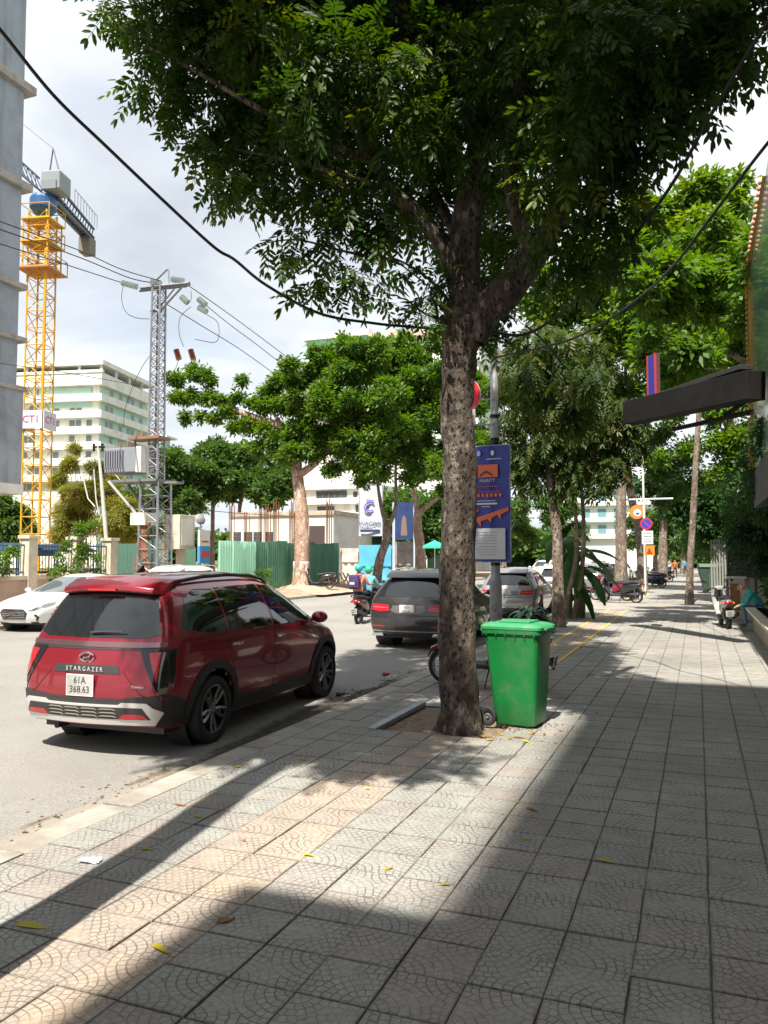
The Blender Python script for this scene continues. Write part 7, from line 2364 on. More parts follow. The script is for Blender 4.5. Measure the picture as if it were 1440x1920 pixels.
# ---------------- fences across the road
fx = -20.4
y0, y1 = at(410, 1045, X=fx).y, at(636, 1045, X=fx).y
cf = empty('corrugated_fence', (fx, y0, .22), 0, 'dark green corrugated metal site fence behind the whitewashed tree', 'fence')
L = y1 - y0; n = int(L / 1.1)
pm = [corrugated(L / n - .012, 2.42 + .05 * (k % 3), .22, .04) for k in range(3)]
pms = [p.mesh('corrugated_sheet', M_GCOR, False, False) for p in pm]
pmm = pm[0].mesh('corrugated_sheet', M_MINTSH, False, False)
for k in range(n):
    share('corrugated_sheet', pmm if k < 3 else pms[k % 3], cf, (0, L / n * k, 0), (R(random.uniform(-1, 1)), 0, R(90)))
g = MB(); g.tube([(-.1, 0, .5), (-.1, L, .5)], .03, 6); g.tube([(-.1, 0, 2.0), (-.1, L, 2.0)], .03, 6); g.obj('fence_rail', M_GALV, cf)
# mint panels left and right of the lattice pole
fx2 = -22.4
for (u0, u1, lab) in ((216, 262, 'mint green sheet fence panel left of the lattice pole foot'), (330, 367, 'mint green sheet fence right of the lattice pole foot, below the cream cabinet')):
    Yf = 32.4 if u0 < 300 else 36.0
    pa, pb_ = at(u0, 1045, Y=Yf), at(u1, 1045, Y=Yf); ya, yb = 0, pb_.x - pa.x
    f_ = empty('sheet_fence', (pa.x, Yf, .1), 0, lab, 'fence')
    nn = max(2, int((yb - ya) / 0.8)); hgt = 2.45 if u0 < 300 else 2.3
    me_ = corrugated((yb - ya) / nn - .01, hgt, .25, .02).mesh('sheet', M_MINTSH, False, False)
    for k in range(nn): share('sheet', me_, f_, ((yb - ya) / nn * k, 0, 0))
# railing fence with pillars
rx = -23.0
ra, rbv = 8.0, at(212, 1045, X=rx).y
rf = empty('railing_fence', (rx, 0, 0), 0, 'blue grey metal railing fence with cream pillars on a low plastered wall at the left', 'fence')
M_PLW = mat('plinth_plaster', (.50, .38, .32), .9, var=.15, vscale=1.3, dirt=(.32, .27, .23), dscale=1.4)
g = MB(); g.bx(-.15, .15, ra, rbv, 0, 1.05); g.obj('plinth_wall', M_PLW, rf)
g = MB(); g.bx(-.2, .2, ra, rbv, 1.053, 1.2); g.obj('coping', M_CREAM, rf)
pys = [at(u, 1045, X=rx).y for u in (-40, 54, 142, 206)]
for py in pys:
    g = MB(); g.bx(-.22, .22, py - .22, py + .22, .0, 2.55); g.bx(-.28, .28, py - .28, py + .28, 2.553, 2.68); g.obj('pillar', M_CREAM, rf, bevel=.01)
M_RAIL = mat('rail_blue', (.07, .11, .16), .55, .2)
for i in range(3):
    a, b_ = pys[i] + .22, pys[i + 1] - .22
    g = MB()
    for z in (1.32, 2.32): g.bar((0, a, z), (0, b_, z), .05)
    n = int((b_ - a) / .15)
    for k in range(1, n):
        y = a + (b_ - a) * k / n
        g.bar((0, y, 1.25), (0, y, 2.42), .026)
    g.obj('railing_panel', M_RAIL, rf)
# things behind the railing: white sheet shack, blue canopy
for (u, v0, v1, w_, X, nm, lab, m_) in ((10, 1040, 1018, 4, -27, 'blue_canopy', 'blue tarpaulin roof behind the railing fence at the left edge', mat('tarp_blue', (.05, .25, .50), .6)),
                                     (105, 1032, 1020, 2.4, -26, 'blue_canopy', 'small dark blue pitched cover behind the railing fence', mat('tarp_dark', (.05, .12, .25), .6))):
    p = at(u, v0, X=X); q = at(u, v1, X=X)
    g = MB(); g.prism([(-w_ / 2, p.z), (0, q.z), (w_ / 2, p.z), (w_ / 2, p.z - .06), (0, q.z - .06), (-w_ / 2, p.z - .06)], -1.2, 1.2, 'X')
    for s_ in (1, -1):
        for t_ in (1.1, -1.1): g.tube([(t_, s_ * w_ * .45, p.z - .05), (t_, s_ * w_ * .45, 0)], .04, 6)
    g.v = [(x + X, y + p.y, z) for x, y, z in g.v]
    tag(g.obj(nm, m_), lab, 'canopy')

# small structures around the lattice pole: cream booth, blue sign column, satellite dish
p = at(333, 1045, X=-24.5)
bo = empty('meter_cabinet', (p.x, p.y, 0), 0, 'cream metal cabinet standing right of the lattice pole foot', 'cabinet')
zt, zb = at(333, 966, X=-24.5).z, at(333, 1030, X=-24.5).z
g = MB(); g.bx(-.3, .5, -.55, .75, zb, zt); g.bx(-.05, .25, -.1, .3, 0, zb); g.obj('box', M_CREAM, bo, bevel=.02)
g = MB(); g.bx(.505, .52, -.4, .6, zb + .2, zt - .2); g.obj('door', M_WHT, bo)
p = at(382, 1045, X=-23.2); zt, zm, zb = at(382, 994, X=-23.2).z, at(382, 1024, X=-23.2).z, at(382, 1056, X=-23.2).z
sc = empty('sign_board', (p.x, p.y, 0), 0, 'upright white and blue fuel price style board behind the fences left of the green one', 'sign')
g = MB(); g.bx(-.06, .06, -.45, .45, zm, zt); g.obj('white_panel', M_WHT, sc)
g = MB(); g.bx(-.07, .07, -.46, .46, zb, zm - .01); g.obj('blue_panel', mat('sign_blue_light', (.06, .30, .62), .5), sc)
g = MB(); g.bx(.07, .09, -.36, .36, zm - .55, zm - .25); g.bx(.07, .09, -.3, .3, zt - .62, zt - .54); g.obj('print', mat('print_red', (.50, .06, .08), .5), sc)
g = MB(); g.bx(-.05, .05, -.4, -.3, 0, zb); g.bx(-.05, .05, .3, .4, 0, zb); g.obj('leg', M_GALV, sc)
p = at(376, 973, X=-26)
sd = empty('satellite_dish', p, 0, 'grey satellite dish on a mast above the mint fence', 'satellite dish')
g = MB(); g.lathe([(.001, .10), (.15, .08), (.26, .02), (.32, -.04), (.33, -.05), (.26, .00), (.15, .06), (.001, .08)], 22, 'X'); o = g.obj('dish', mat('dish_grey', (.22, .23, .24), .6), sd, smooth=True); o.rotation_euler = (0, R(-20), R(-25))
g = MB(); g.tube([(0, 0, 0), (0, 0, -p.z)], .035, 6); g.tube([(0, 0, -.2), (.5, 0, -.05)], .012, 5); g.obj('mast', M_GALV, sd)

# banners and stalls between the trees across the road
p0, p1 = at(674, 912, Y=52), at(716, 1005, Y=52)
vb = empty('vertical_banner', ((p0.x + p1.x) / 2, 52, 0), R(8), 'tall white banner with a violet emblem beside the white three storey building', 'banner')
w = (p1.x - p0.x); zt, zb = p0.z, p1.z
g = MB(); g.grid(lambda a, b_: ((a - .5) * w, .06 * math.sin(a * 5 + b_ * 3), zb + (zt - zb) * b_), 8, 12); g.obj('cloth', mat('banner_white', (.50, .54, .60), .7), vb, smooth='full', fix=False)
g = MB()
for x in (-w / 2, w / 2): g.tube([(x, .05, 0), (x, .05, zt)], .04, 6)
g.obj('post', M_GALV, vb)
text('lettering', 'INACOD', .40, mat('ink_navy', (.03, .04, .16), .6), vb, (0, -.12, zb + .85), (R(90), 0, 0), .01)
g = MB()
VI = mat('violet_ink', (.14, .10, .45), .6)
cz = zb + 2.0
for k, r_ in enumerate((.42, .28)):
    g.tube([(r_ * math.cos(t * .35), -.14, cz + r_ * .8 * math.sin(t * .35)) for t in range(2 + 3 * k, 15 + 2 * k)], .04, 5)
g.tube([(-.3, -.14, cz + .55), (.25, -.14, cz + .5)], .04, 5)
g.obj('emblem', VI, vb)
g = MB(); g.bx(-w * .42, w * .42, -.13, -.12, zb + .28, zb + .46); g.obj('strapline', MATS['ink_navy'], vb)
p0, p1 = at(741, 942, Y=54), at(775, 1012, Y=54)
db = empty('vertical_banner', ((p0.x + p1.x) / 2, 54, 0), 0, 'narrow dark blue poster panel with pale side posts between the two trunks across the road', 'banner')
w = p1.x - p0.x
g = MB(); g.bx(-w / 2, w / 2, -.03, .03, p1.z, p0.z); g.obj('panel', mat('poster_blue', (.025, .05, .15), .5, var=.3, vscale=1.2), db)
g = MB()
for x in (-w / 2 - .1, w / 2 + .12): g.bx(x - .1, x + .1, -.05, .05, 0, p0.z)
g.obj('side_post', mat('post_pale', (.42, .48, .60), .6), db)
g = MB(); g.prism([(-.25, p1.z + .3), (.25, p1.z + .3), (.16, p1.z + 1.5), (-.02, p1.z + 1.8), (-.18, p1.z + 1.4)], -.05, -.032, 'Y'); g.obj('printed_figure', mat('poster_brown', (.22, .14, .12), .6), db)
# blue tarpaulins, wall boards, umbrella
for (u0, u1, v0, v1, Y, nm, lab, m_) in ((672, 734, 1022, 1062, 50, 'tarpaulin', 'sky blue tarpaulin screen behind the leaning tree', mat('tarp_sky', (.10, .42, .62), .55, var=.25, vscale=.8)),
                                        (736, 782, 1016, 1060, 55, 'site_board', 'grey patterned hoarding board left of the straight trunk', mat('board_grey', (.33, .31, .31), .8, var=.35, vscale=2)),
                                        (638, 672, 1028, 1054, 49, 'site_board', 'white notice hoarding at the right end of the green fence', mat('board_white', (.55, .52, .48), .8, var=.3, vscale=2.5)),
                                        (800, 835, 950, 1000, 64, 'site_board', 'mint coloured house front glimpsed above the green umbrella', mat('mint_board', (.25, .50, .40), .8, var=.3, vscale=1))):
    a, b_ = at(u0, v0, Y=Y), at(u1, v1, Y=Y)
    g = MB(); g.grid(lambda s_, t_: (a.x + (b_.x - a.x) * s_, Y + .05 * math.sin(s_ * 17), max(0, b_.z) + (a.z - max(0, b_.z)) * t_), 16, 3); g.bx(a.x, b_.x, Y + .1, Y + .16, 0, a.z - .05)
    tag(g.obj(nm, m_, fix=False), lab, 'hoarding')
for k, (u, v, Y, c, lab) in enumerate(((815, 1013, 40, (.04, .55, .33), 'mint green market umbrella with a white pole left of the big trunk'),)):
    p = at(u, v, Y=Y); um = empty('umbrella', (p.x, Y, 0), 0, lab, 'umbrella')
    g = MB()
    n = 8; zt = p.z; r_ = .68
    vs = [(0, 0, zt)] + [(r_ * math.cos(6.283 * i / n), r_ * math.sin(6.283 * i / n), zt - .30) for i in range(n)] + [(r_ * math.cos(6.283 * i / n), r_ * math.sin(6.283 * i / n), zt - .42) for i in range(n)]
    fs = [(0, 1 + i, 1 + (i + 1) % n) for i in range(n)] + [(1 + i, 1 + n + i, 1 + n + (i + 1) % n, 1 + (i + 1) % n) for i in range(n)]
    g.add(vs, fs); g.obj('canopy', mat('umbrella_green', c, .6), um, fix=False)
    g = MB(); g.tube([(0, 0, 0), (0, 0, zt)], .025, 8); g.obj('pole', M_WHT, um)
# low wall + stacked junk by the far kerb
g = MB()
for k in range(9):
    p = at(625 + k * 6, 1092, Y=41); g.tube([(p.x, 41, .3), (p.x + random.uniform(-.6, .6), 41 + random.uniform(-.5, .5), .3 + random.uniform(.2, .8))], .04, 5)
tag(g.obj('scrap_timber', mat('timber_grey', (.22, .18, .15), .9)), 'heap of grey scrap poles on the ground right of the corrugated fence', 'scrap')
# mound of earth at the whitewashed tree
g = MB(); c0 = bA
g.grid(lambda a, b_: (c0.x - 2.6 + a * 5.2, c0.y - 2.6 + b_ * 5.2, .05 + .42 * math.exp(-((a - .5) ** 2 + (b_ - .5) ** 2) * 14) + .05 * math.sin(a * 25) * math.sin(b_ * 21)), 22, 22)
g.obj('earth_mound', mat('pink_earth', (.44, .30, .22), .95, var=.25, vscale=2, bump=.8, bscale=12), kind='structure', smooth='full')

# ---------------- tower crane
cr = empty('tower_crane', (-39.9, 40, 0), R(14), 'yellow lattice tower crane with a blue slewing ring beside the grey building', 'crane')
YE_ = mat('crane_yellow', (.62, .36, .02), .5, var=.15, vscale=3, dirt=(.35, .14, .05), dscale=1.5)
BLU = mat('crane_blue', (.045, .07, .11), .5); GRS = mat('crane_grey', (.20, .23, .25), .5, .2)
def lattice(g, h0, h1, w, step, r_, rb_, diag=True, w2=None):
    n = max(1, int(round((h1 - h0) / step)))
    w2 = w if w2 is None else w2
    def C(k, z): 
        ww = (w + (w2 - w) * (z - h0) / (h1 - h0)) / 2
        return Vector(((-ww, ww, ww, -ww)[k], (-ww, -ww, ww, ww)[k], z))
    for k in range(4): g.tube([C(k, h0), C(k, h1)], r_, 6)
    for i in range(n):
        z0 = h0 + (h1 - h0) * i / n; z1 = h0 + (h1 - h0) * (i + 1) / n
        for k in range(4):
            a, b_ = k, (k + 1) % 4
            g.tube([C(a, z0), C(b_, z0)], rb_, 4)
            if diag:
                g.tube([C(a, z0) if i % 2 else C(b_, z0), C(b_, z1) if i % 2 else C(a, z1)], rb_, 4)
    return g
g = MB(); lattice(g, 0, 24.6, 1.25, 1.1, .065, .034); g.obj('mast', YE_, cr)
g = MB(); g.tube([(.66, -.66, 1), (.66, -.66, 24)], .10, 8); g.obj('front_chord', mat('crane_orange', (.66, .30, .01), .5), cr)
for z, w_ in ((23.9, 2.0), (20.6, 2.3), (22.4, 2.0)):
    g = MB(); g.bx(-w_ / 2, w_ / 2, -w_ / 2, w_ / 2, z, z + .10)
    for sx in (-1, 1):
        for sy in (-1, 1): g.bar((sx * w_ / 2, sy * w_ / 2, z), (sx * w_ / 2, sy * w_ / 2, z + 1.0), .05)
        g.bar((sx * w_ / 2, -w_ / 2, z + 1), (sx * w_ / 2, w_ / 2, z + 1), .05); g.bar((-w_ / 2, sx * w_ / 2, z + 1), (w_ / 2, sx * w_ / 2, z + 1), .05)
    g.obj('platform', YE_ if z > 21 else mat('crane_rust', (.40, .17, .05), .7), cr)
g = MB(); lattice(g, 20.8, 23.9, 1.7, .8, .06, .035); g.obj('climbing_cage', YE_, cr)
g = MB(); g.lathe([(.001, 24.6), (.6, 24.6), (.85, 24.9), (.85, 25.5), (.75, 25.7), (.001, 25.7)], 20); g.obj('slewing_ring', mat('slew_blue', (.02, .09, .24), .45), cr)
# machinery housing
g = MB(); g.bx(.2, 1.5, -.7, .8, 25.9, 27.2); g.obj('machine_house', mat('housing_grey', (.22, .25, .26), .5), cr, bevel=.1)
g = MB(); g.bx(.25, 1.3, -.8, -.705, 25.9, 26.5); g.obj('house_base', GRS, cr)
# counter jib towards the back right
cj0 = Vector((.4, .3, 25.6)); 
Wd = at(168, 450, Y=49.5); M4 = Matrix.Translation((-39.9, 40, 0)) @ Matrix.Rotation(R(14), 4, 'Z')
cj1 = M4.inverted() @ Wd
g = MB()
for off_ in (Vector((.32, 0, 0)), Vector((-.32, 0, 0))):
    for dz in (0, 1.1):
        g.tube([cj0 + off_ + Vector((0, 0, dz)), cj1 + off_ + Vector((0, 0, dz * .8))], .12, 6)
for k in range(14):
    t = k / 14; a = cj0.lerp(cj1, t); b2 = cj0.lerp(cj1, t + 1 / 14)
    for off_ in (.32, -.32): g.tube([a + Vector((off_, 0, 0)), b2 + Vector((off_, 0, 1.0))], .05, 4)
    g.tube([a + Vector((.45, 0, 0)), a + Vector((-.45, 0, 0))], .05, 4)
dv = (cj1 - cj0)
g.add([tuple(cj0 + Vector((-.5, 0, .12))), tuple(cj0 + Vector((.5, 0, .12))), tuple(cj1 + Vector((.5, 0, .12))), tuple(cj1 + Vector((-.5, 0, .12)))], [(0, 1, 2, 3)])
g.obj('counter_jib', BLU, cr)
g = MB()
for k in range(9):
    t = .35 + .65 * k / 8; a = cj0.lerp(cj1, t) + Vector((.6, 0, .9)); g.tube([a, a + Vector((0, 0, 1.0))], .03, 4)
g.tube([cj0.lerp(cj1, .35) + Vector((.6, 0, 1.9)), cj1 + Vector((.6, 0, 1.9))], .03, 4)
g.obj('jib_railing', GRS, cr)
cw = cj0.lerp(cj1, .93)
g = MB(); g.box(tuple(cw + Vector((0, 0, -.7))), (.9, 1.1, 1.3)); g.obj('counterweight', mat('weight_brown', (.17, .15, .13), .8), cr, bevel=.05)
# luffing jib rising to the left and A frame ropes
l1 = M4.inverted() @ at(-60, 235, Y=37)
g = MB()
for off_ in (Vector((0, .4, 0)), Vector((0, -.4, 0)), Vector((0, 0, .8))): g.tube([Vector((-.3, 0, 26.2)) + off_, l1 + off_], .07, 5)
for k in range(16):
    a = Vector((-.3, 0, 26.2)).lerp(l1, k / 16); b2 = Vector((-.3, 0, 26.2)).lerp(l1, (k + 1) / 16)
    g.tube([a + Vector((0, .4, 0)), b2 + Vector((0, 0, .8))], .03, 4); g.tube([a + Vector((0, -.4, 0)), b2 + Vector((0, 0, .8))], .03, 4)
g.obj('jib', BLU, cr)
g = MB(); g.tube([(.2, 0, 26.1), (.6, 0, 29.0), (1.4, 0, 26.2)], .08, 6); g.tube([(.6, 0, 29.0), tuple(l1 + Vector((0, 0, 3)))], .025, 4); g.obj('a_frame', GRS, cr)
# name board on the mast
zb, zt = at(80, 800, Y=39).z, at(80, 766, Y=39).z
g = MB(); g.box((0, -.80, (zb + zt) / 2), (1.5, .06, zt - zb)); g.box((-.80, 0, (zb + zt) / 2), (.06, 1.5, zt - zb)); g.box((.82, 0, (zb + zt) / 2), (.06, 1.5, zt - zb)); nb = g.obj('name_board', mat('board_lilac', (.55, .57, .68), .6), cr)
text('name_board_text', 'CT1', .66, mat('text_red', (.55, .04, .12), .5), cr, (.0, -.84, (zb + zt) / 2), (R(90), 0, 0), .01)
text('name_board_text', 'CT1', .66, MATS['text_red'], cr, (.86, 0, (zb + zt) / 2), (R(90), 0, R(90)), .01)

# ---------------- lattice power pole with transformer
px_, py_ = at(290, 1045, X=-20.6).x, at(290, 1045, X=-20.6).y
def PX(u, v, dy=0): return at(u, v, Y=py_ + dy) - Vector((px_, py_, 0))
pp = empty('lattice_power_pole', (px_, py_, 0), R(0), 'galvanised lattice power pole with a wide crossarm and a transformer box on its side', 'power pole')
M_LAT = mat('lattice_grey', (.24, .25, .28), .55, .4, var=.15, vscale=3)
ztop = PX(295, 533).z
zmid = PX(290, 905).z; g = MB(); lattice(g, 0, zmid, .98, .52, .055, .022, True, .84); lattice(g, zmid, ztop, .46, .32, .045, .018, True, .38); g.obj('mast', M_LAT, pp)
g = MB()
za = ztop + .05
g.bar(PX(265, 541), PX(355, 532), .16); g.bar(PX(262, 545, 1.0), PX(350, 536, 1.0), .10)
g.bar(PX(283, 583), PX(302, 583), .12)
g.bar(PX(346, 533), PX(303, 580), .08); g.bar(PX(328, 540), PX(300, 575), .06)
g.bar(PX(283, 535), PX(314, 505), .06); g.bar(PX(316, 505), PX(318, 535), .06)
g.obj('crossarm', M_LAT, pp)
INS = mat('insulator_glass', (.42, .50, .48), .15, coat=.5)
def insulator(a, b_, parent, m=INS, nm='insulator'):
    a, b_ = Vector(a), Vector(b_); g = MB()
    n = 7
    for k in range(n):
        t = (k + .5) / n; c = a.lerp(b_, t); d = (b_ - a).normalized() * .03
        g.tube([c - d, c, c + d * .3], [.04, .13, .05], 10)
    g.tube([a, b_], .022, 5)
    return g.obj(nm, m, parent, smooth=True)
for s_ in (((258, 538), (228, 530)), ((302, 533), (284, 527)), ((345, 527), (322, 523)), ((372, 560), (386, 572)), ((352, 568), (340, 556)), ((388, 585), (372, 576))):
    insulator(PX(*s_[0]), PX(*s_[1]), pp)
for (u, v) in ((330, 655), (357, 655)):
    insulator(PX(u, v, .3), PX(u + 6, v + 20, .3), pp, mat('insulator_brown', (.30, .12, .07), .3), 'fuse_cutout')
# transformer platform and cabinet
g = MB()
p0, p1 = PX(222, 905), PX(338, 918)
g.box((-.70, 0, p0.z), (2.3, 1.2, .10)); g.bar((-1.9, -.6, p0.z), (-.4, -.4, p0.z - 1.6), .10); g.bar((-1.9, .6, p0.z), (-.4, .4, p0.z - 1.6), .10)
g.box((.9, 0, p0.z - .1), (.6, .5, .08))
g.obj('platform', mat('platform_steel', (.20, .21, .22), .6, .3), pp)
c0, c1 = PX(212, 895), PX(290, 840)
TG = mat('transformer_grey', (.24, .26, .30), .5)
g = MB(); g.bx(c0.x, -.35, -.55, .55, c0.z + .12, c1.z); g.obj('transformer', TG, pp, bevel=.03)
for k in range(8):
    g = MB(); x = c0.x + .10 + k * .12; g.bx(x, x + .05, -.68, -.552, c0.z + .3, c1.z - .12); g.obj('cooling_fin', mat('fin_grey', (.25, .26, .30), .5), pp)
g = MB(); g.bx(-.55, -.30, -.60, .60, c0.z + .1, c1.z + .02); g.obj('control_box', M_WHT, pp)
for k in range(3):
    g = MB(); x = c0.x + .35 + k * .38; g.tube([(x, 0, c1.z), (x, 0, c1.z + .34)], .05, 8); g.obj('bushing', MATS['insulator_brown'], pp)
zz2 = PX(290, 820)
g = MB(); g.bx(-1.15, .4, -.4, .4, zz2.z - .1, zz2.z); 
for k in range(4): g.tube([(-1.0 + k * .3, 0, zz2.z), (-1.0 + k * .3, 0, zz2.z + .3)], .06, 6)
g.obj('switch_rack', mat('rack_rust', (.26, .14, .09), .7), pp)
zc0, zc1 = PX(285, 1050).z, PX(285, 962).z; g = MB(); g.bx(-.85, -.1, -.5, .2, zc1 - .5, zc1)
g.obj('upper_cabinet', M_WHT, pp)
g = MB(); g.bx(-.95, .75, -.45, .55, 0, .6); g.obj('lower_cabinet', M_WHT, pp)
g = MB()
for k in range(6): g.tube([(-.7 + random.uniform(-.1, .9), -.3, .6), (-.5 + random.uniform(-.2, .6), -.4, 1.5), (-.3 + random.uniform(-.3, .5), -.35, zc1 - .4)], .05, 5)
g.obj('cable_bundle', mat('rust_brown', (.30, .12, .07), .8), pp, smooth=True)

# second concrete pole with brackets (left of it)
cp = at(198, 1045, Y=38)
sp_ = empty('concrete_pole', (cp.x, 38, 0), 0, 'thin leaning concrete pole with a short crossarm between bamboo and transformer', 'power pole')
def CP(u, v): return at(u, v, Y=38) - Vector((cp.x, 38, 0))
M_CON = mat('pale_concrete', (.50, .49, .46), .85, var=.1)
g = MB(); g.tube([CP(200, 1020), CP(190, 900), CP(184, 836)], [.12, .10, .07], 10); g.obj('pole', M_CON, sp_, smooth=True)
g = MB(); g.bar(CP(174, 838), CP(196, 838), .1); g.bar(CP(176, 832), CP(176, 846), .14); g.bar(CP(192, 832), CP(192, 846), .14); g.obj('crossarm', M_RIMD, sp_)
g = MB(); g.tube([CP(157, 900), CP(165, 935), CP(178, 950)], .04, 6); g.tube([CP(176, 880), CP(180, 935), CP(186, 965)], .04, 6); g.tube([CP(196, 955), CP(178, 1000)], .05, 6); g.obj('stay', M_CON, sp_, smooth=True)
g = MB(); g.tube([CP(184, 870), CP(150, 895), CP(72, 1050)], .012, 4); g.tube([CP(200, 870), CP(225, 900)], .012, 4); g.obj('guy_wire', M_GALV, sp_)

# ---------------- cables
M_CBL = mat('cable_black', (.012, .012, .014), .6)
def cable(pts, r_, lab, grp, n=5):
    g = MB(); g.tube(pts, r_, n)
    return tag(g.obj('power_cable', M_CBL, smooth='full'), lab, 'cable', grp)
def path(uvY, sub=8):
    P = [at(u, v, Y=Y) for u, v, Y in uvY]; out = []
    for i in range(len(P) - 1):
        p0, p1, p2, p3 = P[max(i - 1, 0)], P[i], P[i + 1], P[min(i + 2, len(P) - 1)]
        for k in range(sub):
            t = k / sub; out.append(.5 * ((2 * p1) + (p2 - p0) * t + (2 * p0 - 5 * p1 + 4 * p2 - p3) * t * t + (3 * p1 - p0 - 3 * p2 + p3) * t ** 3))
    out.append(P[-1]); return out
GC = 'overhead cables'
cable(path([(-60, -10, 4.2), (0, 55, 4.5), (100, 178, 5.0), (200, 275, 5.5), (300, 370, 6.0), (400, 462, 6.5), (440, 487, 6.7), (500, 535, 7.0), (600, 588, 7.5), (700, 606, 8.0), (760, 612, 8.3), (835, 618, 8.6)]), .016, 'thick black cable sweeping down from the upper left corner to the big trunk', GC)
cable(path([(885, 612, 8.7), (980, 628, 9.0), (1060, 580, 8.8), (1120, 520, 8.4), (1190, 440, 8.0), (1260, 345, 7.5), (1330, 220, 7.0), (1395, 110, 6.6), (1460, 10, 6.3)]), .017, 'thick black cable rising from behind the big trunk to the upper right corner', GC)
cable(path([(985, 610, 14), (1020, 640, 15), (1060, 690, 17)]), .022, 'short black cable running down right into the olive tree', GC)
cable(path([(1470, 235, 9.0), (1440, 268, 9.2), (1380, 345, 9.8), (1320, 425, 10.4), (1270, 490, 11), (1215, 545, 12), (1140, 600, 13), (1060, 640, 14), (930, 670, 15)]), .020, 'black cable crossing in front of the bright trees at the right, below the thick one', GC)
cable([a.lerp(b_, 0) for a, b_ in []] or path([(700, 490, 9), (735, 488, 9), (770, 510, 8.8), (800, 535, 8.6)]), .010, 'thin curved cable left of the fork of the big trunk', GC)
pw = lambda u, v, dy=0: (u, v, py_ + dy)
for pts, lab in (([(-40, 398, 16), (0, 415, 17), pw(150, 470, -4), pw(228, 505, -1.5), pw(302, 527)], 'uppermost of the three lines from the left edge to the lattice pole'),
                 ([(-40, 416, 16), (0, 430, 17), pw(150, 483, -4), pw(240, 520, -1), pw(284, 530)], 'middle of the three lines from the left edge to the lattice pole'),
                 ([(-40, 443, 16), (0, 457, 17), pw(120, 495, -4), pw(228, 530)], 'lowest of the three lines from the left edge to the lattice pole'),
                 ([(-40, 672, 18), (0, 681, 19), pw(100, 695, -3), pw(200, 712), pw(282, 727)], 'low cable from the left edge to the middle of the lattice pole'),
                 ([pw(350, 533), pw(420, 582, 4), pw(480, 626, 8), pw(552, 680, 12)], 'uppermost of the lines leaving the lattice pole to the right'),
                 ([pw(386, 572, 1), pw(430, 608, 5), pw(480, 645, 8), pw(545, 696, 12)], 'middle line leaving the lattice pole to the right'),
                 ([pw(312, 570), pw(380, 612, 4), pw(450, 655, 8), pw(530, 712, 12)], 'lowest of the lines leaving the lattice pole to the right'),
                 ([pw(232, 532), pw(228, 560), pw(236, 585), pw(256, 596), pw(280, 598)], 'slack jumper loop left of the lattice pole top'),
                 ([pw(388, 590, 1), pw(408, 605, 1), pw(410, 632, 1), pw(400, 642, 1), pw(366, 636, .5)], 'slack jumper loop right of the lattice pole top'),
                 ([pw(358, 575), pw(338, 595), pw(336, 625), pw(344, 650)], 'jumper dropping to the left fuse cutout'),
                 ([pw(358, 545), pw(358, 562), pw(350, 572)], 'short jumper under the crossarm of the lattice pole'),
                 ([pw(335, 675), pw(325, 700), pw(305, 730)], 'thin lead under the left fuse cutout'),
                 ([pw(360, 678), pw(345, 690), pw(330, 710)], 'thin lead under the right fuse cutout'),
                 ([pw(280, 668), pw(260, 700), pw(236, 760), pw(232, 800)], 'thin lead falling from the lattice pole to the transformer'),
                 ([pw(95, 900, 2), pw(140, 870, 2), pw(176, 846, 2)], 'slanting cable left of the leaning concrete pole')):
    cable(path(pts), .022 if 'line' in lab else .014, lab, GC, 4)
cable(path([(330, 945, 40), (420, 960, 44), (560, 968, 50), (680, 968, 56)]), .02, 'low thin cable over the low white building', GC, 4)
cable(path([(1100, 640, 30), (1200, 690, 26), (1300, 690, 22), (1370, 695, 18), (1410, 690, 17)]), .012, 'thin grey wire above the black sign box', GC, 4)

# ---------------- right edge: billboard, sign box, wall
X_ = 1.32
ya, yb_ = 15.2, at(1413, 700, X=X_).y
zt0 = at(1433, 335, X=X_).z
bbd = empty('billboard', (X_, 0, 0), 0, 'shop front lightbox with a gold bulb lined edge at the right border', 'billboard')
poly_top = at(1434, 335, X=X_); pk = at(1405, 505, X=X_); pb = at(1413, 885, X=X_)
z_top, z_kn, z_bot = poly_top.z, pk.z, pb.z
GL = mat('lightbox_green', (.10, .22, .16), .25, var=.45, vscale=.9, coat=.5)
g = MB(); g.prism([(12.2, z_bot), (pb.y - .12, z_bot), (pk.y - .12, z_kn), (poly_top.y - .12, z_top), (12.2, z_top + .3)], 0, .45, 'X'); g.obj('panel', GL, bbd)
GO = mat('gold_trim', (.60, .38, .06), .35, .5)
g = MB()
for a, b_ in ((pb, pk), (pk, poly_top)):
    g.add([(-.05, a.y - .12, a.z), (-.05, a.y + .12, a.z), (.5, a.y + .12, a.z), (.5, a.y - .12, a.z), (-.05, b_.y - .12, b_.z), (-.05, b_.y + .12, b_.z), (.5, b_.y + .12, b_.z), (.5, b_.y - .12, b_.z)],
          [(0, 1, 5, 4), (1, 2, 6, 5), (2, 3, 7, 6), (3, 0, 4, 7), (0, 3, 2, 1), (4, 5, 6, 7)])
g.obj('trim', GO, bbd)
bm0 = MB(); bm0.ell((0, 0, 0), (.035, .035, .05), 8, 6); bme = bm0.mesh('bulb', mat('bulb_glass', (.55, .22, .12), .3, coat=.5), True)
for a, b_, n in ((pb, pk, 40), (pk, poly_top, 18)):
    for k in range(n):
        c = a.lerp(b_, (k + .5) / n); share('bulb', bme, bbd, (-.08, c.y, c.z))
g = MB(); g.bx(-.02, 1.6, 12.0, pb.y - .3, z_bot - .9, z_bot - .05); g.obj('soffit_box', M_INK, bbd)
sf = mat('facade_render', (.40, .38, .34), .8, var=.1)

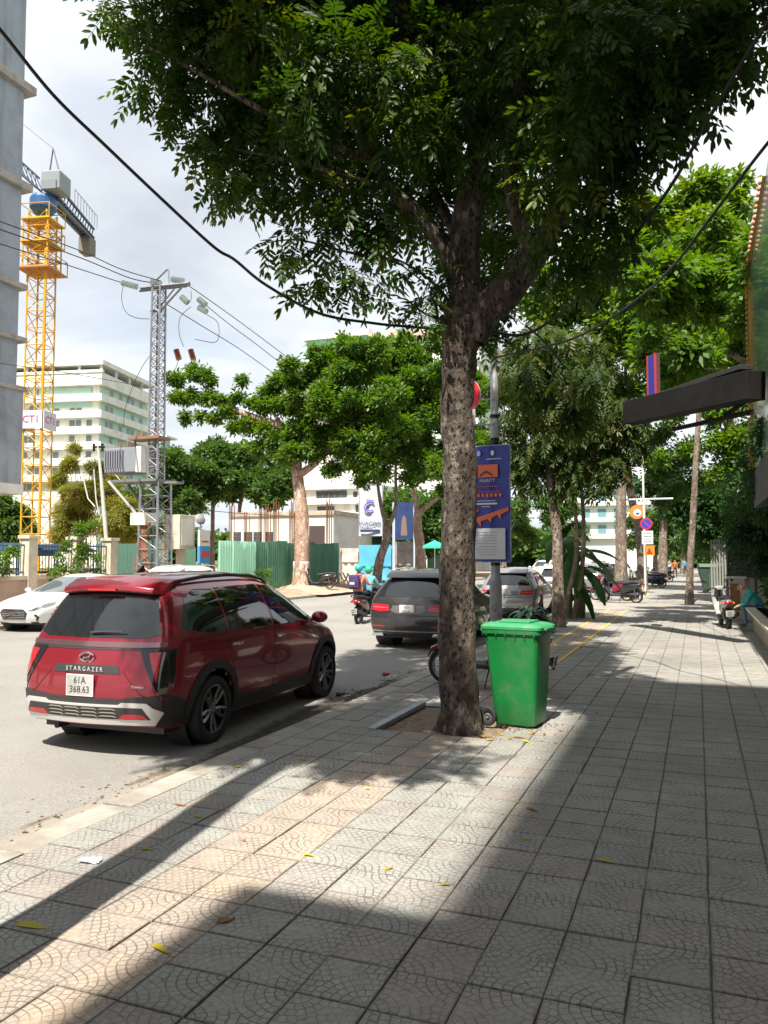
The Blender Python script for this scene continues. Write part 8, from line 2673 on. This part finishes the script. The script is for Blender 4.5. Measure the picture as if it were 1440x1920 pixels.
# black sign box projecting over the pavement
A0, A1 = at(1182, 775, Y=20.2), at(1418, 722, Y=16.6)
sb = empty('sign_box', (0, 0, 0), 0, 'long black metal sign box on brackets reaching out over the pavement from the right', 'sign box')
BLK = mat('box_black', (.014, .013, .012), .75, var=.3, vscale=3, spec=.2)
def slab(a, b_, hgt, dep, m, nm, par, bev=.01):
    d = (b_ - a); L_ = d.length; g = MB(); g.box((0, 0, 0), (L_, dep, hgt)); o = g.obj(nm, m, par, bevel=bev)
    o.location = (a + b_) / 2; o.rotation_euler = d.to_track_quat('X', 'Z').to_euler(); return o
slab(A0, A1, .55, .42, BLK, 'box', sb)
slab(at(1240, 742, Y=19.6), at(1400, 688, Y=16.8), .10, .3, mat('box_top_grey', (.03, .03, .03), .6), 'top_ledge', sb)
slab(at(1262, 805, Y=19), at(1412, 772, Y=16.7), .09, .06, BLK, 'lower_arm', sb)
slab(at(1360, 780, Y=17.8), at(1400, 750, Y=17), .07, .07, BLK, 'brace', sb)
g = MB(); p = at(1370, 700, Y=17.6); g.box(tuple(p), (.10, .10, .22)); g.obj('lamp_head', MATS['pale_pole'], sb)
ne = at(1226, 704, Y=19.9)
nn_ = empty('blade_sign', ne, R(38), 'small blue blade sign standing on the outer end of the black sign box', 'sign')
def L_(u, v): return at(u, v, Y=19.9) - ne
hN = (L_(1226, 660) - L_(1226, 738)).z
g = MB(); g.box((0, 0, 0), (.10, .34, hN)); o = g.obj('box', mat('blade_pink', (.12, .05, .07), .5), nn_); 
g = MB(); g.box((-.06, 0, 0), (.03, .24, hN * .94)); g.obj('face', mat('blade_blue', (.02, .03, .30), .3), nn_)
g = MB()
for s_ in (1, -1): g.box((-.06, s_ * .15, 0), (.05, .03, hN)); 
g.obj('edge_tube', mat('tube_red', (.55, .05, .04), .4), nn_)

# right wall with planter and a gate beyond
rw = empty('planter_wall', (0, 0, 0), 0, 'low brown stone planter wall along the right side of the pavement', 'wall')
for k in range(10):
    g = MB(); y = 13.0 + k * 1.0; g.bx(1.30, 1.62, y + .005, y + .995, -.02, .62); g.obj('stone_block', MATS['ledge_stone'], rw, bevel=.012)
g = MB(); g.bx(1.10, 1.56, 12.1, 22.1, .562, .62); g.obj('coping', M_CREAM, rw)
bw_ = empty('boundary_wall', (0, 0, 0), 0, 'dark boundary wall behind the climbing foliage on the right', 'wall')
g = MB(); g.bx(2.35, 2.6, 16, 62, 0, 3.4); g.obj('wall', mat('old_wall', (.16, .15, .12), .9, var=.3, vscale=1), bw_)
# white picket gate and pale louvre panel among the foliage
gt = empty('white_gate', (0, 0, 0), 0, 'white barred gate between dumpster and scooter, beneath the dark foliage', 'gate')
for k in range(7):
    c = at(1334 + k * 5.2, 1060, Y=36); zt = at(1340, 1012, Y=36).z
    g = MB(); g.bx(c.x - .035, c.x + .035, 36 - .03, 36.03, .3, zt); g.obj('gate_bar', mat('gate_paint', (.24, .25, .22), .7), gt)
g = MB(); c0, c1 = at(1332, 1060, Y=36), at(1370, 1060, Y=36); g.bx(c0.x, c1.x, 35.98, 36.02, .5, .6); g.bx(c0.x, c1.x, 35.98, 36.02, zt - .3, zt - .2); g.obj('gate_rail', MATS['gate_paint'], gt)
p = at(1390, 1040, Y=28)
lv = empty('louvre_panel', (p.x, 28, 0), R(-20), 'dark horizontal louvred panel among the foliage at the right', 'louvre')
z1, z0 = at(1390, 1000, Y=28).z, at(1390, 1080, Y=28).z
for k in range(10):
    g = MB(); z = z0 + (z1 - z0) * k / 9; g.box((0, 0, z), (.8, .09, .035), rx=R(35)); g.obj('slat', mat('slat_dark', (.08, .075, .07), .6), lv)
g = MB(); 
for x in (-.42, .42): g.bx(x - .03, x + .03, -.05, .05, 0, z1 + .1)
g.obj('frame', MATS['slat_dark'], lv)
cb = empty('cabinet', (at(1382, 1120, Y=26).x, 26, 0), 0, 'cream cabinet with brown sides standing behind the scooter at the right', 'cabinet')
g = MB(); g.box((0, 0, .62), (.42, .4, 1.24)); g.obj('box', M_CREAM, cb, bevel=.01)
g = MB(); g.box((0, 0, 1.27), (.52, .5, .05)); g.obj('top', M_WHT, cb)
g = MB(); g.box((-.06, -.205, .7), (.26, .02, .8)); g.obj('door', mat('cabinet_brown', (.30, .14, .06), .6), cb)

# shop building along the right, south of the view, and an unseen block added behind the photographer to cast the pavement shade
sb2 = empty('shop_building', (0, 0, 0), 0, 'shop building along the right of the pavement, just outside the frame', 'building')
g = MB(); g.bx(1.78, 11, -4, 15.0, 0, 9.5); g.obj('wall', sf, sb2)
for k in range(4):
    g = MB(); y = -2.5 + k * 4.3; g.bx(1.72, 1.777, y, y + 3.2, .2, 2.8); w = g.obj('shop_window', M_WIN, sb2)
    g = MB(); g.bx(1.70, 1.777, y - .08, y, .1, 2.9); g.bx(1.70, 1.777, y + 3.2, y + 3.28, .1, 2.9); g.obj('frame', M_PLAS, w)
tw = empty('shade_block', (0, 0, 0), 0, 'unseen block added behind the photographer to shade the right half of the pavement', 'building')
HT = math.tan(SUN_EL)
g = MB(); g.bx(-.42, 12, -14, -4.0, 0, (12.95 + 4.0) * HT); g.obj('tower', sf, tw)
g = MB(); g.bx(-2.02, -.425, -13.5, -4.0, 0, (4.1 + 4.0) * HT); g.obj('shade_wing', sf, tw)
for zz_ in range(4):
    for k in range(5):
        g = MB(); x = .3 + k * 2.3; g.bx(x, x + 1.4, -3.998, -3.96, 2 + zz_ * 3.3, 3.6 + zz_ * 3.3); g.obj('window', M_WIN, tw)

# far right background building between banana and ringed trunk
p0, p1 = at(1086, 918, Y=120), at(1165, 1000, Y=120)
fb = empty('apartment_block', (p0.x, 120, 0), 0, 'sunlit white apartment block seen between the banana plant and the ringed trunk', 'building')
w = p1.x - p0.x
g = MB(); g.bx(-4, w + 5, 0, 10, 0, p0.z + 3); g.obj('wall', mat('bright_white_render', (.78, .78, .74), .7), fb)
for i in range(4):
    for j in range(5):
        g = MB(); x = -2 + j * 2.3; z = p1.z + i * 2.4
        g.bx(x, x + 1.2, -.06, .05, z, z + 1.2); g.obj('window', mat('teal_window', (.16, .32, .36), .3), fb)
    g = MB(); g.bx(-4.2, w + 5.2, -.6, 0, p1.z - .75 + i * 2.4, p1.z - .35 + i * 2.4); g.obj('balcony', M_MINT if i % 2 else M_WHT, fb)
# traffic further down the road
M_WP = MATS['white_paint']
def far_car(x, y, h, s_, lab, m_, nm):
    o = copy_tree(suv); o.name = nm; o['label'] = lab; o['group'] = 'vehicles further down the road'
    for ch in [c for c in scene.objects if c.parent == o and c.name.startswith(('body', 'wing_mirror', 'roof_spoiler'))]:
        ch.data = ch.data.copy(); ch.data.materials.clear(); ch.data.materials.append(m_)
    return place(o, x, y, R(h), s=s_)
far_car(-6.0, 38.5, 91, 1.0, 'white car with red tail lights, next beyond the silver one, seen between the thin trunks', M_WP, 'white_car')
far_car(-5.8, 47.0, 90, 1.0, 'silver car in front of the thick ringed trunk, beyond the motorbikes', M_SILVP, 'silver_car')
far_car(-6.0, 56.0, 90, 1.0, 'dark car in the row at the kerb beyond the motorbikes', M_DKGREY, 'dark_car')
far_car(-5.8, 66.0, 90, 1.0, 'white car in the row at the kerb left of the no parking sign', M_WP, 'white_car')
far_car(-9.5, 84.0, -90, 1.0, 'dark car coming towards the camera far down the road', M_DKGREY, 'dark_car')
far_car(-12.5, 70.0, -90, 1.05, 'white car coming towards the camera far down the road', M_WP, 'white_car')
